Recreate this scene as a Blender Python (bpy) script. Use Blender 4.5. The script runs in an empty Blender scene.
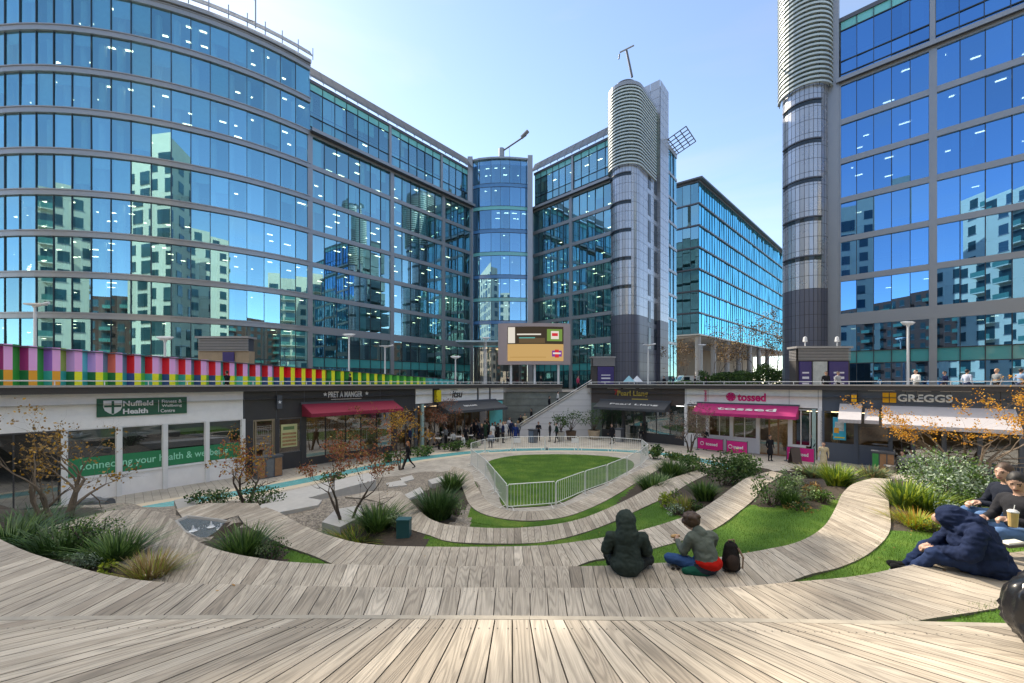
import bpy, bmesh, math, random
import numpy as np
from mathutils import Vector, Matrix, noise as mnoise

# ------------------------------------------------------------------ camera, sky, sun, exposure
F = 398.0            # focal length in pixels of a 1024 px wide frame (14 mm lens)
HOR = 383.0          # the horizon's row
CAMZ = 5.3           # eye height above the plaza floor
scene = bpy.context.scene
COL = scene.collection
camd = bpy.data.cameras.new('camera'); cam = bpy.data.objects.new('camera', camd); COL.objects.link(cam)
camd.sensor_width = 36.0; camd.lens = 36.0 * F / 1024.0
camd.shift_y = (HOR - 341.5) / 1024.0
camd.clip_start = 0.05; camd.clip_end = 3000
cam.location = (0, 0, CAMZ); cam.rotation_euler = (math.radians(90), 0, 0)
scene.camera = cam

SUN_AZ = Vector((-0.59, 0.81)).normalized()     # horizontal direction towards the sun
SUN_EL = math.radians(39.3)
world = bpy.data.worlds.new("World"); scene.world = world; world.use_nodes = True
wn = world.node_tree.nodes; wl = world.node_tree.links
bg = wn['Background']; sky = wn.new('ShaderNodeTexSky'); sky.sky_type = 'NISHITA'; sky.sun_disc = False
sky.sun_elevation = SUN_EL
sky.sun_rotation = math.atan2(SUN_AZ.x, SUN_AZ.y)
sky.altitude = 50; sky.air_density = 0.75; sky.dust_density = 0.06; sky.ozone_density = 1.0
_tc = wn.new('ShaderNodeTexCoord'); _mp = wn.new('ShaderNodeMapping'); _mp.inputs['Scale'].default_value = (1.0, 1.6, 5.0); wl.new(_tc.outputs['Generated'], _mp.inputs[0])
_no = wn.new('ShaderNodeTexNoise'); _no.inputs['Scale'].default_value = 1.7; _no.inputs['Detail'].default_value = 9; _no.inputs['Distortion'].default_value = .6; wl.new(_mp.outputs[0], _no.inputs[0])
_mr = wn.new('ShaderNodeMapRange'); _mr.inputs[1].default_value = .50; _mr.inputs[2].default_value = .78; _mr.inputs[4].default_value = .3; wl.new(_no.outputs[0], _mr.inputs[0])
_bw = wn.new('ShaderNodeRGBToBW'); wl.new(sky.outputs[0], _bw.inputs[0]); _sc = wn.new('ShaderNodeMath'); _sc.operation = 'MULTIPLY'; _sc.inputs[1].default_value = 1.25; wl.new(_bw.outputs[0], _sc.inputs[0])
_mx = wn.new('ShaderNodeMix'); _mx.data_type = 'RGBA'; wl.new(_mr.outputs[0], _mx.inputs[0]); wl.new(sky.outputs[0], _mx.inputs[6]); wl.new(_sc.outputs[0], _mx.inputs[7])
# unseen bright white cloud added overhead to fill the shaded plaza with soft light
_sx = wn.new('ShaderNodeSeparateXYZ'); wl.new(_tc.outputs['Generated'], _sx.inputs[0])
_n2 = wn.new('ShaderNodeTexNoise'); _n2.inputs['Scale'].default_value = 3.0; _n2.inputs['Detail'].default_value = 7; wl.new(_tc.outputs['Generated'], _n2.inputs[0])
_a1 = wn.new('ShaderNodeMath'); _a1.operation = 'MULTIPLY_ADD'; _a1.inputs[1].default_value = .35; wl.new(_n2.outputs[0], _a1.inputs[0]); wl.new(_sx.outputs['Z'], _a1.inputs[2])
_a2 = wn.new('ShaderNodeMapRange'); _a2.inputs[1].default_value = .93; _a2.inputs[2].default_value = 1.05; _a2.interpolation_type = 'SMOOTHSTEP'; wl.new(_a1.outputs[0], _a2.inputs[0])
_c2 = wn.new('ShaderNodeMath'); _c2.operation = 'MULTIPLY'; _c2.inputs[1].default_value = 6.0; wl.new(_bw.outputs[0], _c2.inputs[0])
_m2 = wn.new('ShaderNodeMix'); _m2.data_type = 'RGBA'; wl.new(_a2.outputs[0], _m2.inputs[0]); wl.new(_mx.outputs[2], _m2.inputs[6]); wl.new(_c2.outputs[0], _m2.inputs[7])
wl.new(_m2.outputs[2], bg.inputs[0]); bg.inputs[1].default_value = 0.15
sd = bpy.data.lights.new('sun', 'SUN'); so = bpy.data.objects.new('sun', sd); COL.objects.link(so)
sd.energy = 2.9; sd.angle = math.radians(0.5); sd.color = (1.0, 0.93, 0.82)
S = Vector((SUN_AZ.x * math.cos(SUN_EL), SUN_AZ.y * math.cos(SUN_EL), math.sin(SUN_EL)))
so.rotation_euler = S.to_track_quat('Z', 'Y').to_euler()
scene.view_settings.view_transform = 'Standard'; scene.view_settings.look = 'None'
scene.view_settings.exposure = 1.36; scene.view_settings.gamma = 1.0
scene.view_settings.use_curve_mapping = False
scene.view_settings.use_white_balance = True; scene.view_settings.white_balance_temperature = 7200   # camera balanced for open shade
scene.cycles.max_bounces = 7; scene.cycles.transparent_max_bounces = 12
scene.cycles.glossy_bounces = 4; scene.cycles.diffuse_bounces = 3
scene.cycles.caustics_reflective = True; scene.cycles.blur_glossy = 1.0; scene.cycles.sample_clamp_indirect = 6.0; scene.cycles.caustics_refractive = False
scene.cycles.use_adaptive_sampling = True
try:
    scene.cycles.use_denoising = True
except Exception: pass

# ------------------------------------------------------------------ materials
MATS = {}
def mat(name, color=(0.5, 0.5, 0.5), rough=0.6, metal=0.0, var=0.12, scale=3.0, bump=0.0, bscale=40.0, emit=None, estr=1.0, spec=0.5, coat=0.0):
    """plain principled surface with low and high frequency colour variation"""
    if name in MATS: return MATS[name]
    m = bpy.data.materials.new(name); m.use_nodes = True; MATS[name] = m
    nt = m.node_tree; n = nt.nodes; l = nt.links; p = n['Principled BSDF']
    p.inputs['Roughness'].default_value = rough; p.inputs['Metallic'].default_value = metal
    p.inputs['Specular IOR Level'].default_value = spec; p.inputs['Coat Weight'].default_value = coat
    c = (*color[:3], 1)
    if var > 0:
        tc = n.new('ShaderNodeTexCoord'); no = n.new('ShaderNodeTexNoise'); no.inputs['Scale'].default_value = scale
        no.inputs['Detail'].default_value = 6; no.inputs['Roughness'].default_value = 0.65
        l.new(tc.outputs['Object'], no.inputs['Vector'])
        mx = n.new('ShaderNodeMix'); mx.data_type = 'RGBA'
        mx.inputs[6].default_value = tuple(max(0, x * (1 - var * 1.6)) for x in c[:3]) + (1,)
        mx.inputs[7].default_value = tuple(min(1, x * (1 + var * 1.3)) for x in c[:3]) + (1,)
        l.new(no.outputs['Fac'], mx.inputs[0]); l.new(mx.outputs[2], p.inputs['Base Color'])
        mr = n.new('ShaderNodeMapRange'); mr.inputs[3].default_value = max(0.02, rough - 0.08); mr.inputs[4].default_value = min(1, rough + 0.08)
        l.new(no.outputs['Fac'], mr.inputs[0]); l.new(mr.outputs[0], p.inputs['Roughness'])
        if bump > 0:
            nb = n.new('ShaderNodeTexNoise'); nb.inputs['Scale'].default_value = bscale; nb.inputs['Detail'].default_value = 4
            l.new(tc.outputs['Object'], nb.inputs['Vector'])
            b = n.new('ShaderNodeBump'); b.inputs['Strength'].default_value = bump; b.inputs['Distance'].default_value = 0.02
            l.new(nb.outputs['Fac'], b.inputs['Height']); l.new(b.outputs[0], p.inputs['Normal'])
    else:
        p.inputs['Base Color'].default_value = c
    if emit is not None:
        p.inputs['Emission Color'].default_value = (*emit, 1); p.inputs['Emission Strength'].default_value = estr
    return m

def rnd_mat(name, c0, c1, rough=0.6, trans=0.0, noise=0.0):
    """colour picked per face island from the mesh attribute 'rnd' between c0 and c1 (leaves, blades)"""
    if name in MATS: return MATS[name]
    m = bpy.data.materials.new(name); m.use_nodes = True; MATS[name] = m
    nt = m.node_tree; n = nt.nodes; l = nt.links; p = n['Principled BSDF']
    at = n.new('ShaderNodeAttribute'); at.attribute_name = 'rnd'
    mx = n.new('ShaderNodeMix'); mx.data_type = 'RGBA'
    mx.inputs[6].default_value = (*c0, 1); mx.inputs[7].default_value = (*c1, 1)
    l.new(at.outputs['Fac'], mx.inputs[0]); l.new(mx.outputs[2], p.inputs['Base Color'])
    p.inputs['Roughness'].default_value = rough; p.inputs['Specular IOR Level'].default_value = 0.3
    if trans > 0:
        tr = n.new('ShaderNodeBsdfTranslucent'); l.new(mx.outputs[2], tr.inputs[0])
        ms = n.new('ShaderNodeMixShader'); ms.inputs[0].default_value = trans
        l.new(p.outputs[0], ms.inputs[1]); l.new(tr.outputs[0], ms.inputs[2])
        l.new(ms.outputs[0], n['Material Output'].inputs[0])
    return m

def glass(name, tint=(0.55, 0.8, 0.82), refl=(0.8, 0.95, 1.0), base=0.35, rough=0.0):
    """coated curtain wall glass: tinted see-through mixed with mirror reflection"""
    if name in MATS: return MATS[name]
    m = bpy.data.materials.new(name); m.use_nodes = True; MATS[name] = m
    nt = m.node_tree; n = nt.nodes; l = nt.links; n.remove(n['Principled BSDF'])
    t = n.new('ShaderNodeBsdfTransparent'); t.inputs[0].default_value = (*tint, 1)
    g = n.new('ShaderNodeBsdfGlossy'); g.inputs[0].default_value = (*refl, 1); g.inputs['Roughness'].default_value = rough
    lw = n.new('ShaderNodeLayerWeight'); lw.inputs[0].default_value = 0.35
    at = n.new('ShaderNodeAttribute'); at.attribute_name = 'rnd'
    mr = n.new('ShaderNodeMapRange'); mr.inputs[3].default_value = base; mr.inputs[4].default_value = 1.0
    l.new(lw.outputs['Fresnel'], mr.inputs[0])
    ad = n.new('ShaderNodeMath'); ad.operation = 'MULTIPLY_ADD'; ad.inputs[1].default_value = 0.16; ad.use_clamp = True
    l.new(at.outputs['Fac'], ad.inputs[0]); l.new(mr.outputs[0], ad.inputs[2])
    ms = n.new('ShaderNodeMixShader'); l.new(ad.outputs[0], ms.inputs[0])
    l.new(t.outputs[0], ms.inputs[1]); l.new(g.outputs[0], ms.inputs[2]); l.new(ms.outputs[0], n['Material Output'].inputs[0])
    return m

def emis(name, color, strength):
    if name in MATS: return MATS[name]
    m = bpy.data.materials.new(name); m.use_nodes = True; MATS[name] = m
    n = m.node_tree.nodes; n.remove(n['Principled BSDF'])
    e = n.new('ShaderNodeEmission'); e.inputs[0].default_value = (*color, 1); e.inputs[1].default_value = strength
    m.node_tree.links.new(e.outputs[0], n['Material Output'].inputs[0]); return m

def wood_mat(name, a, b, c):
    """weathered boards: per board tone (rnd), stretched grain and cathedral figure along the board (UV = across, along, metres)"""
    if name in MATS: return MATS[name]
    m = bpy.data.materials.new(name); m.use_nodes = True; MATS[name] = m
    nt = m.node_tree; n = nt.nodes; l = nt.links; p = n['Principled BSDF']
    uv = n.new('ShaderNodeUVMap'); uv.uv_map = 'UVMap'
    at = n.new('ShaderNodeAttribute'); at.attribute_name = 'rnd'
    def mapping(sx, sy):
        mp = n.new('ShaderNodeMapping'); mp.inputs['Scale'].default_value = (sx, sy, 1); l.new(uv.outputs[0], mp.inputs[0]); return mp.outputs[0]
    fine = n.new('ShaderNodeTexNoise'); fine.inputs['Scale'].default_value = 1; fine.inputs['Detail'].default_value = 5
    l.new(mapping(160, 4), fine.inputs['Vector'])
    cn = n.new('ShaderNodeTexNoise'); cn.inputs['Scale'].default_value = 1; cn.inputs['Detail'].default_value = 1.0; cn.inputs['Roughness'].default_value = .35
    l.new(mapping(5.5, 0.55), cn.inputs['Vector'])
    m1 = n.new('ShaderNodeMath'); m1.operation = 'MULTIPLY'; m1.inputs[1].default_value = 95; l.new(cn.outputs['Fac'], m1.inputs[0])
    m2 = n.new('ShaderNodeMath'); m2.operation = 'SINE'; l.new(m1.outputs[0], m2.inputs[0])
    wv = n.new('ShaderNodeMapRange'); wv.inputs[1].default_value = -1; wv.inputs[2].default_value = .3; l.new(m2.outputs[0], wv.inputs[0])
    blot = n.new('ShaderNodeTexNoise'); blot.inputs['Scale'].default_value = 1; blot.inputs['Detail'].default_value = 4
    l.new(mapping(2.0, 0.9), blot.inputs['Vector'])
    dk = n.new('ShaderNodeTexNoise'); dk.inputs['Scale'].default_value = 0.7; dk.inputs['Detail'].default_value = 5
    tc = n.new('ShaderNodeTexCoord'); l.new(tc.outputs['Object'], dk.inputs['Vector'])
    r1 = n.new('ShaderNodeValToRGB'); r1.color_ramp.elements[0].color = (*a, 1); r1.color_ramp.elements[1].color = (*b, 1)
    r1.color_ramp.elements.new(0.5).color = (*c, 1)
    l.new(at.outputs['Fac'], r1.inputs[0])
    def mult(src, fac, lo, hi, amt):
        mr = n.new('ShaderNodeMapRange'); mr.inputs[1].default_value = lo; mr.inputs[2].default_value = hi
        mr.inputs[3].default_value = 1 - amt; mr.inputs[4].default_value = 1 + amt * 0.5; l.new(fac, mr.inputs[0])
        v = n.new('ShaderNodeVectorMath'); v.operation = 'SCALE'; l.new(src, v.inputs[0]); l.new(mr.outputs[0], v.inputs['Scale']); return v.outputs[0]
    o = mult(r1.outputs[0], wv.outputs[0], 0.0, 1.0, 0.20)
    o = mult(o, fine.outputs['Fac'], 0.3, 0.65, 0.24)
    o = mult(o, blot.outputs['Fac'], 0.35, 0.65, 0.18)
    o = mult(o, dk.outputs['Fac'], 0.4, 0.6, 0.14)
    l.new(o, p.inputs['Base Color']); p.inputs['Roughness'].default_value = 0.72; p.inputs['Specular IOR Level'].default_value = 0.35
    b_ = n.new('ShaderNodeBump'); b_.inputs['Strength'].default_value = 0.5; b_.inputs['Distance'].default_value = 0.004
    l.new(wv.outputs[0], b_.inputs['Height']); l.new(b_.outputs[0], p.inputs['Normal'])
    return m

TMP = bpy.data.scenes.new('workbench')
def tmp_depsgraph():
    with bpy.context.temp_override(scene=TMP, view_layer=TMP.view_layers[0]):
        dg = bpy.context.evaluated_depsgraph_get(); dg.update(); return dg
# ------------------------------------------------------------------ object helpers
ORG = {}
def thing(name, label, cat, loc=(0, 0, 0), group=None, rz=0.0):
    o = bpy.data.objects.new(name, None); COL.objects.link(o); o.location = loc; o.rotation_euler = (0, 0, rz)
    o.empty_display_size = 0.3
    o['label'] = label; o['category'] = cat
    if group: o['group'] = group
    ORG[o.name] = Vector(loc); return o
def tag(o, label, cat, group=None):
    o['label'] = label; o['category'] = cat
    if group: o['group'] = group
    return o

class MB:
    """collects faces; build() links them as ONE mesh object. local=True: the coordinates are already relative to the parent"""
    def __init__(s): s.v = []; s.f = []; s.m = []; s.uv = []; s.r = []; s.mats = []
    def mi(s, m):
        if m not in s.mats: s.mats.append(m)
        return s.mats.index(m)
    def face(s, pts, m, uv=None, r=None):
        i = len(s.v); s.v.extend([tuple(p) for p in pts]); s.f.append(tuple(range(i, i + len(pts)))); s.m.append(s.mi(m))
        s.uv.append(uv); s.r.append(random.random() if r is None else r)
    def mesh(s, verts, faces, m, r=None):
        i = len(s.v); s.v.extend([tuple(p) for p in verts]); k = s.mi(m)
        rr = random.random() if r is None else r
        for f in faces:
            s.f.append(tuple(i + q for q in f)); s.m.append(k); s.uv.append(None); s.r.append(rr)
    def hexa(s, p, m, r=None):      # p: 4 bottom (ccw from above), 4 top
        s.mesh(p, [(3, 2, 1, 0), (4, 5, 6, 7), (0, 1, 5, 4), (1, 2, 6, 5), (2, 3, 7, 6), (3, 0, 4, 7)], m, r)
    def box(s, x0, x1, y0, y1, z0, z1, m, r=None):
        s.hexa([(x0, y0, z0), (x1, y0, z0), (x1, y1, z0), (x0, y1, z0), (x0, y0, z1), (x1, y0, z1), (x1, y1, z1), (x0, y1, z1)], m, r)
    def tube(s, pts, rad, m, n=8, r=None, cap=True):
        pts = [Vector(p) for p in pts]; rr = rad if isinstance(rad, (list, tuple)) else [rad] * len(pts)
        vs = []; fs = []
        for i, p in enumerate(pts):
            d = (pts[min(i + 1, len(pts) - 1)] - pts[max(i - 1, 0)])
            if d.length < 1e-9: d = Vector((0, 0, 1))
            d.normalize(); a = d.orthogonal().normalized() if abs(d.z) > 0.99 else Vector((0, 0, 1)).cross(d).normalized()
            b = d.cross(a)
            for k in range(n):
                t = 2 * math.pi * k / n; vs.append(p + (a * math.cos(t) + b * math.sin(t)) * rr[i])
        for i in range(len(pts) - 1):
            for k in range(n):
                fs.append((i * n + k, i * n + (k + 1) % n, (i + 1) * n + (k + 1) % n, (i + 1) * n + k))
        if cap: fs.append(tuple(range(n - 1, -1, -1))); fs.append(tuple((len(pts) - 1) * n + k for k in range(n)))
        s.mesh(vs, fs, m, r)
    def lathe(s, c, prof, m, n=12, r=None):   # prof: (radius, z)
        s.tube([(c[0], c[1], c[2] + z) for _, z in prof], [max(q, 1e-4) for q, _ in prof], m, n, r)
    def build(s, name, parent=None, loc=None, local=False, smooth=False, kind=None, attr=True):
        org = Vector((0, 0, 0))
        if parent is not None and not local: org = ORG[parent.name]
        elif loc is not None and not local: org = Vector(loc)
        me = bpy.data.meshes.new(name)
        V = np.array(s.v, dtype=float).reshape(-1, 3) - np.array(org)
        me.from_pydata(V.tolist(), [], s.f)
        for m in s.mats: me.materials.append(m)
        if len(s.f): me.polygons.foreach_set('material_index', s.m)
        if any(u is not None for u in s.uv):
            ul = me.uv_layers.new(name='UVMap'); data = []
            for f, u in zip(s.f, s.uv):
                if u is None: data += [0.0, 0.0] * len(f)
                else:
                    for q in u: data += [q[0], q[1]]
            ul.data.foreach_set('uv', data)
        if attr and len(s.f):
            a = me.attributes.new('rnd', 'FLOAT', 'FACE'); a.data.foreach_set('value', s.r)
        if smooth: me.polygons.foreach_set('use_smooth', [True] * len(me.polygons))
        me.update()
        o = bpy.data.objects.new(name, me); COL.objects.link(o)
        if parent is not None: o.parent = parent; ORG[o.name] = ORG.get(parent.name, Vector())
        elif loc is not None: o.location = loc; ORG[o.name] = Vector(loc)
        else: ORG[o.name] = Vector()
        if kind: o['kind'] = kind
        return o

def copy_thing(root, loc, rz, label, group=None, z=None):
    def cp(o, par):
        c = o.copy(); COL.objects.link(c)
        if par is not None: c.parent = par
        for ch in kids.get(o.name, []): cp(ch, c)
        return c
    kids = {}
    def walk(o):
        kids[o.name] = list(o.children)
        for ch in o.children: walk(ch)
    walk(root)
    c = cp(root, None); c.location = loc; c.rotation_euler = (0, 0, rz); c['label'] = label
    if group: c['group'] = group
    ORG[c.name] = Vector(loc); return c

class Frame:
    """a facade's own coordinates: u along it (left to right as seen from the plaza), o outwards, z up"""
    def __init__(s, P, d):
        s.P = Vector((P[0], P[1])); s.d = Vector((d[0], d[1])).normalized(); s.n = Vector((s.d.y, -s.d.x))
    def p(s, u, o, z): q = s.P + s.d * u + s.n * o; return (q.x, q.y, z)
    def u(s, px, o=0.0):           # where the sight line of column px meets the facade plane
        k = (px - 512) / F; P = s.P + s.n * o
        return (k * P.y - P.x) / (s.d.x - k * s.d.y)
    def z(s, px, py, o=0.0):
        y = s.p(s.u(px, o), o, 0)[1]; return CAMZ + (HOR - py) / F * y
    def box(s, mb, u0, u1, o0, o1, z0, z1, m, r=None):
        mb.hexa([s.p(u0, o1, z0), s.p(u1, o1, z0), s.p(u1, o0, z0), s.p(u0, o0, z0),
                 s.p(u0, o1, z1), s.p(u1, o1, z1), s.p(u1, o0, z1), s.p(u0, o0, z1)], m, r)
    def quad(s, mb, u0, u1, o, z0, z1, m, r=None):
        mb.face([s.p(u0, o, z0), s.p(u1, o, z0), s.p(u1, o, z1), s.p(u0, o, z1)], m, None, r)
    def mat4(s, u, o, z):
        X = Vector((s.d.x, s.d.y, 0)); Y = Vector((0, 0, 1)); Z = Vector((s.n.x, s.n.y, 0)); t = s.p(u, o, z)
        M = Matrix.Identity(4)
        for i in range(3): M[i][0] = X[i]; M[i][1] = Y[i]; M[i][2] = Z[i]; M[i][3] = t[i]
        return M

def text_verts(txt, width=None, height=None, extrude=0.02, bold=0.0, spacing=1.0):
    cu = bpy.data.curves.new('lettering', 'FONT'); cu.body = txt; cu.size = 1; cu.extrude = 0.0; cu.offset = bold
    cu.align_x = 'CENTER'; cu.align_y = 'CENTER'; cu.resolution_u = 3; cu.space_character = spacing
    ob = bpy.data.objects.new('lettering', cu); TMP.collection.objects.link(ob)
    dg = tmp_depsgraph()
    me = bpy.data.meshes.new_from_object(ob.evaluated_get(dg))
    V = np.array([v.co[:] for v in me.vertices]); Fc = [tuple(p.vertices) for p in me.polygons]
    bpy.data.objects.remove(ob); bpy.data.curves.remove(cu); bpy.data.meshes.remove(me)
    mn = V.min(0); mx = V.max(0); V -= (mn + mx) / 2; w = mx[0] - mn[0]; h = mx[1] - mn[1]
    sx = (width / w) if width else None; sy = (height / h) if height else None
    if sx is None: sx = sy
    if sy is None: sy = sx
    V[:, 0] *= sx; V[:, 1] *= sy
    return V, Fc
def add_text(mb, M, txt, m, width=None, height=None, bold=0.0, depth=0.03, spacing=1.0, slant=0.0):
    V, Fc = text_verts(txt, width, height, bold=bold, spacing=spacing)
    if slant: V[:, 0] += V[:, 1] * slant
    vs = [M @ Vector((v[0], v[1], depth)) for v in V]
    mb.mesh(vs, Fc, m)
    if depth > 0.005:
        # side walls of the letters
        edges = {}
        for f in Fc:
            for a, b in zip(f, f[1:] + f[:1]):
                k = (min(a, b), max(a, b)); edges[k] = None if k in edges else (a, b)
        back = [M @ Vector((v[0], v[1], 0)) for v in V]; n = len(vs); fs = []
        for e in edges.values():
            if e: fs.append((e[1], e[0], n + e[0], n + e[1]))
        mb.mesh(vs + back, fs, m)

def gpt(px, py, h):
    """world point of pixel (px, py) lying h below eye level"""
    y = F * h / (py - HOR); return Vector(((px - 512) / F * y, y, CAMZ - h))
# ------------------------------------------------------------------ colours used by the setting
WOOD = wood_mat('weathered_decking', (0.30, 0.25, 0.195), (0.52, 0.455, 0.37), (0.43, 0.37, 0.295))
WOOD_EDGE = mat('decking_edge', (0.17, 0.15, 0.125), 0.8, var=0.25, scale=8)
# ------------------------------------------------------------------ the timber terraces
# each band: height below eye level, list of (far edge pixel, near edge pixel, ...) seen in the photograph
BANDS = {
 2: (2.2, [((-150, 470), (-760, 640)), ((-70, 497), (-560, 655)), ((0, 539), (-400, 668)), ((60, 562), (-260, 680)), ((140, 580), (-70, 690)), ((250, 584.5), (150, 692)),
           ((375, 587), (330, 692)), ((512, 587.5), (508, 692)), ((640, 588), (690, 690)), ((720, 587.5), (805, 655)), ((792, 582), (897, 625)),
           ((862, 575), (992, 609)), ((933, 561), (1060, 596)), ((1005, 553), (1140, 584)), ((1100, 545), (1250, 572))]),
 3: (2.7, [((70, 521), (20, 535)), ((110, 511), (70, 545)), ((150, 510), (110, 561)), ((172, 519), (140, 575)), ((192, 538), (165, 592)), ((220, 550), (185, 601)), ((265, 559), (230, 606)), ((310, 563), (285, 609)),
           ((400, 565.5), (385, 610)), ((512, 566), (510, 611)), ((590, 566), (600, 611)), ((650, 563.5), (672, 610)), ((705, 559), (738, 606)), ((762, 550), (800, 577.5)),
           ((800, 541), (843, 566)), ((824, 526), (872, 551)), ((836, 507), (890, 530)), ((842, 494), (889, 505)), ((853, 484), (889, 490)), ((872, 478), (892, 479))]),
 4: (3.2, [((266, 507), (238, 515)), ((279, 512), (245, 524)), ((293, 520), (259, 532.5)), ((312, 529), (284, 545)), ((338, 538), (312, 555)), ((368, 544), (345, 568)), ((420, 546.5), (405, 580)),
           ((500, 546.5), (498, 582)), ((546, 545), (556, 574)), ((576, 541.6), (590, 561)), ((605, 537), (622, 555.5)), ((643, 529.5), (662, 546)),
           ((691, 514), (712, 530)), ((716, 499.5), (741, 510)), ((734, 486), (756, 497)), ((749, 477), (764, 487)), ((772, 471), (784, 474))]),
 5: (3.8, [((368, 491), (345, 497)), ((385, 491), (366, 499)), ((400, 491.5), (386, 505)), ((412, 502), (395, 517)), ((421, 512), (408, 528)), ((434, 520.5), (429, 535)), ((455, 525.5), (451, 541.5)), ((500, 528), (500, 543.5)),
           ((541, 526), (543, 542)), ((576, 520), (582, 533)), ((605, 509.5), (613, 521.5)), ((634, 496), (642, 508)), ((658, 483.5), (670, 495)), ((678, 476), (688, 484)), ((697, 470.5), (708, 474))]),
 6: (4.6, [((452, 466), (448, 472)), ((470, 472), (458, 477)), ((476, 485), (464, 492)), ((487, 501), (471, 506)), ((502, 509), (487, 515)), ((520, 511), (515, 520)), ((538, 510.7), (543, 520)), ((560, 507.5), (573, 514.5)),
           ((590, 495.5), (605, 501)), ((622, 478), (634, 484)), ((648, 466), (659, 469)), ((662, 461), (672, 463))]),
}
def catmull(P, t):
    i = int(min(max(t, 0), len(P) - 1.000001)); f = t - i
    p0 = P[max(i - 1, 0)]; p1 = P[i]; p2 = P[i + 1]; p3 = P[min(i + 2, len(P) - 1)]
    return 0.5 * ((2 * p1) + (p2 - p0) * f + (2 * p0 - 5 * p1 + 4 * p2 - p3) * f * f + (3 * p1 - p0 - 3 * p2 + p3) * f ** 3)
def band_edges(k):
    h, prs = BANDS[k]
    A = [gpt(*a, h) for a, b in prs]; B = [gpt(*b, h) for a, b in prs]
    if k == 1: pass
    return A, B
def dense(A, B, step):
    """resample the pairs evenly along their middle line"""
    ts = np.linspace(0, len(A) - 1, 60 * (len(A) - 1))
    PA = [catmull(A, t) for t in ts]; PB = [catmull(B, t) for t in ts]
    mid = [(a + b) / 2 for a, b in zip(PA, PB)]; s = [0.0]
    for a, b in zip(mid, mid[1:]): s.append(s[-1] + (b - a).length)
    n = int(s[-1] / step); out = []; s = np.array(s)
    for q in np.linspace(0, s[-1], n + 1):
        t = float(np.interp(q, s, ts)); out.append((catmull(A, t), catmull(B, t)))
    return out
EDGES = {}
for k in BANDS:
    A, B = band_edges(k); EDGES[k] = (A, B)
# the top terrace the camera stands on: almost straight front edge, boards fanning out towards the back
z1 = CAMZ - 1.7
A = []; B = []
for X in np.linspace(-7.5, 7.5, 16):
    yf = 2.86 - 0.012 * X - 0.004 * X * X
    g = math.copysign(min(abs(X) * 0.50 + max(abs(X) - 0.8, 0) * 0.35, 1.55 + 0.05 * abs(X)), X)
    A.append(Vector((X, yf, z1))); B.append(Vector((X + g * 1.75, yf - 1.75, z1)))
EDGES[1] = (A, B)
DENSE = {}
def build_band(k, label, step=0.172, thick=0.09, fascia=0.42):
    prs = dense(*EDGES[k], step); DENSE[k] = prs
    t = thing('timber_terrace', label, 'decking', tuple((prs[len(prs) // 2][0] + prs[len(prs) // 2][1]) / 2 - Vector((0, 0, fascia))), 'curved timber terraces')
    mb = MB(); gap = 0.0045
    for (a0, b0), (a1, b1) in zip(prs, prs[1:]):
        dv = (a1 - a0); w0 = dv.length; da = dv.normalized() * gap if w0 > 3 * gap else dv * 0.2
        dv = (b1 - b0); w1 = dv.length; db = dv.normalized() * gap if w1 > 3 * gap else dv * 0.2
        P = [b0 + db, b1 - db, a1 - da, a0 + da]
        L = ((a0 + a1) / 2 - (b0 + b1) / 2).length; off = random.random() * 50; of2 = random.random() * 50
        dz = Vector((0, 0, random.uniform(-0.0015, 0.0015)))
        P = [p + dz for p in P]
        uv = [(off, of2), (off + w1, of2), (off + w0, of2 + L), (off, of2 + L)]
        r = min(1, max(0, random.gauss(0.52, 0.18)))
        mb.face(P, WOOD, uv, r)
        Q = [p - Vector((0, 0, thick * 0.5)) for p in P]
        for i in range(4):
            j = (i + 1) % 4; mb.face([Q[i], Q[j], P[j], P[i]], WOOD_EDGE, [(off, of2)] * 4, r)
    mb.build('boards', t)
    if k <= 3:
        mb = MB(); SC = mat('screw_head', (.06, .055, .05), .5, metal=.5, var=0)
        for (a0, b0), (a1, b1) in zip(prs, prs[1:]):
            for f in (.06, .5, .94):
                for g_ in (.22, .78):
                    p = a0.lerp(a1, g_).lerp(b0.lerp(b1, g_), f) + Vector((0, 0, .0022)); s_ = .0042
                    if abs(p.x) < p.y * 1.5 and p.y > 1.4: mb.face([p + Vector((-s_, -s_, 0)), p + Vector((s_, -s_, 0)), p + Vector((s_, s_, 0)), p + Vector((-s_, s_, 0))], SC)
        if mb.f: mb.build('screws', t, kind='stuff')
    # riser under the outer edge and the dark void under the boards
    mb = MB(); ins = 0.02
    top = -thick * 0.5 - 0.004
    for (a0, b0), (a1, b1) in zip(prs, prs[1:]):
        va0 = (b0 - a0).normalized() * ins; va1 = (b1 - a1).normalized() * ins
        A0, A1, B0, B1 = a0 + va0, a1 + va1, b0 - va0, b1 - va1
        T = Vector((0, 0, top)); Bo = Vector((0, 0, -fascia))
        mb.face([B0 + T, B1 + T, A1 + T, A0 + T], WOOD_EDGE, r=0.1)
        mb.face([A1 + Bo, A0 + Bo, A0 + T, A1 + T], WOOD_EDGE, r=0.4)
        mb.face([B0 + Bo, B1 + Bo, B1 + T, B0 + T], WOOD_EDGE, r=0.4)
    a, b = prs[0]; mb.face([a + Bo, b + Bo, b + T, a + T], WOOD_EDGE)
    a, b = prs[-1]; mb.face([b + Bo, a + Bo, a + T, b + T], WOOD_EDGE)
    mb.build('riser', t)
    # long nosing board along the outer edge
    return t
build_band(1, 'topmost grey timber terrace filling the whole bottom of the picture', fascia=0.5)
build_band(2, 'wide timber terrace one step below the topmost one, the navy coat sits on it', fascia=0.5)
build_band(3, 'timber terrace the hooded person sits on, curving away towards the grey bakery', fascia=0.5)
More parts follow.
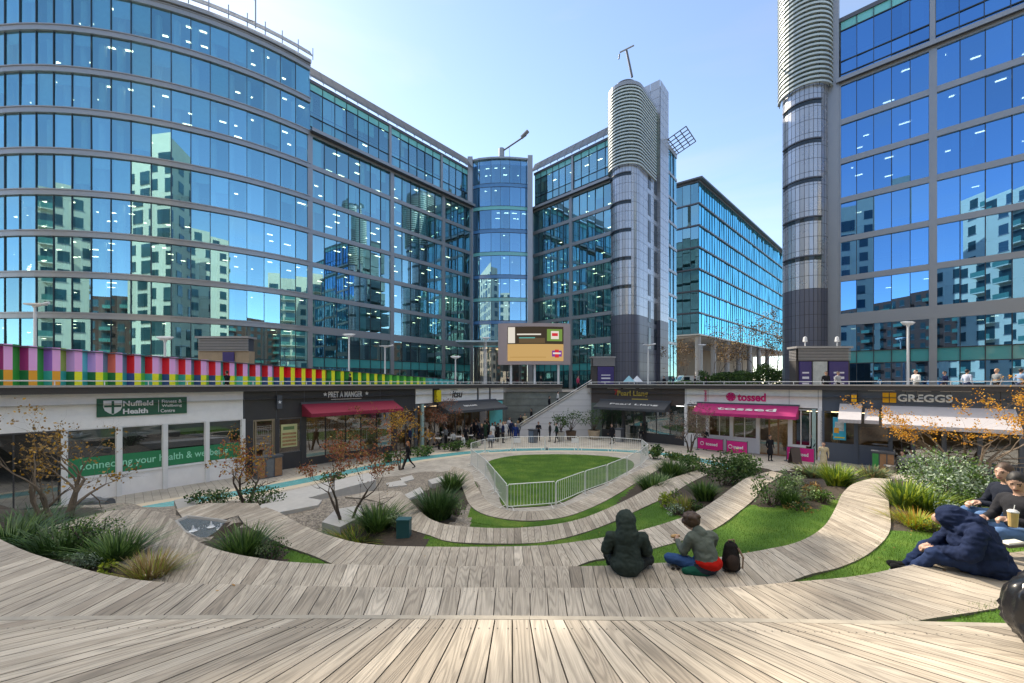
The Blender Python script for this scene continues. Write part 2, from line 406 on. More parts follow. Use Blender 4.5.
build_band(4, 'timber terrace just in front of the hooded person, fourth down from the camera', fascia=0.9)
build_band(5, 'narrow timber terrace second from the fenced oval lawn', fascia=0.4)
build_band(6, 'innermost timber terrace hugging the barriers of the oval lawn', fascia=0.35)
nos = MB()
for k in (1,):
    prs = DENSE[k]
    for (a0, b0), (a1, b1) in zip(prs[::6], prs[6::6]):
        d0 = (a0 - b0).normalized(); d1 = (a1 - b1).normalized(); u = Vector((0, 0, 0.0))
        P = [a0 + Vector((0, .004, 0)), a1 + Vector((-.004, .004, 0)), a1 + Vector((-.004, .05, 0)), a0 + Vector((0, .05, 0))]
        nos.hexa([p + Vector((0, 0, -.12)) for p in P] + P, WOOD_EDGE if False else mat('nosing_board', (0.36, 0.32, 0.26), 0.7, var=.3, scale=6))
o = nos.build('terrace_edge_board', loc=(0, 2.88, z1)); tag(o, 'thin pale board running along the front edge of the topmost terrace', 'edge board')

# ------------------------------------------------------------------ terrain between the terraces
ctl = []
for k, prs in DENSE.items():
    for a, b in prs[::2]:
        drop = {1: .46, 2: .47, 3: .47, 4: .46, 5: .42, 6: .30}[k]
        lf = k == 4 and a.x < -3.6 ; deep = .95 if lf else drop
        ctl.append((a.x, a.y, a.z - deep))
        if lf: e_ = a + (a - b).normalized() * .5; ctl.append((e_.x, e_.y, a.z - 1.1))
        if k > 1: ctl.append((b.x, b.y, b.z - (0.022 if not (k == 4 and b.x < -4.2) else .04)))
        if k > 1: m_ = (a + b) / 2; ctl.append((m_.x, m_.y, m_.z - .17))
FLOORZ = 0.0
for (px, py, h) in [(-60, 640, 3.4), (0, 522, 3.3), (60, 512, 3.7), (110, 505, 4.2), (170, 500, 5.3), (215, 498, 5.35), (262, 494, 5.35), (300, 487, 5.4), (345, 478, 5.4), (390, 472, 5.4), (430, 467, 5.4), (130, 508, 5.3), (60, 512, 5.3), (320, 500, 4.85), (310, 508, 4.7), (290, 503, 4.8),
                    (200, 512, 4.1), (230, 508, 4.2), (180, 520, 3.8), (188, 530, 3.75), (200, 540, 3.7), (215, 534, 3.75), (230, 524, 3.85), (240, 516, 4.0), (210, 524, 3.8), (252, 512, 4.2), (222, 543, 3.6), (330, 495, 4.95), (380, 480, 5.1), (430, 478, 5.1),
                    (690, 463, 5.3), (720, 466, 5.25), (760, 468, 5.2), (800, 469, 5.2), (840, 470, 5.25), (880, 470, 5.25), (930, 470, 5.2),
                    (850, 477, 4.6), (800, 474, 4.7), (900, 490, 3.7), (960, 505, 3.1), (920, 530, 2.8), (1010, 492, 3.5), (1024, 478, 4.6), (1100, 470, 5.2), (1200, 520, 3.0), (985, 520, 2.75), (940, 478, 4.4)]:
    p = gpt(px, py, h); ctl.append(tuple(p))
for X, Y in [(-2, 17.5), (0, 18), (2, 18.5), (4, 20), (5, 22), (-2.5, 20), (-3, 24), (8, 26), (0, 24), (-5, 26), (12, 28), (1.5, 22), (3, 24), (-1, 19.5), (4, 18.8), (6, 20.5), (8, 23), (5, 26)]: ctl.append((X, Y, -0.2))
for a, b in DENSE[6][3::2]:
    d = (a - b).normalized()
    for q, z in ((.5, .10), (1.0, -.12), (1.8, -.2)): p = a + d * q; ctl.append((p.x, p.y, z))
_bd = np.array([(p.x, p.y) for prs in DENSE.values() for ab in prs[::3] for p in ab])
for P_, d_, u0_, u1_ in (((-15.3, 22.7), (.62, .785), -14, 20), ((7.8, 39.8), (.73, -.68), 4, 40)):
    L_ = math.hypot(*d_); dx_, dy_ = d_[0] / L_, d_[1] / L_
    for u_ in np.arange(u0_, u1_, 1.3):
        for o_ in (.3, 1.6, 2.9, 4.2, 5.5):
            x_, y_ = P_[0] + dx_ * u_ + dy_ * o_, P_[1] + dy_ * u_ - dx_ * o_
            if np.min(np.hypot(_bd[:, 0] - x_, _bd[:, 1] - y_)) > 1.7: ctl.append((x_, y_, -.12))
CT = np.array(ctl); CXY = CT[:, :2]; CZ = CT[:, 2]
def hfield(X, Y):
    X = np.atleast_1d(np.asarray(X, float)); Y = np.atleast_1d(np.asarray(Y, float)); out = np.empty(len(X))
    for i in range(0, len(X), 4000):
        d2 = (X[i:i + 4000, None] - CXY[None, :, 0]) ** 2 + (Y[i:i + 4000, None] - CXY[None, :, 1]) ** 2 + 1e-5
        w = d2 ** -2.0; out[i:i + 4000] = (w * CZ).sum(1) / w.sum(1)
    return out
def ht(x, y): return float(hfield([x], [y])[0])
def tpt(px, py):
    """first point of the terrain (or the plaza floor) on the sight line through a pixel"""
    d = np.arange(2.0, 45, 0.04); X = (px - 512) / F * d; Z = CAMZ - (py - HOR) / F * d
    H = np.maximum(hfield(X, d), 0.0); i = int(np.argmax(Z <= H)) if (Z <= H).any() else len(d) - 1
    return Vector((X[i], d[i], H[i]))

def in_poly(x, y, P):
    c = False; j = len(P) - 1
    for i in range(len(P)):
        if (P[i][1] > y) != (P[j][1] > y) and x < (P[j][0] - P[i][0]) * (y - P[i][1]) / (P[j][1] - P[i][1]) + P[i][0]: c = not c
        j = i
    return c
# planting beds and gravel, outlined where they lie in the photograph
SOIL = [[(-300, 440), (-100, 480), (0, 560), (60, 575), (190, 590), (180, 560), (150, 530), (100, 508), (0, 500), (-300, 460)],
        [(195, 555), (235, 570), (283, 562), (290, 552), (278, 540), (255, 528), (215, 528)],
        [(340, 545), (430, 552), (425, 530), (400, 520), (388, 510), (368, 512), (345, 528)],
        [(400, 510), (430, 530), (452, 522), (470, 504), (462, 484), (438, 484), (412, 498)],
        [(655, 478), (700, 520), (735, 478), (760, 465), (700, 455), (640, 470)], [(655, 500), (690, 525), (735, 490), (700, 480)],
        [(600, 520), (640, 500), (700, 470), (660, 460), (630, 490)],
        [(742, 500), (760, 508), (790, 505), (815, 510), (850, 492), (835, 475), (780, 470), (752, 485)],
        [(885, 530), (945, 530), (1024, 540), (1300, 540), (1300, 460), (880, 465), (885, 500)]]
GRAVEL = [[(100, 510), (180, 505), (300, 470), (430, 460), (465, 466), (472, 480), (400, 488), (372, 495), (340, 515), (300, 515), (262, 512), (215, 530), (160, 520)]]
GRASS_M = bpy.data.materials.new('lawn_turf'); GRASS_M.use_nodes = True
def _turf(m, c0, c1, c2):
    n = m.node_tree.nodes; l = m.node_tree.links; p = n['Principled BSDF']
    tc = n.new('ShaderNodeTexCoord'); a = n.new('ShaderNodeTexNoise'); a.inputs['Scale'].default_value = 0.9; a.inputs['Detail'].default_value = 4
    b = n.new('ShaderNodeTexNoise'); b.inputs['Scale'].default_value = 70; b.inputs['Detail'].default_value = 3
    l.new(tc.outputs['Object'], a.inputs[0]); l.new(tc.outputs['Object'], b.inputs[0])
    r = n.new('ShaderNodeValToRGB'); r.color_ramp.elements[0].position = .35; r.color_ramp.elements[0].color = (*c0, 1)
    r.color_ramp.elements[1].position = .7; r.color_ramp.elements[1].color = (*c2, 1); r.color_ramp.elements.new(.52).color = (*c1, 1)
    l.new(a.outputs[0], r.inputs[0])
    mr = n.new('ShaderNodeMapRange'); mr.inputs[1].default_value = .3; mr.inputs[2].default_value = .7; mr.inputs[3].default_value = .5; mr.inputs[4].default_value = 1.4
    l.new(b.outputs[0], mr.inputs[0]); v = n.new('ShaderNodeVectorMath'); v.operation = 'SCALE'; l.new(r.outputs[0], v.inputs[0]); l.new(mr.outputs[0], v.inputs['Scale'])
    l.new(v.outputs[0], p.inputs['Base Color']); p.inputs['Roughness'].default_value = .85; p.inputs['Specular IOR Level'].default_value = .2
    bu = n.new('ShaderNodeBump'); bu.inputs['Strength'].default_value = .8; bu.inputs['Distance'].default_value = .02; l.new(b.outputs[0], bu.inputs['Height']); l.new(bu.outputs[0], p.inputs['Normal'])
_turf(GRASS_M, (0.046, 0.110, 0.014), (0.072, 0.155, 0.020), (0.125, 0.205, 0.032))
SOIL_M = mat('planting_soil', (0.052, 0.038, 0.026), 0.95, var=.5, scale=14, bump=.8, bscale=30)
def gravel_mat():
    m = bpy.data.materials.new('dark_gravel'); m.use_nodes = True; n = m.node_tree.nodes; l = m.node_tree.links; p = n['Principled BSDF']
    tc = n.new('ShaderNodeTexCoord'); v = n.new('ShaderNodeTexVoronoi'); v.inputs['Scale'].default_value = 22; l.new(tc.outputs['Object'], v.inputs['Vector'])
    r = n.new('ShaderNodeValToRGB'); r.color_ramp.elements[0].color = (.12, .10, .08, 1); r.color_ramp.elements[1].color = (.36, .31, .25, 1)
    s = n.new('ShaderNodeSeparateColor'); l.new(v.outputs['Color'], s.inputs[0]); l.new(s.outputs[0], r.inputs[0]); l.new(r.outputs[0], p.inputs['Base Color'])
    b = n.new('ShaderNodeBump'); b.inputs['Distance'].default_value = .02; l.new(v.outputs['Distance'], b.inputs['Height']); b.invert = True; l.new(b.outputs[0], p.inputs['Normal'])
    p.inputs['Roughness'].default_value = .8; return m
GRAVEL_M = gravel_mat()
st = 0.16
xs = np.arange(-14.5, 17.5, st); ys = np.arange(1.6, 24.5, st)
GX, GY = np.meshgrid(xs, ys); GZ = hfield(GX.ravel(), GY.ravel()).reshape(GX.shape)
GZ += 0.012 * np.sin(GX * 2.1 + GY) * np.cos(GY * 1.7)
nx = len(xs); TV = [(float(a), float(b), float(c)) for a, b, c in zip(GX.ravel(), GY.ravel(), GZ.ravel())]
groups = {'lawn': [], 'planting_soil': [], 'gravel': []}
for j in range(len(ys) - 1):
    for i in range(nx - 1):
        q = (j * nx + i, j * nx + i + 1, (j + 1) * nx + i + 1, (j + 1) * nx + i)
        z = max(TV[k][2] for k in q)
        if z < 0.05: continue
        x, y = GX[j, i] + st / 2, GY[j, i] + st / 2; zc = GZ[j, i]
        px = 512 + F * x / y; py = HOR + F * (CAMZ - zc) / y
        w = 'lawn'
        if any(in_poly(px, py, P) for P in SOIL): w = 'planting_soil'
        elif any(in_poly(px, py, P) for P in GRAVEL) or (y > 11 and px < 470) or (px < 260 and y > 6) or (zc < .25 and px < 660): w = 'gravel'
        elif y > 13 and px > 660: w = 'planting_soil'
        groups[w].append((q, x, y))
for w, m in (('lawn', GRASS_M), ('planting_soil', SOIL_M), ('gravel', GRAVEL_M)):
    used = {}; V = []; Fc = []
    for q, _, _ in groups[w]:
        f = []
        for k in q:
            if k not in used: used[k] = len(V); V.append(TV[k])
            f.append(used[k])
        Fc.append(tuple(f))
    mb = MB(); mb.mesh(V, Fc, m); mb.build({'lawn': 'lawn', 'planting_soil': 'soil', 'gravel': 'gravel_bed'}[w], smooth=True, kind='structure', attr=False)

# short grass standing on the lawn
def blades(name, pts, hmin, hmax, w, m, label):
    n = len(pts); P = np.array(pts); a = np.random.rand(n) * 6.283; h = hmin + np.random.rand(n) * (hmax - hmin)
    dx = np.cos(a) * w; dy = np.sin(a) * w; lx = (np.random.rand(n) - .5) * h * 1.0; ly = (np.random.rand(n) - .5) * h * 1.0
    V = np.empty((n * 3, 3)); V[0::3] = P + np.c_[dx, dy, -np.ones(n) * .01]; V[1::3] = P - np.c_[dx, dy, np.ones(n) * .01]; V[2::3] = P + np.c_[lx, ly, h]
    me = bpy.data.meshes.new(name); me.vertices.add(n * 3); me.vertices.foreach_set('co', V.ravel())
    me.loops.add(n * 3); me.loops.foreach_set('vertex_index', np.arange(n * 3, dtype=np.int32))
    me.polygons.add(n); me.polygons.foreach_set('loop_start', np.arange(0, n * 3, 3, dtype=np.int32))
    me.update(calc_edges=True); at = me.attributes.new('rnd', 'FLOAT', 'FACE'); at.data.foreach_set('value', np.random.rand(n))
    me.materials.append(m); o = bpy.data.objects.new(name, me); COL.objects.link(o); o['kind'] = 'stuff'; o['label'] = label; o['category'] = 'grass'; return o
random.seed(7); np.random.seed(7)
cand = []
for q, x, y in groups['lawn']:
    if y > 15 or abs(x) > y * 1.5: continue
    dens = 1300 if y < 7 else (900 if y < 10 else 420)
    k = int(dens * st * st); 
    for _ in range(k): cand.append((x + (random.random() - .5) * st, y + (random.random() - .5) * st))
C = np.array(cand); cz = hfield(C[:, 0], C[:, 1]) + 0.012 * np.sin(C[:, 0] * 2.1 + C[:, 1]) * np.cos(C[:, 1] * 1.7)
# keep blades off the boards
keep = np.ones(len(C), bool)
def under_bands(x, y):
    for k, prs in DENSE.items():
        for (a0, b0), (a1, b1) in zip(prs[::4], prs[4::4]):
            if in_poly(x, y, [(a0.x, a0.y), (a1.x, a1.y), (b1.x, b1.y), (b0.x, b0.y)]): return True
    return False
# coarse mask of the cells lying under the terraces
def band_mask():
    M = np.zeros(GX.shape, bool)
    for k, prs in DENSE.items():
        for a, b in prs:
            for t in np.linspace(0.06, 0.94, 12):
                p = a.lerp(b, t); i = int((p.x - xs[0]) / st); j = int((p.y - ys[0]) / st)
                if 0 <= i < M.shape[1] and 0 <= j < M.shape[0] and abs(p.x - (xs[i] + st / 2)) < .06 and abs(p.y - (ys[j] + st / 2)) < .06: M[j, i] = True
    return M
BM = band_mask()
for n_, (x, y) in enumerate(cand):
    i = int((x - xs[0]) / st); j = int((y - ys[0]) / st)
    if BM[j, i]: keep[n_] = False
TURF = rnd_mat('grass_blades', (0.050, 0.130, 0.012), (0.175, 0.285, 0.036), .7, trans=.25)
pts = np.c_[C[keep], cz[keep]]
blades('grass', pts, .025, .06, .0035, TURF, 'short green grass on the terraces between the timber bands')

# ------------------------------------------------------------------ plaza floor
def paving_mat(name, c, joint, sx, sy, rot=0.0, var=.10, rough=.7):
    m = bpy.data.materials.new(name); m.use_nodes = True; n = m.node_tree.nodes; l = m.node_tree.links; p = n['Principled BSDF']
    tc = n.new('ShaderNodeTexCoord'); mp = n.new('ShaderNodeMapping'); mp.inputs['Rotation'].default_value = (0, 0, rot); l.new(tc.outputs['Object'], mp.inputs[0])
    b = n.new('ShaderNodeTexBrick'); b.inputs['Scale'].default_value = 1; b.inputs['Brick Width'].default_value = sx; b.inputs['Row Height'].default_value = sy
    b.inputs['Mortar Size'].default_value = .008; b.inputs['Bias'].default_value = 0
    b.inputs['Color1'].default_value = (*[x * (1 - var) for x in c], 1); b.inputs['Color2'].default_value = (*[x * (1 + var) for x in c], 1); b.inputs['Mortar'].default_value = (*joint, 1)
    l.new(mp.outputs[0], b.inputs['Vector'])
    no = n.new('ShaderNodeTexNoise'); no.inputs['Scale'].default_value = .8; no.inputs['Detail'].default_value = 8; no.inputs['Roughness'].default_value = .7; l.new(tc.outputs['Object'], no.inputs[0])
    mr = n.new('ShaderNodeMapRange'); mr.inputs[1].default_value = .3; mr.inputs[2].default_value = .7; mr.inputs[3].default_value = .72; mr.inputs[4].default_value = 1.15; l.new(no.outputs[0], mr.inputs[0])
    v = n.new('ShaderNodeVectorMath'); v.operation = 'SCALE'; l.new(b.outputs[0], v.inputs[0]); l.new(mr.outputs[0], v.inputs['Scale']); l.new(v.outputs[0], p.inputs['Base Color'])
    p.inputs['Roughness'].default_value = rough; return m
PAVE = paving_mat('plaza_paving', (0.44, 0.40, 0.345), (0.17, 0.155, 0.14), .6, .3, .8)
DECKM = paving_mat('upper_paving', (0.30, 0.28, 0.26), (0.15, 0.14, 0.13), .9, .6, .9)
LIGHTSTONE = mat('pale_stone', (0.42, 0.40, 0.37), .7, var=.14, scale=5)
LF = Frame((-15.3, 22.7), (0.62, 0.785))      # left shop front line
RF = Frame((23.1, 25.5), (0.73, -0.68)); RF = Frame((7.8, 39.8), (0.73, -0.68))       # right shop front line
ZD = CAMZ - 0.95                               # level of the upper deck
mb = MB(); mb.face([(-120, -60, 0), (120, -60, 0), (120, 60, 0), (-120, 60, 0)], PAVE); mb.build('plaza_paving', kind='structure', attr=False)
# ring of blue water channel + pale kerbs round the oval lawn, laid out as a spline on the floor
def strip(name, pix, w0, w1, z, m, h=5.3, kind='structure', thick=0, label=None):
    P = [gpt(a, b, h) for a, b in pix]; ts = np.linspace(0, len(P) - 1, 16 * (len(P) - 1) + 1); Q = [catmull(P, t) for t in ts]; mb = MB(); L = []; R = []
    for i, q in enumerate(Q):
        d = (Q[min(i + 1, len(Q) - 1)] - Q[max(i - 1, 0)]).normalized(); n = Vector((-d.y, d.x, 0))
        a = q + n * w0; b = q + n * w1; a.z = b.z = z; L.append(a); R.append(b)
    for i in range(len(Q) - 1):
        mb.face([R[i], R[i + 1], L[i + 1], L[i]], m, r=.5)
        if thick:
            t = Vector((0, 0, thick)); mb.face([R[i] - t, R[i + 1] - t, R[i + 1], R[i]], m, r=.5); mb.face([L[i + 1] - t, L[i] - t, L[i], L[i + 1]], m, r=.5)
    return mb.build(name, kind=kind, attr=False)
ring = [(-120, 560), (60, 527), (150, 508), (233, 494), (290, 483.5), (345, 472.5), (400, 461.5), (440, 455.8), (480, 451.6), (530, 449.6), (580, 449.4), (630, 451.2), (675, 455.5), (702, 460.5), (740, 470)]
BLUE = mat('turquoise_channel', (0.13, 0.42, 0.44), .25, var=.15, scale=4)
BLUE2 = mat('blue_grey_channel', (0.17, 0.30, 0.36), .25, var=.15, scale=4)
strip('path_edge', ring, -1.15, 1.15, 0.004, mat('cream_path', (0.58, 0.50, 0.38), .7, var=.12, scale=3))
strip('water_channel', ring, -0.55, 0.55, 0.008, BLUE)
# oval lawn
mb = MB(); c = (2.9, 24.3)
OV = [tuple(gpt(a, b, 5.3)[:2]) for a, b in [(507, 508.3), (556, 504.6), (585, 491.6), (606, 483.6), (624, 474), (634, 466), (628, 460), (600, 456), (560, 454.6), (520, 455.5), (497, 459), (487, 464), (491, 475), (498, 490)]]
OV = [tuple(catmull([Vector((*OV[k % 14], 0)) for k in range(16)], i * 14 / 70 + 1 - 1 if True else 0))[:2] for i in range(70)]
for i in range(0):
    a = 2 * math.pi * i / 72; OV.append((c[0] + 5.6 * math.cos(a) * (1 + .04 * math.sin(a)) + .6 * math.sin(a), c[1] + 5.4 * math.sin(a) - (.9 if math.sin(a) < 0 else 0) * abs(math.sin(a))))
mb.face([(x, y, .03) for x, y in OV], GRASS_M)
for i in range(70):
    j = (i + 1) % 70; mb.face([(*OV[i], -.05), (*OV[j], -.05), (*OV[j], .03), (*OV[i], .03)], SOIL_M)
mb.build('oval_lawn', kind='structure', attr=False)
pts = []
while len(pts) < 16000:
    x = c[0] + (random.random() - .5) * 12; y = c[1] + (random.random() - .5) * 13
    if in_poly(x, y, OV): pts.append((x, y, .03))
blades('grass', pts, .03, .07, .006, TURF, 'dark mown grass filling the fenced oval')
# soft brown path inside the innermost terrace
# ------------------------------------------------------------------ upper deck (street level round the sunken plaza)
mb = MB(); T = 0.14
pl = lambda P: mb.face([(x, y, ZD) for x, y in P], DECKM)
LFo = lambda u, o=0.0: LF.p(u, o, 0)[:2]; RFo = lambda u, o=0.0: RF.p(u, o, 0)[:2]
pl([LFo(-70, .3), LFo(23.5, .3), (-1.0, 43.0), (-1.0, 700), (-700, 700), (-700, -300)][::1])
pl([(-1.0, 43.0), (8.0, 43.0), (8.0, 700), (-1.0, 700)])
pl([RFo(0, .3), RFo(75, .3), (700, -300), (700, 700), (8.0, 700), (8.0, 43.0)])
o = mb.build('upper_street_paving', kind='structure', attr=False)
mb = MB(); mb.box(-22, 22, -14, 1.0, 3.0, z1 - .02, DECKM); mb.face([(-700, -700, ZD - .9), (700, -700, ZD - .9), (700, -14, ZD - .9), (-700, -14, ZD - .9)], DECKM); mb.build('ground', kind='structure', attr=False)
# ------------------------------------------------------------------ glass office buildings
G_BLUE = glass('sky_coated_glass', (0.50, 0.82, 0.86), (0.40, 0.80, 0.95), .38)
G_TEAL = glass('teal_glass', (0.46, 0.82, 0.80), (0.48, 0.86, 0.98), .32)
G_DEEP = glass('deep_blue_glass', (0.30, 0.52, 0.66), (0.17, 0.44, 0.82), .62)
G_SHOP = glass('shop_glass', (0.72, 0.76, 0.76), (0.9, 0.95, 1.0), .12)
SPAN = mat('grey_metal_band', (0.27, 0.28, 0.30), .34, metal=.45, var=.05, scale=.7)
SPAN_D = mat('dark_grey_metal', (0.085, 0.09, 0.11), .4, metal=.3, var=.08)
MULL = mat('mullion_dark', (0.035, 0.045, 0.055), .4, metal=.3, var=0)
TEALP = mat('teal_glass_panel', (0.05, 0.30, 0.30), .12, var=.08, scale=1, coat=.5)
TEALP2 = mat('pale_teal_panel', (0.14, 0.46, 0.47), .12, var=.08, scale=1, coat=.5)
CEIL = mat('office_ceiling', (0.62, 0.66, 0.68), .9, var=.05)
CORE = mat('office_core', (0.16, 0.24, 0.27), .8, var=.5, scale=.5)
FLR = mat('office_floor', (0.13, 0.15, 0.17), .8, var=.2)
BLIND = mat('roller_blind', (0.40, 0.55, 0.60), .8, var=.1)
COLM = mat('interior_column', (0.55, 0.62, 0.64), .7, var=.05)
LITE = emis('office_light', (1.0, 0.86, 0.60), 3.2)
DESK = mat('office_furniture', (0.10, 0.11, 0.13), .7, var=.4, scale=2)

def poly_frames(path):
    """(point, direction, normal) for each segment; normal points to the street"""
    out = []
    for a, b in zip(path, path[1:]):
        a = Vector(a); b = Vector(b); d = (b - a); L = d.length; d.normalize(); out.append((a, d, Vector((d.y, -d.x)), L))
    return out
def offset(path, dist):
    fr = poly_frames(path); pts = []
    for i in range(len(path)):
        if i == 0: n = fr[0][2]; k = 1
        elif i == len(path) - 1: n = fr[-1][2]; k = 1
        else:
            n = (fr[i - 1][2] + fr[i][2]).normalized(); k = 1 / max(.5, n.dot(fr[i][2]))
        q = Vector(path[i]) + n * dist * k; pts.append((q.x, q.y))
    return pts
def ribbon(mb, path, o0, o1, z0, z1, m, ends=True):
    """solid band following a plan path, from offset o0 (inner) to o1 (outer)"""
    A = offset(path, o0); B = offset(path, o1)
    for i in range(len(path) - 1):
        mb.face([(*B[i], z0), (*B[i + 1], z0), (*B[i + 1], z1), (*B[i], z1)], m)
        mb.face([(*A[i + 1], z0), (*A[i], z0), (*A[i], z1), (*A[i + 1], z1)], m)
        mb.face([(*A[i], z1), (*B[i], z1), (*B[i + 1], z1), (*A[i + 1], z1)], m)
        mb.face([(*A[i + 1], z0), (*B[i + 1], z0), (*B[i], z0), (*A[i], z0)], m)
    if ends:
        mb.face([(*A[0], z0), (*B[0], z0), (*B[0], z1), (*A[0], z1)], m); mb.face([(*B[-1], z0), (*A[-1], z0), (*A[-1], z1), (*B[-1], z1)], m)
def resample(path, step):
    """split each path segment into panes about step wide"""
    out = []
    for (a, d, n, L) in poly_frames(path):
        k = max(1, round(L / step))
        for i in range(k): q = a + d * (L * i / k); out.append((q.x, q.y))
    out.append(tuple(path[-1])); return out

def window_wall(th, path, z0, z1, pane, gm, tilt=.010, mull=.05, transoms=(), name='window', mdepth=.09, spandrel=None, sm=None):
    """one storey-high glazed bay: panes tilted by a few millimetres, mullions as the window's frame"""
    P = resample(path, pane); mb = MB(); fb = MB(); zs = [z0] + [t for t in transoms] + [z1]
    for (a, d, n, L) in poly_frames(P):
        for zz, (q0, q1) in enumerate(zip(zs, zs[1:])):
            ta = random.gauss(0, tilt); tb = random.gauss(0, tilt); tc_ = random.gauss(0, tilt * .3)
            c = [(0, q0), (L, q0), (L, q1), (0, q1)]; of = [-ta - tb, ta - tb + tc_, ta + tb, -ta + tb - tc_]
            m = gm
            if spandrel and zz in spandrel: m = sm; of = [0] * 4
            mb.face([(*(a + d * u + n * o), z) for (u, z), o in zip(c, of)], m)
        e = mull / 2
        for u in (0,):
            q = a + d * u
            p = [q - d * e + n * mdepth, q + d * e + n * mdepth, q + d * e - n * .06, q - d * e - n * .06]
            fb.hexa([(x.x, x.y, z0) for x in p] + [(x.x, x.y, z1) for x in p], MULL)
    for t in transoms: ribbon(fb, path, -.05, mdepth - .003, t - .04, t + .04, MULL)
    w = mb.build(name, th); fb.build('mullions', w); return w

def interior(th, path, z0, z1, depth=9.0, slab=.55, lights=True, blinds=.18, pane=1.5, cols=6.5, lz=None, lmat=None, furn=True, lskip=.55, bm=None):
    """what one sees through the glass of one storey: floor, ceiling with lamps, core wall, columns, blinds"""
    mb = MB()
    A = offset(path, -.14); B = offset(path, -depth)
    for i in range(len(path) - 1):
        mb.face([(*A[i], z1), (*A[i + 1], z1), (*B[i + 1], z1), (*B[i], z1)], CEIL)
        mb.face([(*A[i], z0 + .01), (*A[i + 1], z0 + .01), (*B[i + 1], z0 + .01), (*B[i], z0 + .01)], FLR)
        mb.face([(*B[i], z0), (*B[i + 1], z0), (*B[i + 1], z1), (*B[i], z1)], CORE)
    for j in (0, -1): mb.face([(*A[j], z0), (*B[j], z0), (*B[j], z1), (*A[j], z1)], CORE)
    mb.build('office_floor', th)
    if lights:
        lb = MB(); lskip = min(.96, lskip + random.choice([-.15, 0, .1, .25])); off_ = random.random() * 2
        for dd in (1.3, 3.6, 6.0):
            Q = resample(offset(path, -dd), 2.9)
            for (a, d, n, L) in poly_frames(Q):
                if random.random() < lskip: continue
                q = a + d * L * random.choice([.3, .5, .7]); hw = random.choice([.22, .3, .42]); hh = .12
                p = [q - d * hw - n * hh, q + d * hw - n * hh, q + d * hw + n * hh, q - d * hw + n * hh]
                lb.face([(x.x, x.y, z1 - .03) for x in p], lmat or LITE)
        lb.build('ceiling_lamps', th, kind='stuff')
    bb = MB()
    for (a, d, n, L) in poly_frames(resample(offset(path, -.22), pane)):
        if random.random() < blinds:
            k = random.choice([.3, .5, .8, 1.0]); 
            bb.face([(*(a + d * .05), z1 - (z1 - z0) * k), (*(a + d * (L - .05)), z1 - (z1 - z0) * k), (*(a + d * (L - .05)), z1), (*(a + d * .05), z1)], bm or BLIND)
    for (a, d, n, L) in poly_frames(resample(offset(path, -1.1), cols)):
        q = a + d * L * .1; bb.lathe((q.x, q.y, z0), [(.30, 0), (.30, z1 - z0)], COLM, 10)
    if furn:
        for (a, d, n, L) in poly_frames(resample(offset(path, -2.4), 2.6)):
            if random.random() < .6:
                q = a + d * .3; h = random.uniform(.8, 1.5); w = random.uniform(.8, 2.0)
                p = [q, q + d * w, q + d * w - n * .8, q - n * .8]; bb.hexa([(x.x, x.y, z0 + .02) for x in p] + [(x.x, x.y, z0 + h) for x in p], DESK)
    if bb.f: bb.build('office_interior', th, kind='stuff')

LV = [CAMZ + 6.5 + 3.93 * k for k in range(10)]
def arc(c, r, a0, a1, n):
    return [(c[0] + r * math.cos(a0 + (a1 - a0) * i / n), c[1] + r * math.sin(a0 + (a1 - a0) * i / n)) for i in range(n + 1)]

# --- the curved block on the left
Cc = Vector((-45.7, 66.1)); Rr = 28.0
a1 = math.atan2(48 - Cc.y, -24.4 - Cc.x); a0 = math.radians(-152)
CURVE = arc(Cc, Rr, a0, a1, 34)
th = thing('curved_office_building', 'rounded blue glass office block with thin grey floor bands behind the striped hoarding', 'office building', (-38, 50, ZD))
band = MB()
for k in range(9):
    ribbon(band, CURVE, -.35, .22, LV[k] - .30, LV[k] + .30, SPAN); ribbon(band, CURVE, .22, .30, LV[k] + .16, LV[k] + .26, SPAN)
band.build('floor_bands', th)
for k in range(8):
    window_wall(th, CURVE, LV[k] + .34, LV[k + 1] - .34, 1.47, G_BLUE, tilt=.006)
    interior(th, CURVE, LV[k] + .34, LV[k + 1] - .34, 7.5, blinds=.42, lskip=.72)
window_wall(th, CURVE, ZD + .5, LV[0] - .34, 1.47, G_BLUE, tilt=.006, transoms=(ZD + 3.6,)); interior(th, CURVE, ZD, LV[0] - .34, 7.5, blinds=.05)
mb = MB(); ribbon(mb, CURVE, -.3, .18, ZD, ZD + .5, SPAN_D); mb.build('plinth', th)
mb = MB(); ribbon(mb, CURVE, -1.6, .5, LV[8] + .34, LV[8] + .75, SPAN); ribbon(mb, offset(CURVE, -26), 0, 26, LV[8] + .3, LV[8] + .4, SPAN_D) if False else None
mb.build('roof_edge', th)
mb = MB()
for i, (x, y) in enumerate(offset(CURVE, .9)):
    mb.tube([(x, y, LV[8] + .5), (x, y, LV[8] + 1.9)], .05, SPAN, 6)
for q in range(4): ribbon(mb, CURVE, .9 - .25 * q - .03, .9 - .25 * q + .05, LV[8] + .9 + .3 * q, LV[8] + .98 + .3 * q, SPAN)
mb.build('roof_louvres', th)
mb = MB()
P0 = Vector(CURVE[-4]); P1 = Vector(CURVE[-14])
mb.tube([(P0.x - .3, P0.y - 1.0, LV[8] + .9), (P0.x - .3, P0.y - 1.0, LV[8] + 4.0)], .07, SPAN, 6); mb.tube([(P0.x - .3, P0.y - 1.0, LV[8] + 4.0), (P1.x, P1.y - .6, LV[8] + 5.0)], .07, SPAN, 6); mb.tube([(P0.x - .3, P0.y - 1, LV[8] + 1.6), (P1.x, P1.y - .6, LV[8] + 2.7)], .05, SPAN, 6)
mb.build('roof_rail', th)

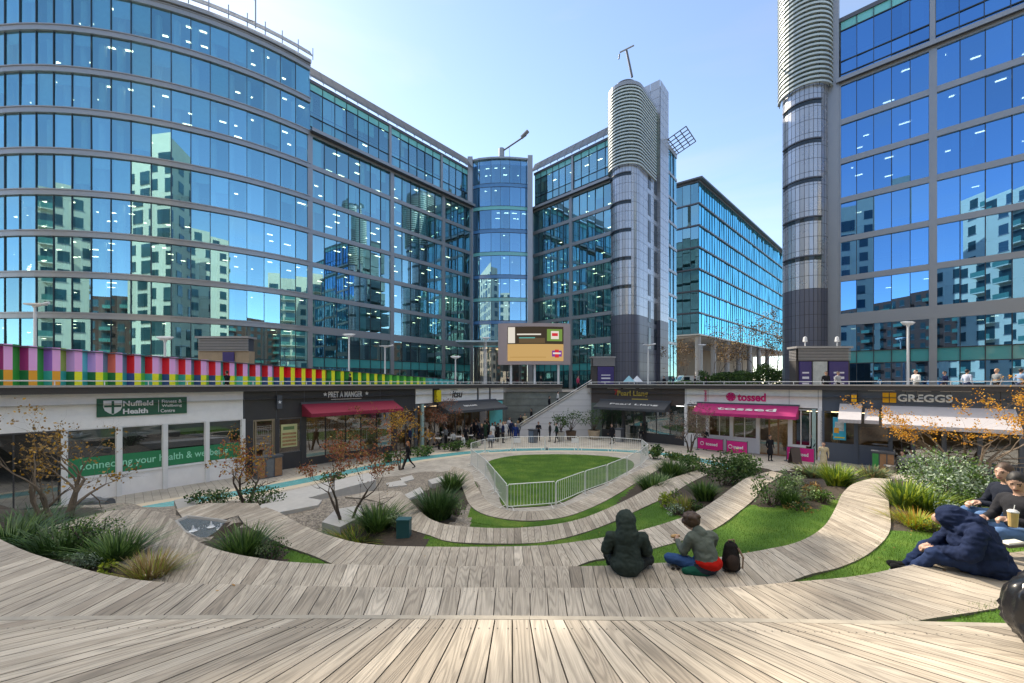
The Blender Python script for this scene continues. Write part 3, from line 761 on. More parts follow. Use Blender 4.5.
def straight_block(name, label, cat, P0, P1, bays, order='left', base_loc=None, levels=7, attic=True, gm=G_TEAL, blinds=.40, topz=None, pane=1.5, louvre=True, depth=9, ga=None, lights=True, ground=True, ledge_over=.9, pier=.55):
    """a straight wing: bays between piers, seven storeys, a ledge, a two-storey attic and a louvred screen on the roof"""
    P0 = Vector(P0); P1 = Vector(P1); d = (P1 - P0); L = d.length; d.normalize(); n = Vector((d.y, -d.x))
    th = thing(name, label, cat, base_loc or ((P0.x + P1.x) / 2, (P0.y + P1.y) / 2, ZD))
    fr = Frame(P0, d)
    cuts = [b * L for b in bays]
    bd = MB(); top = LV[levels - 1]
    for k in range(levels): fr.box(bd, 0, L, -.4, .16, LV[k] - (.27 if k else .5), LV[k] + (.27 if k else .4), SPAN)
    bd.build('floor_bands', th)
    pb = MB()
    for c in cuts: fr.box(pb, c - pier / 2, c + pier / 2, -.4, .20, ZD, top - .3, SPAN)
    for c in cuts[1:-1]: fr.box(pb, c - .18, c + .18, -.7, -.28, top + .34, top + 6.6, SPAN)
    pb.build('piers', th)
    for c0, c1 in zip(cuts, cuts[1:]):
        pth = [tuple(P0 + d * (c0 + .2)), tuple(P0 + d * (c1 - .2))]
        for k in range(levels - 1): window_wall(th, pth, LV[k] + .27, LV[k + 1] - .27, pane, gm, tilt=.012)
        window_wall(th, pth, ZD + .3, LV[0] - .5, pane, gm, tilt=.012, transoms=(ZD + 2.9, ZD + 4.1), spandrel=(1,), sm=TEALP, name='ground_floor_window')
        if attic:
            sb = [tuple(Vector(q) - n * .5) for q in pth]
            window_wall(th, sb, top + .34, top + 6.5, pane, ga or gm, tilt=.012, transoms=(top + 1.2, top + 2.5, top + 5.6), spandrel=(0, 2) if False else (3,), sm=TEALP2, name='attic_window')
    full = [tuple(P0 + d * .05), tuple(P1 - d * .05)]
    for k in range(levels - 1): interior(th, full, LV[k] + .34, LV[k + 1] - .34, depth, blinds=blinds, lights=lights)
    interior(th, full, ZD, LV[0] - .5, depth, blinds=.05)
    if attic:
        sb = [tuple(Vector(q) - n * .5) for q in full]
        interior(th, sb, top + .34, top + 3.0, depth, blinds=blinds, lights=lights, slab=.2); interior(th, sb, top + 3.2, top + 6.5, depth, blinds=blinds, lights=lights)
        mb = MB(); fr.box(mb, -.1, L + .1, -.5, ledge_over, top + .02, top + .33, SPAN_D); fr.box(mb, -.1, L + .1, ledge_over, ledge_over + .06, top - .02, top + .38, SPAN); mb.build('ledge', th)
        mb = MB(); fr.box(mb, 0, L, -9, -.35, top + 6.5, top + 6.9, SPAN_D); mb.build('roof', th)
        if louvre:
            mb = MB(); zz = top + 6.7
            for q in range(8): fr.box(mb, 0, L, .25 - .13 * q, .37 - .13 * q, zz + .10 + .24 * q, zz + .15 + .24 * q, SPAN)
            u = 0
            while u <= L + .01: mb.tube([fr.p(u, .4, zz - .2), fr.p(u, -.8, zz + 2.0)], .05, SPAN, 6); u += L / round(L / 1.5)
            mb.build('roof_louvres', th)
    return th, fr, L
SL0 = (-24.4, 48.0); SL1 = (-24.4 + .852 / 1.3137 * 26.8, 48 + 26.8 / 1.3137)
straight_block('office_wing', 'long teal glass wing between the rounded office block and the blue link tower', 'office building', SL0, SL1, [0, .42, .77, 1.0])
# pier where the rounded block meets the wing
# --- central blue link tower
T0 = Vector((-6.75, 69.3)); T1 = Vector((2.65, 68.8)); 
lt = thing('link_tower', 'narrow blue glass link tower between the two teal wings, small crane on top', 'office building', (-2, 69, ZD))
LA = [tuple(T0)] + [(-5.6, 68.75), (-3.6, 68.4), (-2.0, 68.3), (-.4, 68.35), (1.5, 68.6)] + [tuple(T1)]
G_LINK = glass('link_blue_glass', (0.22, 0.46, 0.62), (0.36, 0.68, 0.92), .36)
zt = CAMZ + 38.4
zz = ZD + .2; k = 0
heads = [ZD + 5.3] + LV[:9]
mb = MB()
for k in range(8):
    z0 = LV[k]; window_wall(lt, LA, z0 + .32, LV[k + 1] - .32, 1.55, G_LINK, tilt=.006); interior(lt, LA, z0 + .32, LV[k + 1] - .32, 5, blinds=.0, cols=30, furn=False)
    ribbon(mb, LA, -.2, .02, z0 - .32, z0 + .32, TEALP2 if k % 2 == 0 else mat('blue_spandrel', (.06, .20, .42), .12, var=.1, coat=.5))
    for q in (-.32, .32): ribbon(mb, LA, .02, .06, z0 + q - .03, z0 + q + .03, MULL)
    mb.build('spandrel', lt); mb = MB()
window_wall(lt, LA, LV[8] - .5, zt, 1.55, G_LINK, tilt=.006)
window_wall(lt, LA, ZD + .1, LV[0] - .32, 1.55, G_SHOP, tilt=.006, name='lobby_window'); interior(lt, LA, ZD, LV[0] - .32, 6, blinds=0, cols=3, lmat=emis('warm_lobby', (1, .72, .38), 4.0))
mb = MB(); ribbon(mb, LA, -4, .35, zt, zt + .3, SPAN); mb.build('roof', lt)
mb = MB()
for x, y in ((-7.2, 68.6), (3.1, 68.2)): mb.box(x - .42, x + .42, y - .3, y + 1.5, ZD, zt + .5, SPAN)
mb.build('side_piers', lt)
mb = MB(); mb.tube([(-1.8, 68.5, zt + .3), (-1.8, 68.5, zt + 1.9)], .5, SPAN, 10); mb.tube([(-1.8, 68.5, zt + 1.4), (2.4, 66.8, zt + 3.2)], .13, SPAN_D, 6); mb.tube([(1.6, 67.0, zt + 2.9), (2.7, 66.8, zt + 3.9)], .3, SPAN_D, 6); mb.tube([(-.5, 68, zt + 2), (-.4, 68, zt + .3)], .04, SPAN_D, 5)
mb.build('roof_crane', lt)
# entrance canopy by the link tower
cn = thing('entrance_canopy', 'flat pale glass canopy on a slim post in front of the blue link tower', 'canopy', (-4, 60, ZD))
mb = MB(); mb.box(-8.2, .0, 58, 64, CAMZ + 6.0, CAMZ + 6.22, mat('canopy_glass', (.45, .60, .66), .2, var=.05)); mb.build('canopy_roof', cn)
mb = MB(); mb.lathe((-4.1, 59.0, ZD), [(.11, 0), (.11, CAMZ + 6.0 - ZD)], mat('white_metal', (.72, .72, .72), .35, var=.03)); mb.build('post', cn)
# --- right wing
RW0 = (3.6, 69.9); RW1 = (14.95, 58.75)
straight_block('office_wing', 'short teal glass wing between the blue link tower and the silver stair tower', 'office building', RW0, RW1, [0, .52, 1.0], pane=1.35, ledge_over=.7)

# --- metal clad stair towers
CLAD = mat('silver_cladding', (0.42, 0.43, 0.46), .28, metal=.65, var=.07, scale=.5)
CLAD2 = mat('charcoal_cladding', (0.115, 0.12, 0.155), .40, metal=.3, var=.07, scale=.5)
JOINT = mat('cladding_joint', (.05, .05, .055), .7, var=0)
LOUV = mat('pale_louvre', (.40, .45, .45), .45, metal=.3, var=.1)
GREENCORE = mat('green_plant_core', (.07, .15, .10), .6, var=.5, scale=1.5)
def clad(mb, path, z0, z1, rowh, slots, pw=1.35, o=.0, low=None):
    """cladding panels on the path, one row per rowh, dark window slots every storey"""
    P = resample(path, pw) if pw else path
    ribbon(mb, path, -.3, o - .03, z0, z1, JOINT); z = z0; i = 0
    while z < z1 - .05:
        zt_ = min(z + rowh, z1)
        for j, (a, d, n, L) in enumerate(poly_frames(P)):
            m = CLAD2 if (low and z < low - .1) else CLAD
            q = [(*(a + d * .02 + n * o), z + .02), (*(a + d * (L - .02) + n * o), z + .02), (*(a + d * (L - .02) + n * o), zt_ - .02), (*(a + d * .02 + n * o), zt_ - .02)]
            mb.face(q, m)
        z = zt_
def cage(mb, path, z0, z1, step=.46):
    z = z0; P = path
    while z < z1:
        ribbon(mb, P, .15, .42, z, z + .09, LOUV); ribbon(mb, P, .34, .40, z + .09, z + .22, LOUV); z += step
    for i, (x, y) in enumerate(offset(path, .25)):
        if i % 3 == 0: mb.tube([(x, y, z0 - .2), (x, y, z1 + .2)], .05, MULL, 6)
def stair_tower(name, label, C, r, axis, flank, topz, cagez, low, slots_z, loc, flank_cage=6):
    n2 = Vector((axis[1], -axis[0])); th = thing(name, label, 'tower', loc)
    aR = math.atan2(n2.y, n2.x); nose = arc(C, r, aR - math.pi, aR, 16)
    e = Vector(nose[-1]) + Vector(axis) * flank; s = Vector(nose[0]) + Vector(axis) * flank * .25
    path = [tuple(s)] + nose + [tuple(e)]
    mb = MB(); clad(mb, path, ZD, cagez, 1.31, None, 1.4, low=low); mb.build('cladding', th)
    for z in slots_z:
        mb = MB(); ribbon(mb, nose[2:-4], -.02, .03, z, z + .38, mat('slot_glass', (.02, .03, .04), .1, var=0)); ribbon(mb, nose[2:-4], -.02, .12, z + .38, z + .50, SPAN_D)
        mb.build('slot_window', th)
    # louvred crown round a green service core
    mb = MB(); ribbon(mb, path, -.5, -.02, cagez, topz - .4, GREENCORE); mb.build('service_core', th)
    mb = MB(); e2 = Vector(nose[-1]) + Vector(axis) * flank_cage; cp = [tuple(s)] + nose + [tuple(e2)]; cage(mb, cp, cagez - .3, topz - .6); mb.build('louvres', th)
    mb = MB(); ribbon(mb, cp, -1.2, .35, topz - .5, topz, SPAN); ribbon(mb, offset(cp, -.9), -.6, .3, topz, topz + .9, SPAN_D); mb.build('tower_cap', th)
    return th, nose, path
ax = Vector((.65, .76)).normalized()
st_t, nose, pth = stair_tower('stair_tower', 'tall rounded silver stair tower with a louvred green crown beside the right wing', (16.4, 57.37), 2.1, ax, 9.2, CAMZ + 41.8, CAMZ + 30.6, CAMZ + 9.6,
    [CAMZ + 12.3 + 3.93 * k + .9 for k in range(5)], (17, 58, ZD), 5.2)
mb = MB(); hx, hy = 16.6, 57.0; tz = CAMZ + 44.2
mb.tube([(hx + .6, hy, tz - .4), (hx - .2, hy, tz + 3.4)], .16, SPAN_D, 6); mb.tube([(hx - 1.2, hy - .3, tz + 2.9), (hx + .9, hy + .2, tz + 4.3)], .10, SPAN_D, 6); mb.tube([(hx - 1.2, hy, tz + 2.9), (hx - 1.3, hy, tz + 2.2)], .10, SPAN_D, 6)
mb.build('window_crane', st_t)
mb = MB()
for u in (3.0, 5.4):      # dark vertical window strips in the flank
    q = Vector(nose[-1]) + ax * u; n = Vector((ax.y, -ax.x)); p = [q + n * .05, q + ax * .9 + n * .05, q + ax * .9 - n * .1, q - n * .1]
    for k in range(7):
        z = CAMZ + 5 + 3.93 * k; mb.hexa([(x.x, x.y, z) for x in p] + [(x.x, x.y, z + 3.1) for x in p], mat('slot_glass'))
mb.build('flank_windows', st_t)
mb = MB(); q = Vector(nose[-1]) + ax * 6.4; n = Vector((ax.y, -ax.x)); tzz = CAMZ + 44.0
p = [q + n * .5, q + ax * 3.6 + n * .5, q + ax * 3.6 - n * 4, q - n * 4]; z = ZD
p2 = [x for x in p]
mb.hexa([(x.x, x.y, ZD) for x in p2] + [(x.x, x.y, tzz + 1.2) for x in p2], JOINT)
z = ZD
while z < tzz + 1.1:
    for (a_, b_) in ((p[0], p[1]), (p[3], p[0])):
        dd = (b_ - a_); nn = Vector((dd.y, -dd.x)).normalized() * .03; k = 3
        for i in range(k):
            a2 = a_ + dd * ((i + .015) / k) + nn; b2 = a_ + dd * ((i + .985) / k) + nn
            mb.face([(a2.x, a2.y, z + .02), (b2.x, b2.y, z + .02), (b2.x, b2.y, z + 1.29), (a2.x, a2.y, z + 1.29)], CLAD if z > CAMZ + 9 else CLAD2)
    z += 1.31
mb.build('lift_shaft', st_t)
# glazed end behind the stair tower, with a lattice canopy
q0 = q + ax * 3.7 + n * .2; q1 = q0 + ax * 4.6
gz = thing('glazed_stairwell', 'slim glazed stairwell topped by a square lattice canopy, right of the silver stair tower', 'office building', (q0.x, q0.y, ZD))
for k in range(8):
    window_wall(gz, [tuple(q0), tuple(q1)], LV[k] + .2 if k else ZD, LV[k + 1] - .2 if k else LV[1] - .2, 1.5, G_TEAL, transoms=()); 
    interior(gz, [tuple(q0), tuple(q1)], LV[k], LV[k + 1] - .2, 4, lights=False, cols=20, furn=False)
mb = MB()
for k in range(9): ribbon(mb, [tuple(q0), tuple(q1)], -.3, .1, LV[k] - .2, LV[k] + .2, SPAN)
ribbon(mb, [tuple(q0), tuple(q1)], -4, .1, LV[8] + .2, LV[8] + .6, SPAN); mb.build('floor_bands', gz)
mb = MB(); zc = LV[8] + .3; c0 = q0 - n * .5; 
for i in range(6): a_ = c0 + ax * (i * 1.0 - .5); mb.tube([(a_.x, a_.y, zc), ((a_ + n * 3.6).x, (a_ + n * 3.6).y, zc + 1.2)], .08, SPAN_D, 5)
for i in range(5): a_ = c0 + n * (i * .9) - ax * .5; b_ = a_ + ax * 5.0; zq = zc + 1.2 * i * .9 / 3.6; mb.tube([(a_.x, a_.y, zq), (b_.x, b_.y, zq)], .08, SPAN_D, 5)
mb.build('lattice_canopy', gz)

# --- far office across the road
F0 = Vector((38.0, 81.0)); fd = Vector((1.05, 1)).normalized(); F1 = F0 + fd * 84; Fl = F0 + Vector((-7.5, 5.5))
fo = thing('far_office_building', 'distant turquoise glass office on white columns behind the bare trees', 'office building', (45, 88, ZD))
G_FAR = glass('turquoise_glass', (0.30, 0.85, 0.90), (0.20, 0.72, 0.92), .75)
zf = [CAMZ + 9.9 + 4.45 * k for k in range(8)]
BK = [tuple(Fl), tuple(F0)]; FR = [tuple(F0), tuple(F1)]
mb = MB()
for k in range(8):
    for pq in ([tuple(Fl), tuple(F0), tuple(F1)],): ribbon(mb, pq, -.3, .25, zf[k] - .14, zf[k] + .14, SPAN_D if k else mat('pale_soffit', (.5, .48, .44), .6))
ribbon(mb, [tuple(Fl), tuple(F0), tuple(F1)], -2, 1.0, zf[7] + .2, zf[7] + .5, SPAN_D)
mb.build('floor_bands', fo)
for k in range(7):
    window_wall(fo, FR, zf[k] + .2, zf[k + 1] - .2, 1.45, G_FAR, tilt=.015, mdepth=.07); window_wall(fo, BK, zf[k] + .2, zf[k + 1] - .2, 1.5, G_TEAL, tilt=.02)
    interior(fo, FR, zf[k] + .2, zf[k + 1] - .2, 6, lights=False, furn=False, blinds=.85, bm=mat('turquoise_backing', (.35, .80, .82), .8, var=.1)); interior(fo, BK, zf[k] + .2, zf[k + 1] - .2, 6, furn=False)  # turquoise backing added behind the panes to brighten the facade
mb = MB(); P = offset([tuple(Fl), tuple(F0), tuple(F1)], -.1); Q = offset([tuple(Fl), tuple(F0), tuple(F1)], -14)
for i in range(2): mb.face([(*P[i], zf[0] - .25), (*P[i + 1], zf[0] - .25), (*Q[i + 1], zf[0] - .25), (*Q[i], zf[0] - .25)], mat('pale_soffit'))
mb.build('soffit', fo)
for i in range(7):
    q = F0 + fd * (.8 + i * 8.5) + Vector((-fd.y, fd.x)) * -.2 * -1; mb = MB(); mb.lathe((q.x, q.y + .6, ZD), [(.55, 0), (.55, zf[0] - ZD - .2)], mat('white_column', (.34, .32, .30), .6, var=.05), 14); mb.build('column', fo)
mb = MB(); a_ = offset(FR, -13); ribbon(mb, a_, -.2, 0, ZD, zf[0] - .3, mat('warm_lobby_wall', (.30, .22, .15), .7, var=.3, scale=.3)); mb.build('lobby_wall', fo)

# --- the right hand tower and office
rt, rnose, rpth = stair_tower('stair_tower', 'rounded silver stair tower with a louvred green crown beside the deep blue office', (30.8, 41.9), 1.95, (.6, .8), 0.1, CAMZ + 45, CAMZ + 30.3, CAMZ + 8.4,
    [CAMZ + 12.4 + 3.93 * k for k in range(5)], (31, 40.5, ZD), .1)
RB0 = (32.9, 40.2); RB1 = (32.9 + .73 * 26, 40.2 - .68 * 26)
rb, rfr, rL = straight_block('office_building', 'deep blue glass office with wide grey floor bands behind the grey bakery', 'office building', RB0, RB1, [0, .255, .60, 1.0], gm=G_DEEP, blinds=.12, pane=1.38, louvre=False, ledge_over=.5, pier=.5, levels=7)
mb = MB(); rfr.box(mb, -1.3, 0.1, -.8, .32, ZD, CAMZ + 44, SPAN); mb.build('corner_pier', rb)
mb = MB(); rfr.box(mb, 0, rL, -.2, .22, LV[0] - .75, LV[0] + .42, SPAN); mb.build('fascia', rb)

# --- behind the viewer: stone apartment blocks that show up in the glass
STONE = mat('cream_render', (.74, .67, .53), .8, var=.08, scale=.4); WIN_D = mat('apartment_glass', (.03, .07, .08), .08, var=.2, coat=.6)
BRICK = mat('dark_brick', (.13, .055, .04), .85, var=.3, scale=.5); BALC = mat('balcony_green_glass', (.10, .26, .22), .15, var=.1)
def apartment(label, poly, z1, seed, STONE=STONE):
    random.seed(seed); c = sum((Vector(p) for p in poly), Vector((0, 0))) / len(poly); th = thing('apartment_building', label, 'apartment building', (c.x, c.y, ZD - .9))
    mb = MB(); n = len(poly); zb = ZD - .9
    for i in range(n): a, b = poly[i], poly[(i + 1) % n]; mb.face([(*a, zb), (*b, zb), (*b, z1), (*a, z1)], STONE)
    mb.face([(*p, z1) for p in poly], SPAN_D); mb.build('walls', th)
    for i in range(n):
        fr = Frame(poly[i], Vector(poly[(i + 1) % n]) - Vector(poly[i])); L = (Vector(poly[(i + 1) % n]) - Vector(poly[i])).length; wb = MB(); z = zb + 4.2; k = max(1, int(L / 3.4)); kind = [random.choice('wwb') for _ in range(k)]
        while z < z1 - 2.5:
            for j in range(k):
                u = (j + .5) * L / k
                if kind[j] == 'w': fr.box(wb, u - .75, u + .75, -.1, .02, z, z + 1.9, WIN_D); fr.box(wb, u - .85, u + .85, -.02, .10, z - .12, z, SPAN)
                else: fr.box(wb, u - 1.3, u + 1.3, -.1, .02, z - .6, z + 1.9, WIN_D); fr.box(wb, u - 1.4, u + 1.4, 0.0, 1.2, z - .85, z - .65, STONE); fr.box(wb, u - 1.4, u + 1.4, 1.14, 1.18, z - .65, z + .35, BALC)
            z += 3.3
        wb.build('windows', th)
sx, sy = -SUN_AZ.x, -SUN_AZ.y
e0 = Vector((-15.6, -15.5))
apartment('cream apartment block with small square windows behind the viewer, seen mirrored in the glass', [tuple(e0), (-36, -11), (-52, -26), tuple(e0 - Vector((sx, sy)) * 24)], CAMZ + 44, 3)
apartment('second cream apartment block farther right behind the viewer, seen mirrored in the glass', [(14, -26), (-11, -29), (-9, -52), (18, -50)], CAMZ + 38, 5)
apartment('third cream apartment block far left behind the viewer, seen mirrored in the glass', [(-66, -8), (-86, 4), (-100, -20), (-78, -30)], CAMZ + 36, 8)
apartment('fourth apartment block far right beside the viewer, seen mirrored in the glass', [(60, 20), (48, -12), (70, -20), (84, 10)], CAMZ + 34, 9)

apartment('long low brick coloured block far behind the viewer, seen mirrored in the glass', [(120, -62), (-130, -62), (-130, -80), (120, -80)], CAMZ + 25, 12, BRICK)
apartment('low block far to the right beside the viewer, seen mirrored in the glass', [(112, 60), (96, -60), (118, -60), (134, 60)], CAMZ + 22, 14, BRICK)
# ------------------------------------------------------------------ sunken shop fronts under the deck
random.seed(11)
WHITE = mat('white_paint', (.74, .74, .74), .5, var=.05, scale=2)
OFFW = mat('white_cladding', (.86, .84, .83), .55, var=.09, scale=2)
BLK = mat('near_black_cladding', (.035, .035, .04), .45, var=.15)
CHAR = mat('charcoal_paint', (.075, .085, .105), .5, var=.08)
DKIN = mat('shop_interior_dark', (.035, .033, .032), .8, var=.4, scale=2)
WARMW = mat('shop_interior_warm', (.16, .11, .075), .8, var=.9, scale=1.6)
WARM = emis('warm_shop_lamp', (1.0, .74, .42), 3.0)
COOL = emis('cool_shop_lamp', (.9, .96, 1.0), 3.5)
GREEN = mat('green_vinyl', (.015, .22, .09), .4, var=.05)
BURG = mat('burgundy_awning', (.24, .014, .042), .8, var=.10)
PINK = mat('pink_awning', (.44, .02, .15), .75, var=.07)
GREYAW = mat('dark_grey_awning', (.055, .06, .07), .8, var=.1)
PALEAW = mat('pale_grey_awning', (.46, .44, .46), .8, var=.08)
TIMBER = mat('shop_timber', (.28, .15, .075), .6, var=.3, scale=5)
BROWNF = mat('dark_brown_fascia', (.075, .055, .05), .5, var=.1)
MET = mat('white_metal', (.72, .72, .72), .35, var=.03)
STONEW = mat('stone_cladding_wall', (.19, .21, .19), .6, var=.45, scale=.9)
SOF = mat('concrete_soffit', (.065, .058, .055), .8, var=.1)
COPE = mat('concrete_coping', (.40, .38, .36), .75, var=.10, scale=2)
FT = 4.95

def shop_thing(name, label, fr, p0, p1): 
    u0, u1 = fr.u(p0), fr.u(p1); q = fr.p((u0 + u1) / 2, 0, 0); return thing(name, label, 'shop', q), u0, u1
def shop_shell(th, fr, u0, u1, wallm=DKIN, depth=5.0, lamps=WARM, floorm=None, h=3.3, n=6):
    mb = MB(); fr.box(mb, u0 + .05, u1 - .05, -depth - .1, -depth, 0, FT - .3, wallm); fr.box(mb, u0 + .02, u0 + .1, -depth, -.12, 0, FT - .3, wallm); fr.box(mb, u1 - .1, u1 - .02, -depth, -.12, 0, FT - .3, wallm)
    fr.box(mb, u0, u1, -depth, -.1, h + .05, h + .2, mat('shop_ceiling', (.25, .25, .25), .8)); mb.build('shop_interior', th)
    for i in range(n):
        lb = MB(); u = u0 + (i + .5) * (u1 - u0) / n; fr.box(lb, u - .35, u + .35, -1.6, -1.4, h - .06, h + .04, lamps); lb.build('lamp', th)
def glazing(th, fr, u0, u1, z0, z1, cuts, fm, o=-.05, gm=None, name='shop_window', fw=.05):
    w = MB(); e = [u0] + [u0 + (u1 - u0) * c for c in cuts] + [u1]
    for a, b in zip(e, e[1:]): fr.quad(w, a, b, o + random.uniform(-.004, .004), z0, z1, gm or G_SHOP)
    win = w.build(name, th); f = MB()
    for a in e: fr.box(f, a - fw / 2, a + fw / 2, o - .05, o + .05, z0, z1, fm)
    for z in (z0, z1): fr.box(f, u0, u1, o - .045, o + .045, z - fw / 2, z + fw / 2, fm)
    f.build('window_frame', win); return win
def awning(th, fr, u0, u1, zt, zb, out, m, val=.22, o=.12, text=None, tm=None):
    mb = MB(); n = 12
    for i in range(n):
        a = u0 + (u1 - u0) * i / n; b = u0 + (u1 - u0) * (i + 1) / n; s = .012 * ((i % 2) * 2 - 1)
        mb.face([fr.p(a, o, zt), fr.p(b, o, zt), fr.p(b, o + out, zb), fr.p(a, o + out, zb)], m, r=.5)
        mb.face([fr.p(a, o + out, zb), fr.p(b, o + out, zb), fr.p(b, o + out + s, zb - val), fr.p(a, o + out + s, zb - val)], m, r=.5)
        mb.face([fr.p(a, o + out - .03, zb - .04), fr.p(b, o + out - .03, zb - .04), fr.p(b, o, zt - .04), fr.p(a, o, zt - .04)], m, r=.5)
    for u in (u0, u1): mb.face([fr.p(u, o, zt), fr.p(u, o + out, zb), fr.p(u, o + out, zb - val), fr.p(u, o, zb - val)], m, r=.5)
    aw = mb.build('awning', th); a2 = MB(); fr.box(a2, u0 - .05, u1 + .05, 0, o + .03, zt - .06, zt + .10, CHAR)
    for u in (u0 + .3, u1 - .3): a2.tube([fr.p(u, .05, zb - .1), fr.p(u, out * .95, zb - .06)], .02, MET, 5)
    a2.build('awning_arm', aw)
    if text:
        t = MB(); u, w, hh = text[1], text[2], text[3]; sl = math.atan2(out, zt - zb)
        M = fr.mat4(u, o + out * .52 + .02, zb + (zt - zb) * .48 + .02); R_ = Matrix.Rotation(-sl, 4, 'X'); add_text(t, M @ R_, text[0], tm, width=w, height=hh, depth=.01, bold=.015); t.build('awning_lettering', aw)
    return aw

# 1. gym with green window film
th, u0, u1 = shop_thing('gym', 'white fitness centre with green window film and a green crest sign', LF, -60, 243)
u0 = LF.u(-160)
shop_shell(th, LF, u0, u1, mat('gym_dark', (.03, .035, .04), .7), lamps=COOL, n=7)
mb = MB(); LF.box(mb, u0, u1, -.25, .0, 3.25, FT, OFFW); 
u = u0
mb.build('fascia', th)
mb = MB(); ue = LF.u(64); LF.box(mb, ue, u1, -.2, 0, 0, 1.0, OFFW); LF.box(mb, ue, u1, -.02, .06, 1.0, 1.06, WHITE)
mb.build('low_wall', th)
mb = MB()
for px in (64, 119, 165, 207, 243): a = LF.u(px); LF.box(mb, a - .09, a + .09, -.15, .10, 0, 3.25, WHITE)
mb.build('mullions', th)
px = [64, 119, 165, 207, 243]
for a, b in zip(px, px[1:]): glazing(th, LF, LF.u(a) + .1, LF.u(b) - .1, 1.08, 3.22, [], WHITE, fw=.04)
for a, b in zip(px, px[1:]):
    mb = MB(); LF.quad(mb, LF.u(a) + .12, LF.u(b) - .12, -.02, 1.12, 1.95, GREEN); gf = mb.build('green_film', th); mb = MB(); LF.quad(mb, LF.u(a) + .12, LF.u(b) - .12, -.20, 2.75, 3.2, mat('frosted_film', (.30, .34, .33), .8, var=.05))
    mb.build('frosted_film', th)
t = MB(); ul, ur = LF.u(80), LF.u(228)
add_text(t, LF.mat4((ul + ur) / 2, -.012, 1.52), 'connecting your health & wellbeing', mat('mint_lettering', (.30, .72, .52), .5, var=0), width=ur - ul, height=.46, depth=.0, bold=.01); t.build('film_lettering', th)
# entrance in shadow
glazing(th, LF, u0, LF.u(62) - .1, .05, 3.2, [.25, .5, .75], BLK, name='entrance_door')
mb = MB(); ul, ur = LF.u(96.5), LF.u(186.5); zt_, zb_ = 4.62, 3.72
LF.box(mb, ul, ur, .0, .07, 3.74, 4.58, mat('sign_green', (.012, .10, .055), .4, var=.03)); sg = mb.build('sign', th)
t = MB(); L_ = ur - ul; zc = 4.16
def shield(mb, fr, u, z, s, o, m, m2):
    pts = [(-.5, .5), (-.5, 0), (-.42, -.25), (-.2, -.45), (0, -.56), (.2, -.45), (.42, -.25), (.5, 0), (.5, .5)]
    mb.face([fr.p(u + a * s, o, z + b * s) for a, b in reversed(pts)], m)
    fr.box(mb, u - s * .07, u + s * .07, o + .004, o + .01, z - s * .50, z + s * .46, m2); fr.box(mb, u - s * .46, u + s * .46, o + .0045, o + .0105, z + s * .0, z + s * .14, m2)
shield(t, LF, ul + L_ * .16, zc + .02, .62, .075, WHITE, MATS['sign_green'])
add_text(t, LF.mat4(ul + L_ * .43, .072, zc + .17), 'Nuffield', WHITE, width=L_ * .33, height=.25, depth=.02, bold=.03)
add_text(t, LF.mat4(ul + L_ * .40, .072, zc - .20), 'Health', WHITE, width=L_ * .27, height=.25, depth=.02, bold=.03)
for i, s_ in enumerate(('Fitness &', 'Wellbeing', 'Centre')): add_text(t, LF.mat4(ul + L_ * .815 - (0, 0, .16)[i], .072, zc + .22 - .23 * i), s_, WHITE, width=L_ * (.24, .24, .17)[i], height=.17, depth=.02, bold=.01)
LF.box(t, ul + L_ * .655, ul + L_ * .66, .07, .08, zc - .3, zc + .3, WHITE)
t.build('sign_lettering', sg)

# 2. sandwich shop
th, u0, u1 = shop_thing('sandwich_shop', 'black sandwich shop with burgundy awning and white lettering above it', LF, 244, 415)
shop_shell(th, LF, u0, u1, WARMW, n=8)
mb = MB(); LF.box(mb, u0, u1, -.25, 0, 3.15, FT, BLK); LF.box(mb, u0, LF.u(253), -.2, .02, 0, 3.15, BLK); LF.box(mb, LF.u(275), LF.u(279), -.2, .03, 0, 3.15, BLK); LF.box(mb, LF.u(279), LF.u(306), -.2, .0, 0, 1.0, BLK); LF.box(mb, LF.u(301), LF.u(306), -.2, .03, 0, 3.15, BLK)
LF.box(mb, LF.u(392), LF.u(397), -.2, .03, 0, 3.15, BLK); LF.box(mb, LF.u(306), LF.u(392), -.15, 0, 0, .5, BLK)
for px_ in (243.6, 276, 304, 335, 380): LF.box(mb, LF.u(px_), LF.u(px_) + .03, .0, .012, 3.15, FT, CHAR)
mb.build('facade', th)
glazing(th, LF, LF.u(253), LF.u(275), .1, 3.1, [.12, .9], mat('brass_frame', (.25, .2, .13), .5), fw=.09); glazing(th, LF, LF.u(279), LF.u(301), 1.0, 3.1, [], CHAR); glazing(th, LF, LF.u(306), LF.u(392), .5, 3.1, [.2, .42, .6, .8], BLK); glazing(th, LF, LF.u(397), LF.u(415), .1, 3.1, [.5], CHAR)
mb = MB(); LF.box(mb, LF.u(281), LF.u(297), -.02, .03, 1.35, 2.75, mat('poster_cream', (.50, .50, .25), .6, var=.2, scale=2)); po = mb.build('poster', th)
mb = MB()
for i in range(4): LF.box(mb, LF.u(282.2), LF.u(296), .03, .04, 1.45 + .22 * i, 1.58 + .22 * i, mat('poster_food', (.38, .22, .10), .6, var=.6, scale=9))
LF.box(mb, LF.u(283), LF.u(294), .03, .04, 2.42, 2.62, mat('poster_text_green', (.12, .20, .08), .6)); mb.build('poster_picture', po)
ua, ub = LF.u(301), LF.u(392); awning(th, LF, ua, ub, 3.98, 3.42, 1.3, BURG)
mb = MB(); um = (ua + ub) / 2 + .5
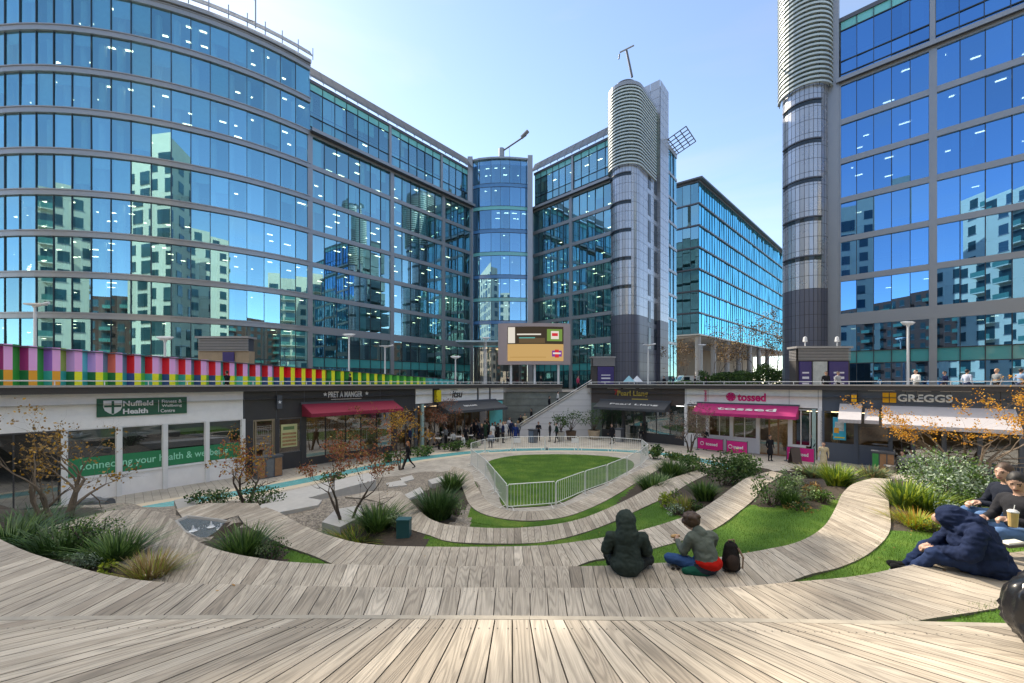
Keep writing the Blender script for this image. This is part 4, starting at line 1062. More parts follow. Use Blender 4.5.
def star(mb, M, s, m, d=.02):
    pts = [M @ Vector((math.sin(math.pi * k / 5) * (s if k % 2 == 0 else s * .42), math.cos(math.pi * k / 5) * (s if k % 2 == 0 else s * .42), d)) for k in range(10)]
    c = M @ Vector((0, 0, d)); 
    for k in range(10): mb.face([c, pts[(k + 1) % 10], pts[k]], m)
ul, ur = LF.u(328), LF.u(362); add_text(mb, LF.mat4((ul + ur) / 2, .03, 4.52), 'PRET A MANGER', WHITE, width=ur - ul, height=.42, depth=.03, bold=.02)
for px_ in (325, 366.5): star(mb, LF.mat4(LF.u(px_), .02, 4.55), .16, WHITE)
LF.box(mb, LF.u(316), LF.u(375), .02, .05, 4.83, 4.87, WHITE); LF.box(mb, LF.u(331), LF.u(361), .02, .05, 4.18, 4.22, WHITE); mb.build('sign_lettering', th)
mb = MB(); LF.box(mb, LF.u(275.5), LF.u(280.5), .02, .25, 3.75, 4.55, CHAR); star(mb, LF.mat4(LF.u(278), .24, 4.15), .12, WHITE); mb.build('hanging_sign', th)

# 3. sushi shop
th, u0, u1 = shop_thing('sushi_shop', 'sushi shop with white fascia, small yellow box and dark awning beside the stairs', LF, 415, 503.5)
shop_shell(th, LF, u0, u1, WARMW, n=9)
mb = MB(); LF.box(mb, u0, u1, -.25, 0, 3.55, FT, CHAR)
for a, b in ((415.3, 432), (439.5, 476.5), (478.5, 488.5), (490.5, 503)): LF.box(mb, LF.u(a), LF.u(b), 0, .06, 3.62, 4.86, OFFW)
LF.box(mb, u0, LF.u(417.5), -.2, .02, 0, 3.55, CHAR); LF.box(mb, LF.u(421.5), LF.u(424), -.2, .02, 0, 3.55, mat('pale_teal_column', (.35, .50, .48), .5)); mb.build('facade', th)
mb = MB(); LF.box(mb, LF.u(434), LF.u(438.5), .02, .35, 3.7, 4.7, mat('yellow_sign', (.75, .60, .02), .4)); mb.build('hanging_sign', th)
mb = MB(); ul, ur = LF.u(452), LF.u(461.5); add_text(mb, LF.mat4((ul + ur) / 2, .06, 4.3), 'itsu', BLK, width=(ur - ul), height=.62, depth=.03, bold=.02, slant=.2); LF.box(mb, LF.u(450), LF.u(457), .06, .075, 4.66, 4.70, BLK); mb.build('sign_lettering', th)
awning(th, LF, LF.u(436), LF.u(495), 3.62, 2.95, 1.5, GREYAW, text=('itsu.com', LF.u(463), 1.6, .3), tm=WHITE)
glazing(th, LF, LF.u(424), LF.u(488), .1, 3.3, [.15, .3, .45, .6, .72, .85], CHAR)
mb = MB(); LF.box(mb, LF.u(490), LF.u(502.5), -.1, -.0, .3, 3.5, mat('turquoise_panel', (.10, .48, .50), .4, var=.12)); mb.build('turquoise_panel', th)

# stone wall behind the stairs and the white stair flank
mb = MB(); mb.box(-1.5, 8.4, 43.2, 43.6, 0, ZD + .0, STONEW); 
z = 0
for i in range(6): mb.box(-1.5, 8.4, 43.17, 43.2, .72 * i + .70, .72 * i + .72, MATS['dark_grey_metal'])
o = mb.build('stone_wall', loc=(3.4, 43.4, 0)); tag(o, 'grey green stone wall behind the stairs, between the sushi shop and the restaurant', 'wall')
mb = MB(); mb.box(LF.p(23.4, 0, 0)[0] - .3, LF.p(23.4, 0, 0)[0] + .05, 41.0, 43.3, 0, ZD, STONEW); o = mb.build('stone_wall', loc=(-1, 42, 0)); tag(o, 'narrow stone return wall at the right end of the sushi shop', 'wall')
st_ = thing('staircase', 'straight stone stairs climbing right to street level with a white flank wall and sloping rail', 'stairs', (4, 41, 0))
x0, x1 = .85, 7.45; n = 26; mb = MB()
for i in range(n):
    a = x0 + (x1 - x0) * i / n; mb.box(a, x1 + .6, 40.4, 43.15, ZD * i / n, ZD * (i + 1) / n, COPE)
mb.build('steps', st_)
mb = MB(); y = 39.85; W = mat('white_render', (.60, .60, .62), .6, var=.05, scale=1.5)
bot = [(x0 - .5, y, 0), (8.0, y, 0), (8.0, y + .35, 0), (x0 - .5, y + .35, 0)]; top = [(x0 - .5, y, .55), (8.0, y, 5.28), (8.0, y + .35, 5.28), (x0 - .5, y + .35, .55)]
mb.hexa(bot + top, W)
for j in range(1, 8): zj = j * .6; xs_ = max(x0 - .5, (zj - .55) / (5.28 - .55) * (8.5 - x0) + x0 - .4); mb.box(xs_ + .05, 7.98, y - .006, y, zj, zj + .015, CHAR)
mb.build('flank_wall', st_)
mb = MB(); mb.tube([(x0 - .5, y + .1, .95), (8.0, y + .1, 5.62)], .035, MET, 6); mb.hexa([(x0 - .6, y - .05, .55), (8.0, y - .05, 5.28), (8.0, y + .4, 5.28), (x0 - .6, y + .4, .55), (x0 - .6, y - .05, .68), (8.0, y - .05, 5.41), (8.0, y + .4, 5.41), (x0 - .6, y + .4, .68)], COPE); mb.build('handrail', st_)

# 4. restaurant
th, u0, u1 = shop_thing('restaurant', 'brown restaurant front with gold lettering and a dark awning, right of the stairs', RF, 587, 685)
u0 = .15
shop_shell(th, RF, u0, u1, mat('restaurant_inside', (.05, .09, .08), .7, var=.5), lamps=COOL, n=5)
mb = MB(); RF.box(mb, u0, u1, -.25, 0, 3.35, FT, BROWNF); RF.box(mb, u0, RF.u(602), -.2, 0, 0, 3.35, mat('green_stone', (.10, .13, .115), .4, var=.3)); RF.box(mb, RF.u(622), RF.u(624.5), -.2, .06, 0, 3.35, BLK); RF.box(mb, RF.u(643), RF.u(645), -.2, .06, 0, 3.35, BLK)
for px_ in (609, 661, 684): RF.box(mb, RF.u(px_), RF.u(px_) + .03, 0, .012, 3.35, FT, BLK)
mb.build('facade', th)
glazing(th, RF, RF.u(602), RF.u(622), .8, 3.3, [.5], BLK); glazing(th, RF, RF.u(624.5), RF.u(643), .05, 3.3, [.5], BLK, name='entrance_door'); glazing(th, RF, RF.u(645), RF.u(684), .8, 3.3, [.3, .65], BLK)
mb = MB(); RF.box(mb, RF.u(602), RF.u(622), -.1, 0.01, 0, .8, BLK); mb.build('low_wall', th); mb = MB(); RF.box(mb, RF.u(645), RF.u(684), -.1, .01, 0, .8, BLK); mb.build('low_wall', th)
awning(th, RF, RF.u(601), RF.u(671), 3.65, 3.05, 1.3, GREYAW, text=('Pearl Liang', RF.u(637), 4.6, .30), tm=MATS['white_paint'])
mb = MB(); GOLD = mat('gold_lettering', (.62, .45, .08), .4); ul, ur = RF.u(615.5), RF.u(648.5); add_text(mb, RF.mat4((ul + ur) / 2 + .1, .03, 4.28), 'Pearl Liang', GOLD, width=(ur - ul) * .92, height=.62, depth=.03, bold=.02)
add_text(mb, RF.mat4(ul + .1, .035, 4.42), '7', mat('red_mark', (.6, .03, .02), .4), width=.35, height=.5, depth=.03, bold=.03)
RF.box(mb, RF.u(632), RF.u(648), .01, .04, 3.78, 3.86, GOLD)
for a, b in ((608, 621), (624, 636), (640, 654)): RF.box(mb, RF.u(a), RF.u(b), .02, .16, 4.78, 4.81, MET)
mb.build('sign_lettering', th)

# 5. salad shop
th, u0, u1 = shop_thing('salad_shop', 'white salad shop with bright pink awning and pink lettering', RF, 685, 822)
shop_shell(th, RF, u0, u1, WARMW, n=7)
mb = MB(); RF.box(mb, u0, u1, -.25, .02, 3.55, FT, OFFW)
for px_ in (686, 707.5, 731.5, 758, 790, 820): a = RF.u(px_); RF.box(mb, a - .12, a + .12, -.2, .08, 0, 3.55, WHITE)
RF.box(mb, u0, RF.u(757), -.15, .02, 0, 1.1, WHITE); RF.box(mb, RF.u(791), RF.u(806), -.15, .02, 0, .9, WHITE)
for px_ in (686, 708, 789, 818): a = RF.u(px_); RF.box(mb, a, a + .025, .02, .03, 3.55, FT, SPAN)
mb.build('facade', th)
MENU = mat('menu_board', (.40, .30, .18), .6, var=.8, scale=7)
for a, b, z in ((687, 706.5, 1.1), (708.5, 730.5, 1.1), (732.5, 757, 1.1), (792, 810, .9)): glazing(th, RF, RF.u(a), RF.u(b), z, 3.4, [.5] if b - a > 12 else [], WHITE)
glazing(th, RF, RF.u(759), RF.u(789), .05, 3.4, [.35, .65], TIMBER, name='entrance_door', fw=.1)
mb = MB(); RF.box(mb, RF.u(812), RF.u(816), -.1, .06, 0, 3.5, mat('pale_teal_column')); mb.build('teal_column', th)
mb = MB(); RF.box(mb, RF.u(693), RF.u(704), -.5, -.45, 1.2, 2.9, MENU); RF.box(mb, RF.u(715), RF.u(724), -.5, -.45, 1.4, 2.7, mat('pale_poster', (.5, .5, .48), .6, var=.4, scale=5)); RF.box(mb, RF.u(796), RF.u(808), -.4, -.35, 1.1, 3.0, mat('blue_poster', (.12, .25, .40), .6, var=.8, scale=3)); RF.box(mb, RF.u(761), RF.u(788), -3.4, -3.3, .2, 2.9, MENU); mb.build('posters', th)
awning(th, RF, RF.u(698), RF.u(799), 3.66, 3.0, 1.35, PINK, text=('tossed', RF.u(748), 3.9, .42), tm=WHITE)
PINKL = mat('pink_lettering', (.72, .01, .20), .4, var=0)
mb = MB(); ul, ur = RF.u(737.5), RF.u(766); add_text(mb, RF.mat4((ul + ur) / 2, .03, 4.22), 'tossed', PINKL, width=ur - ul, height=.62, depth=.03, bold=.035)
uc = RF.u(731); rr = .31; M = RF.mat4(uc, .03, 4.22)
for k in range(6):
    a = math.pi * k / 3; c = M @ Vector((math.cos(a) * rr * .52, math.sin(a) * rr * .52, .03)); pts = [M @ Vector((math.cos(a) * rr * .55 + .12 * math.cos(t), math.sin(a) * rr * .55 + .12 * math.sin(t), .03)) for t in np.linspace(0, 2 * math.pi, 11)[:-1]]
    mb.face(pts, PINKL)
ringp = [M @ Vector((math.cos(t) * rr, math.sin(t) * rr, .03)) for t in np.linspace(0, 2 * math.pi, 25)]; mb.tube(ringp, .03, PINKL, 5)
mb.face([M @ Vector((math.cos(t) * .09, math.sin(t) * .09, .035)) for t in np.linspace(0, 2 * math.pi, 11)[:-1]], PINKL)
add_text(mb, RF.mat4(RF.u(705.3), .04, 4.25) @ Matrix.Rotation(math.pi / 2, 4, 'Z'), 'tossed', PINKL, width=.9, height=.22, depth=.02, bold=.02)
mb.build('sign_lettering', th)
for i, (a, b, z) in enumerate(((758, 775, 0), )): pass

# 6. bakery
th, u0, u1 = shop_thing('bakery', 'dark grey bakery with white capitals and a four square orange logo above pale awnings', RF, 822, 1010)
u1 = RF.u(1130)
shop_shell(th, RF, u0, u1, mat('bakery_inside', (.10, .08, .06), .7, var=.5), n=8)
GFAS = mat('slate_blue_fascia', (.085, .105, .14), .5, var=.06)
mb = MB(); RF.box(mb, u0, u1, -.25, .02, 3.4, FT, GFAS); RF.box(mb, u0, RF.u(893), -.15, .02, 0, 1.25, GFAS); RF.box(mb, RF.u(910), u1, -.15, .02, 0, .8, GFAS)
for px_ in (822.6, 856, 890.5, 913, 944, 980, 1022): a = RF.u(px_); RF.box(mb, a - .1, a + .1, -.2, .08, 0, 3.4, GFAS)
for px_ in (857, 905, 950, 1000): a = RF.u(px_); RF.box(mb, a, a + .03, .02, .032, 3.4, FT, BLK)
mb.build('facade', th)
for a, b, z in ((824, 855, 1.25), (858, 889.5, 1.25), (915, 943, .8), (946, 979, .8), (982, 1021, .8)): glazing(th, RF, RF.u(a), RF.u(b), z, 3.3, [], CHAR)
glazing(th, RF, RF.u(892), RF.u(911.5), .05, 3.3, [.5], BLK, name='entrance_door', gm=glass('door_glass', (.5, .5, .5), (.8, .9, 1), .08))
mb = MB(); RF.box(mb, RF.u(833), RF.u(846), .02, .06, 1.5, 3.0, mat('cyan_poster', (.02, .42, .62), .5, var=.1)); po = mb.build('poster', th)
mb = MB(); RF.box(mb, RF.u(835), RF.u(844), .06, .07, 2.1, 2.7, mat('poster_shape', (.55, .62, .60), .5, var=.5, scale=6)); RF.box(mb, RF.u(834), RF.u(839), .06, .072, 1.95, 2.3, mat('poster_orange', (.75, .35, .03), .5)); RF.box(mb, RF.u(834.5), RF.u(844.5), .06, .072, 1.62, 1.7, MATS['yellow_sign']); mb.build('poster_picture', po)
mb = MB(); RF.box(mb, RF.u(859), RF.u(887), -1.6, -1.5, 1.1, 2.3, mat('bakery_shelf', (.33, .20, .09), .6, var=.8, scale=5)); RF.box(mb, RF.u(916), RF.u(941), -1.6, -1.5, .8, 2.8, MATS['bakery_shelf']); mb.build('shelves', th)
awning(th, RF, RF.u(840), RF.u(862), 3.95, 3.0, 1.5, PALEAW); awning(th, RF, RF.u(865), RF.u(879), 3.62, 3.0, 1.3, PALEAW); awning(th, RF, RF.u(882), RF.u(1015), 3.90, 2.85, 1.6, PALEAW)
mb = MB(); ul, ur = RF.u(897.5), RF.u(952.5); WL = mat('white_lettering', (.80, .80, .78), .4, var=0); add_text(mb, RF.mat4((ul + ur) / 2, .03, 4.38), 'GREGGS', WL, width=ur - ul, height=.46, depth=.04, bold=.03)
uc = RF.u(889.3)
for a in (-1, 1):
    for b in (-1, 1): RF.box(mb, uc + a * .165 - .145, uc + a * .165 + .145, .03, .08, 4.38 + b * .165 - .145, 4.38 + b * .165 + .145, mat('orange_logo', (.85, .42, .01), .4, var=0))
for a, b in ((868, 895), (902, 931), (940, 971)): RF.box(mb, RF.u(a), RF.u(b), .02, .16, 4.80, 4.83, WL)
mb.build('sign_lettering', th)
mb = MB(); RF.box(mb, RF.u(852), RF.u(856.5), .02, .3, 3.85, 4.65, CHAR); q = RF.u(854.2)
for a in (-1, 1):
    for b in (-1, 1): RF.box(mb, q + a * .07 - .06, q + a * .07 + .06, .3, .31, 4.3 + b * .13 - .1, 4.3 + b * .13 + .1, MATS['orange_logo'])
mb.build('hanging_sign', th)

# ------------------------------------------------------------------ deck edge: soffit, coping and steel rail along each side
def parapet(label, fr, u0, u1, loc):
    th = thing('parapet', label, 'parapet', loc)
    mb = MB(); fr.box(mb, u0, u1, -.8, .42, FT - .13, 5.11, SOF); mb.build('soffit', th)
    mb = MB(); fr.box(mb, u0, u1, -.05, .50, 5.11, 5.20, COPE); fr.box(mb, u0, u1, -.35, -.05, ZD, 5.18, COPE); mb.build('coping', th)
    mb = MB(); fr.box(mb, u0, u1, .16, .24, 5.37, 5.42, MET); u = u0 + .4
    while u < u1: fr.box(mb, u - .02, u + .02, .18, .22, 5.2, 5.37, MET); u += 1.5
    mb.build('rail', th)
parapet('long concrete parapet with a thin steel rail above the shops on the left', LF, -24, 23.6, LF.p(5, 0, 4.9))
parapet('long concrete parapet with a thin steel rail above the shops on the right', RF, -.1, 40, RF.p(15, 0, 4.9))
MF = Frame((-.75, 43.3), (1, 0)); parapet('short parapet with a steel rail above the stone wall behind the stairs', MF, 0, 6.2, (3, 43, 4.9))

# ------------------------------------------------------------------ striped hoarding on the deck
NF = Frame((-25.7, 20.0), (.62, .785))
hd = thing('striped_hoarding', 'long hoarding of folded rainbow coloured boards, pink and red above, green and yellow below', 'hoarding', NF.p(12, 0, ZD))
def P_(n, c): return mat('hoarding_' + n, tuple(min(.9, x * 1.35) for x in c), .45, var=.04)
mag = P_('magenta', (.30, .02, .16)); pk = P_('pink', (.72, .33, .60)); pur = P_('purple', (.28, .11, .50)); red = P_('red', (.68, .01, .02)); gr = P_('green', (.03, .30, .05)); org = P_('orange', (.80, .30, .02)); yel = P_('yellow', (.76, .66, .02))
tl = P_('teal', (.03, .33, .30)); lil = P_('lilac', (.50, .30, .68)); slate = P_('slate', (.10, .22, .32)); oli = P_('olive', (.24, .34, .06)); dgr = P_('dark_green', (.01, .15, .05)); coral = P_('coral', (.72, .14, .10)); cyan = P_('cyan', (.08, .45, .48)); navy = P_('navy', (.03, .07, .22)); lgr = P_('leaf_green', (.12, .48, .05)); lav = P_('lavender', (.60, .45, .72))
u = -9.0; Lh = 31.0; i = 0
def top_at(u):    # height above eye level falls evenly along the hoarding
    t = (u + 0) / 30.5; return CAMZ + max(.34, 1.98 - 1.60 * max(t, -.2) ** 1.0 if t < 1 else .36)
N = 0
while u < 31 and N < 60:
    px = 512 + F * NF.p(u, 0, 0)[0] / NF.p(u, 0, 0)[1] if NF.p(u, 0, 0)[1] > 3 else -500
    w = .80; a = u; b = u + w * .36; c_ = u + w * .72; e = u + w
    mb = MB(); zt_ = top_at(u + w / 2); zm = CAMZ + .62 - .012 * max(u, 0) * 1.2; zm = CAMZ + (zt_ - CAMZ) * .34
    if px < 20: T3 = (mag, pk, gr); B3 = (dgr, org, gr)
    elif px < 45: T3 = (pur, pk, oli); B3 = (tl, org, tl)
    elif px < 70: T3 = (lil, pk, cyan); B3 = (dgr, yel, tl)
    elif px < 92: T3 = (lil, pk, slate); B3 = (dgr, yel, lgr)
    elif px < 112: T3 = (coral, pk, slate); B3 = (dgr, yel, tl)
    elif px < 265: T3 = (red, pk, random.choice([slate, lav, tl])); B3 = (random.choice([tl, gr, cyan, tl, navy]), yel, lgr)
    elif px < 325: T3 = (red, yel, red); B3 = (navy, yel, dgr)
    elif px < 385: T3 = (gr, yel, dgr); B3 = (dgr, yel, gr)
    elif px < 420: T3 = (gr, lgr, dgr); B3 = (gr, yel, lgr)
    else: T3 = (cyan, tl, slate); B3 = (tl, cyan, tl)
    for (z0, z1_, C3) in ((ZD + .05, zm, B3), (zm, zt_, T3)):
        mb.face([NF.p(a, 0, z0), NF.p(b, .30, z0), NF.p(b, .30, z1_), NF.p(a, 0, z1_)], C3[0]); mb.face([NF.p(b, .30, z0), NF.p(c_, .30, z0), NF.p(c_, .30, z1_), NF.p(b, .30, z1_)], C3[1])
        mb.face([NF.p(c_, .30, z0), NF.p(e, 0, z0), NF.p(e, 0, z1_), NF.p(c_, .30, z1_)], C3[2]); mb.face([NF.p(e, -.02, z0), NF.p(a, -.02, z0), NF.p(a, -.02, z1_), NF.p(e, -.02, z1_)], SPAN_D)
    mb.face([NF.p(a, 0, zt_), NF.p(b, .3, zt_), NF.p(c_, .3, zt_), NF.p(e, 0, zt_)], SPAN_D)
    mb.build('folded_board', hd); u += w; N += 1
mb = MB(); mb.hexa([NF.p(-9, .36, top_at(-9)), NF.p(31, .36, top_at(31)), NF.p(31, -.05, top_at(31)), NF.p(-9, -.05, top_at(-9)), NF.p(-9, .36, top_at(-9) + .06), NF.p(31, .36, top_at(31) + .06), NF.p(31, -.05, top_at(31) + .06), NF.p(-9, -.05, top_at(-9) + .06)], SPAN_D); mb.build('top_rail', hd)
# ------------------------------------------------------------------ LED screen on the deck
SCY = 52.0
def xp(px, y): return (px - 512) / F * y
def zp(py, y): return CAMZ + (HOR - py) / F * y
sc_ = thing('video_screen', 'large outdoor video screen in a pale pink frame before the link tower', 'screen', (xp(534, SCY), SCY, ZD))
PKF = mat('screen_frame_pink', (.42, .33, .32), .5, var=.04)
def bowed(mb, p0, p1, z0, z1, o, m, n=8, thick=0):
    a, b = xp(p0, SCY), xp(p1, SCY); c = (xp(498, SCY) + xp(571, SCY)) / 2; hw = (xp(571, SCY) - xp(498, SCY)) / 2
    yy = lambda x: SCY + .55 * ((x - c) / hw) ** 2 - o
    for i in range(n):
        x0_, x1_ = a + (b - a) * i / n, a + (b - a) * (i + 1) / n
        if thick: mb.hexa([(x0_, yy(x0_), z0), (x1_, yy(x1_), z0), (x1_, yy(x1_) + thick, z0), (x0_, yy(x0_) + thick, z0), (x0_, yy(x0_), z1), (x1_, yy(x1_), z1), (x1_, yy(x1_) + thick, z1), (x0_, yy(x0_) + thick, z1)], m)
        else: mb.face([(x0_, yy(x0_), z0), (x1_, yy(x1_), z0), (x1_, yy(x1_), z1), (x0_, yy(x0_), z1)], m)
mb = MB(); bowed(mb, 498, 571, zp(364.5, SCY), zp(323, SCY), 0, PKF, 12, .9); mb.build('frame', sc_)
E_DK = emis('screen_dark', (.055, .045, .035), 0.36); E_SAND = emis('screen_sand', (.60, .40, .17), 0.36); E_W = emis('screen_white', (.8, .78, .74), 0.36); E_RED = emis('screen_red', (.65, .04, .06), 0.36); E_GRN = emis('screen_green', (.18, .32, .08), 0.36); E_PUR = emis('screen_purple', (.22, .06, .35), 0.36); E_TL = emis('screen_teal', (.10, .42, .42), 0.36); E_BR = emis('screen_brown', (.14, .10, .06), 0.36)
mb = MB(); bowed(mb, 507.5, 563.8, zp(344, SCY), zp(326.5, SCY), .03, E_DK); bowed(mb, 507.5, 563.8, zp(361, SCY), zp(344, SCY), .03, E_SAND)
bowed(mb, 519, 545, zp(343, SCY), zp(338, SCY), .04, E_BR); bowed(mb, 508, 515, zp(343, SCY), zp(327, SCY), .045, E_W, 3); bowed(mb, 517, 541, zp(335, SCY), zp(333.6, SCY), .045, E_W, 4); bowed(mb, 519, 535, zp(338.3, SCY), zp(337.2, SCY), .05, E_TL, 4)
bowed(mb, 547, 562.5, zp(341, SCY), zp(329, SCY), .045, E_GRN, 3); bowed(mb, 551, 559, zp(339, SCY), zp(331, SCY), .055, E_W, 3); bowed(mb, 552, 558, zp(336, SCY), zp(333, SCY), .06, E_RED, 2)
bowed(mb, 552, 562, zp(356.5, SCY), zp(350.5, SCY), .045, E_PUR, 3); bowed(mb, 553, 561, zp(354, SCY), zp(352.4, SCY), .055, E_W, 3); bowed(mb, 555, 559, zp(357.5, SCY), zp(349.5, SCY), .05, E_RED, 2)
bowed(mb, 510, 546, zp(357.5, SCY), zp(356.8, SCY), .045, emis('screen_ochre', (.45, .28, .10), 0.36), 4)
mb.build('display', sc_)
for px in (511, 535, 559):
    mb = MB(); mb.lathe((xp(px, SCY), SCY + .7, ZD), [(.16, 0), (.16, zp(364.5, SCY) - ZD)], MET, 10); mb.build('post', sc_)

# ------------------------------------------------------------------ lamp posts
def lamp_post(px, y, top, label, kind='disc', lean=0):
    x = xp(px, y); z1 = zp(top, y); th = thing('street_lamp', label, 'street lamp', (x, y, ZD), 'street lamps on the upper deck')
    mb = MB(); mb.lathe((x, y, ZD), [(.17, 0), (.17, .25), (.10, .3), (.07, z1 - ZD - .15)], MET, 10); mb.build('pole', th)
    mb = MB()
    if kind == 'disc':
        mb.tube([(x - .62, y - .05, z1 + .06), (x - .3, y, z1 - .02), (x + .3, y, z1 - .02), (x + .62, y + .05, z1 + .06)], [.03, .16, .16, .03], MET, 10); mb.lathe((x, y, z1 - .35), [(.07, 0), (.14, .2), (.22, .34)], MET, 10)
    else:
        mb.tube([(x - .1, y, z1 - .1), (x + .9, y, z1 + .15)], .09, MET, 8); mb.box(x - .55, x + .6, y - .2, y + .2, z1, z1 + .1, MET)
    mb.build('lamp_head', th)
lamp_post(908, 32.0, 323, 'white lamp post with a flat disc head in front of the deep blue office')
lamp_post(349, 40.0, 335, 'white lamp post above the burgundy awning, left of the two near it')
lamp_post(385, 44.0, 346.5, 'shorter white lamp post right of the one above the burgundy awning', 'arm')
lamp_post(455.5, 48.0, 357, 'small white lamp post above the white fascia of the sushi shop')
lamp_post(486, 56.0, 338, 'slim white lamp post just left of the video screen')
lamp_post(35, 26.0, 305, 'white lamp post rising behind the pink end of the hoarding', 'arm')
lamp_post(165, 30.0, 338, 'white lamp post behind the red part of the hoarding', 'disc')
lamp_post(648, 48.0, 345, 'white lamp post in front of the foot of the silver stair tower', 'arm')
lamp_post(702, 60.0, 345, 'white lamp post in front of the far turquoise office', 'disc')

# ------------------------------------------------------------------ louvred kiosks (lift and car park entrances)
LVW = mat('louvre_grey', (.34, .33, .33), .5, metal=.3, var=.1)
PURP = mat('purple_poster', (.045, .03, .16), .4, var=.15)
def kiosk(p0, p1, y, ytop, ymid, label, posters, lights=False, tan=True):
    x0, x1 = xp(p0, y), xp(p1, y); th = thing('kiosk', label, 'kiosk', ((x0 + x1) / 2, y, ZD)); zt, zm = zp(ytop, y), zp(ymid, y)
    mb = MB(); mb.box(x0 + .1, x1 - .1, y + .1, y + .9, zm, zt - .1, SPAN_D); n = 9
    for i in range(n): z = zm + (zt - zm) * i / n; mb.box(x0, x1, y, y + .1, z + .02, z + (zt - zm) / n * .7, LVW); mb.box(x0, x0 + .1, y, y + .9, z + .02, z + (zt - zm) / n * .7, LVW)
    mb.build('louvres', th)
    mb = MB(); mb.box(x0 - .1, x1 + .1, y - .1, y + 1.0, zt - .1, zt + .06, LVW); mb.build('roof', th)
    mb = MB(); mb.box(x0, x1, y + .12, y + .85, ZD, zm, MATS['concrete_soffit'] if not tan else mat('tan_panel', (.38, .28, .18), .5, var=.15)); mb.build('walls', th)
    for (a, b, m, tx) in posters:
        mb = MB(); xa, xb = x0 + (x1 - x0) * a, x0 + (x1 - x0) * b; mb.box(xa, xb, y, y + .1, ZD + .3, zm - .08, m); po = mb.build('poster', th)
        if tx:
            t = MB(); zc = (ZD + zm) / 2; w = xb - xa
            for k in range(3): t = MB(); t.box(xa + w * .22, xb - w * .22, y - .01, y, zc - .5 + k * .42, zc - .38 + k * .42 + .06 * (k == 1), mat('poster_white', (.7, .68, .75), .5, var=0)); t.build('printed_line', po)
    if lights:
        for q in (.22, .82):
            mb = MB(); x = x0 + (x1 - x0) * q; mb.lathe((x, y + .4, zt + .06), [(.04, 0), (.04, .35), (.16, .4), (.12, .75), (.02, .8)], MET, 8); mb.build('roof_lamp', th)
kiosk(797, 851, 31.0, 347, 360.5, 'louvred kiosk with purple posters and two roof lamps below the right silver tower', [(.05, .27, PURP, 1), (.30, .56, mat('white_poster', (.5, .52, .5), .5, var=.3), 0), (.60, .95, PURP, 1)], True, False)
kiosk(197, 248, 33.0, 337, 351, 'louvred kiosk with a purple panel behind the red part of the hoarding', [(.5, .72, PURP, 1)], False, True)
kiosk(592, 615, 49.0, 357, 366, 'small dark kiosk with a purple poster left of the silver stair tower', [(.25, .95, PURP, 1)], False, False)

# ------------------------------------------------------------------ white van on the road
def van(x, y, rz, label):
    th = thing('parked_van', label, 'van', (x, y, ZD), rz=rz); W = mat('van_white', (.7, .7, .7), .3, var=.03, coat=.5); ORG[th.name] = Vector((0, 0, 0))
    mb = MB(); prof = [(-2.5, .35), (-2.5, 1.9), (-2.35, 2.15), (1.3, 2.15), (1.75, 1.35), (2.4, 1.15), (2.5, .8), (2.5, .35)]
    n = len(prof)
    for s, k in ((-.95, 1), (.95, -1)): mb.face([(a, s, b) for a, b in (prof if k == 1 else prof[::-1])], W)
    for i in range(n): a, b = prof[i], prof[(i + 1) % n]; mb.face([(a[0], -.95, a[1]), (a[0], .95, a[1]), (b[0], .95, b[1]), (b[0], -.95, b[1])], W)
    mb.build('body', th, local=True)
    mb = MB(); mb.box(.3, 1.25, -.96, -.955, 1.3, 1.95, MATS['slot_glass']); mb.box(.3, 1.25, .955, .96, 1.3, 1.95, MATS['slot_glass']); mb.build('side_window', th, local=True)
    mb = MB(); mb.hexa([(1.32, -.8, 2.06), (1.32, .8, 2.06), (1.74, .8, 1.40), (1.74, -.8, 1.40), (1.36, -.8, 2.08), (1.36, .8, 2.08), (1.78, .8, 1.42), (1.78, -.8, 1.42)], MATS['slot_glass']); mb.build('windscreen', th, local=True)
    for a in (-1.6, 1.6):
        for s in (-.86, .86): mb = MB(); mb.tube([(a, s - .1, .36), (a, s + .1, .36)], .36, BLK, 16); w = mb.build('wheel', th, local=True); mb = MB(); mb.tube([(a, s - .11, .36), (a, s + .11, .36)], .2, MET, 12); mb.build('rim', w, local=True)
van(xp(689, 66), 66, math.pi, 'white van parked on the road behind the silver stair tower')
van(xp(716, 74), 74, math.pi * .98, 'white van parked farther back under the far turquoise office')
# ------------------------------------------------------------------ plants
random.seed(21)
LF_DK = rnd_mat('leaf_dark', (.022, .058, .016), (.075, .145, .036), .5, .15)
LF_MID = rnd_mat('leaf_mid', (.045, .105, .022), (.150, .250, .055), .5, .2)
LF_SIL = rnd_mat('leaf_silver', (.20, .27, .19), (.42, .50, .38), .6, .15)
LF_SAGE = rnd_mat('leaf_sage', (.10, .17, .075), (.30, .38, .18), .6, .2)
LF_YEL = rnd_mat('leaf_yellow_green', (.14, .22, .02), (.42, .48, .05), .5, .3)
LF_TAN = rnd_mat('grass_tan', (.16, .12, .04), (.42, .33, .14), .6, .2)
LF_GOLD = rnd_mat('leaf_gold', (.30, .14, .015), (.62, .36, .05), .5, .35)
LF_ORG = rnd_mat('leaf_orange', (.45, .17, .015), (.80, .42, .05), .5, .4)
LF_RUST = rnd_mat('leaf_rust', (.20, .055, .030), (.46, .17, .09), .6, .3)
LF_BRN = rnd_mat('leaf_brown', (.14, .075, .025), (.42, .27, .09), .6, .25)
LF_TWIG = rnd_mat('twig_haze', (.12, .08, .06), (.26, .19, .15), .7, 0)
BARK = mat('bark', (.085, .062, .048), .9, var=.4, scale=12, bump=.5)
BARK_L = mat('bark_pale', (.20, .155, .115), .9, var=.35, scale=12, bump=.5)

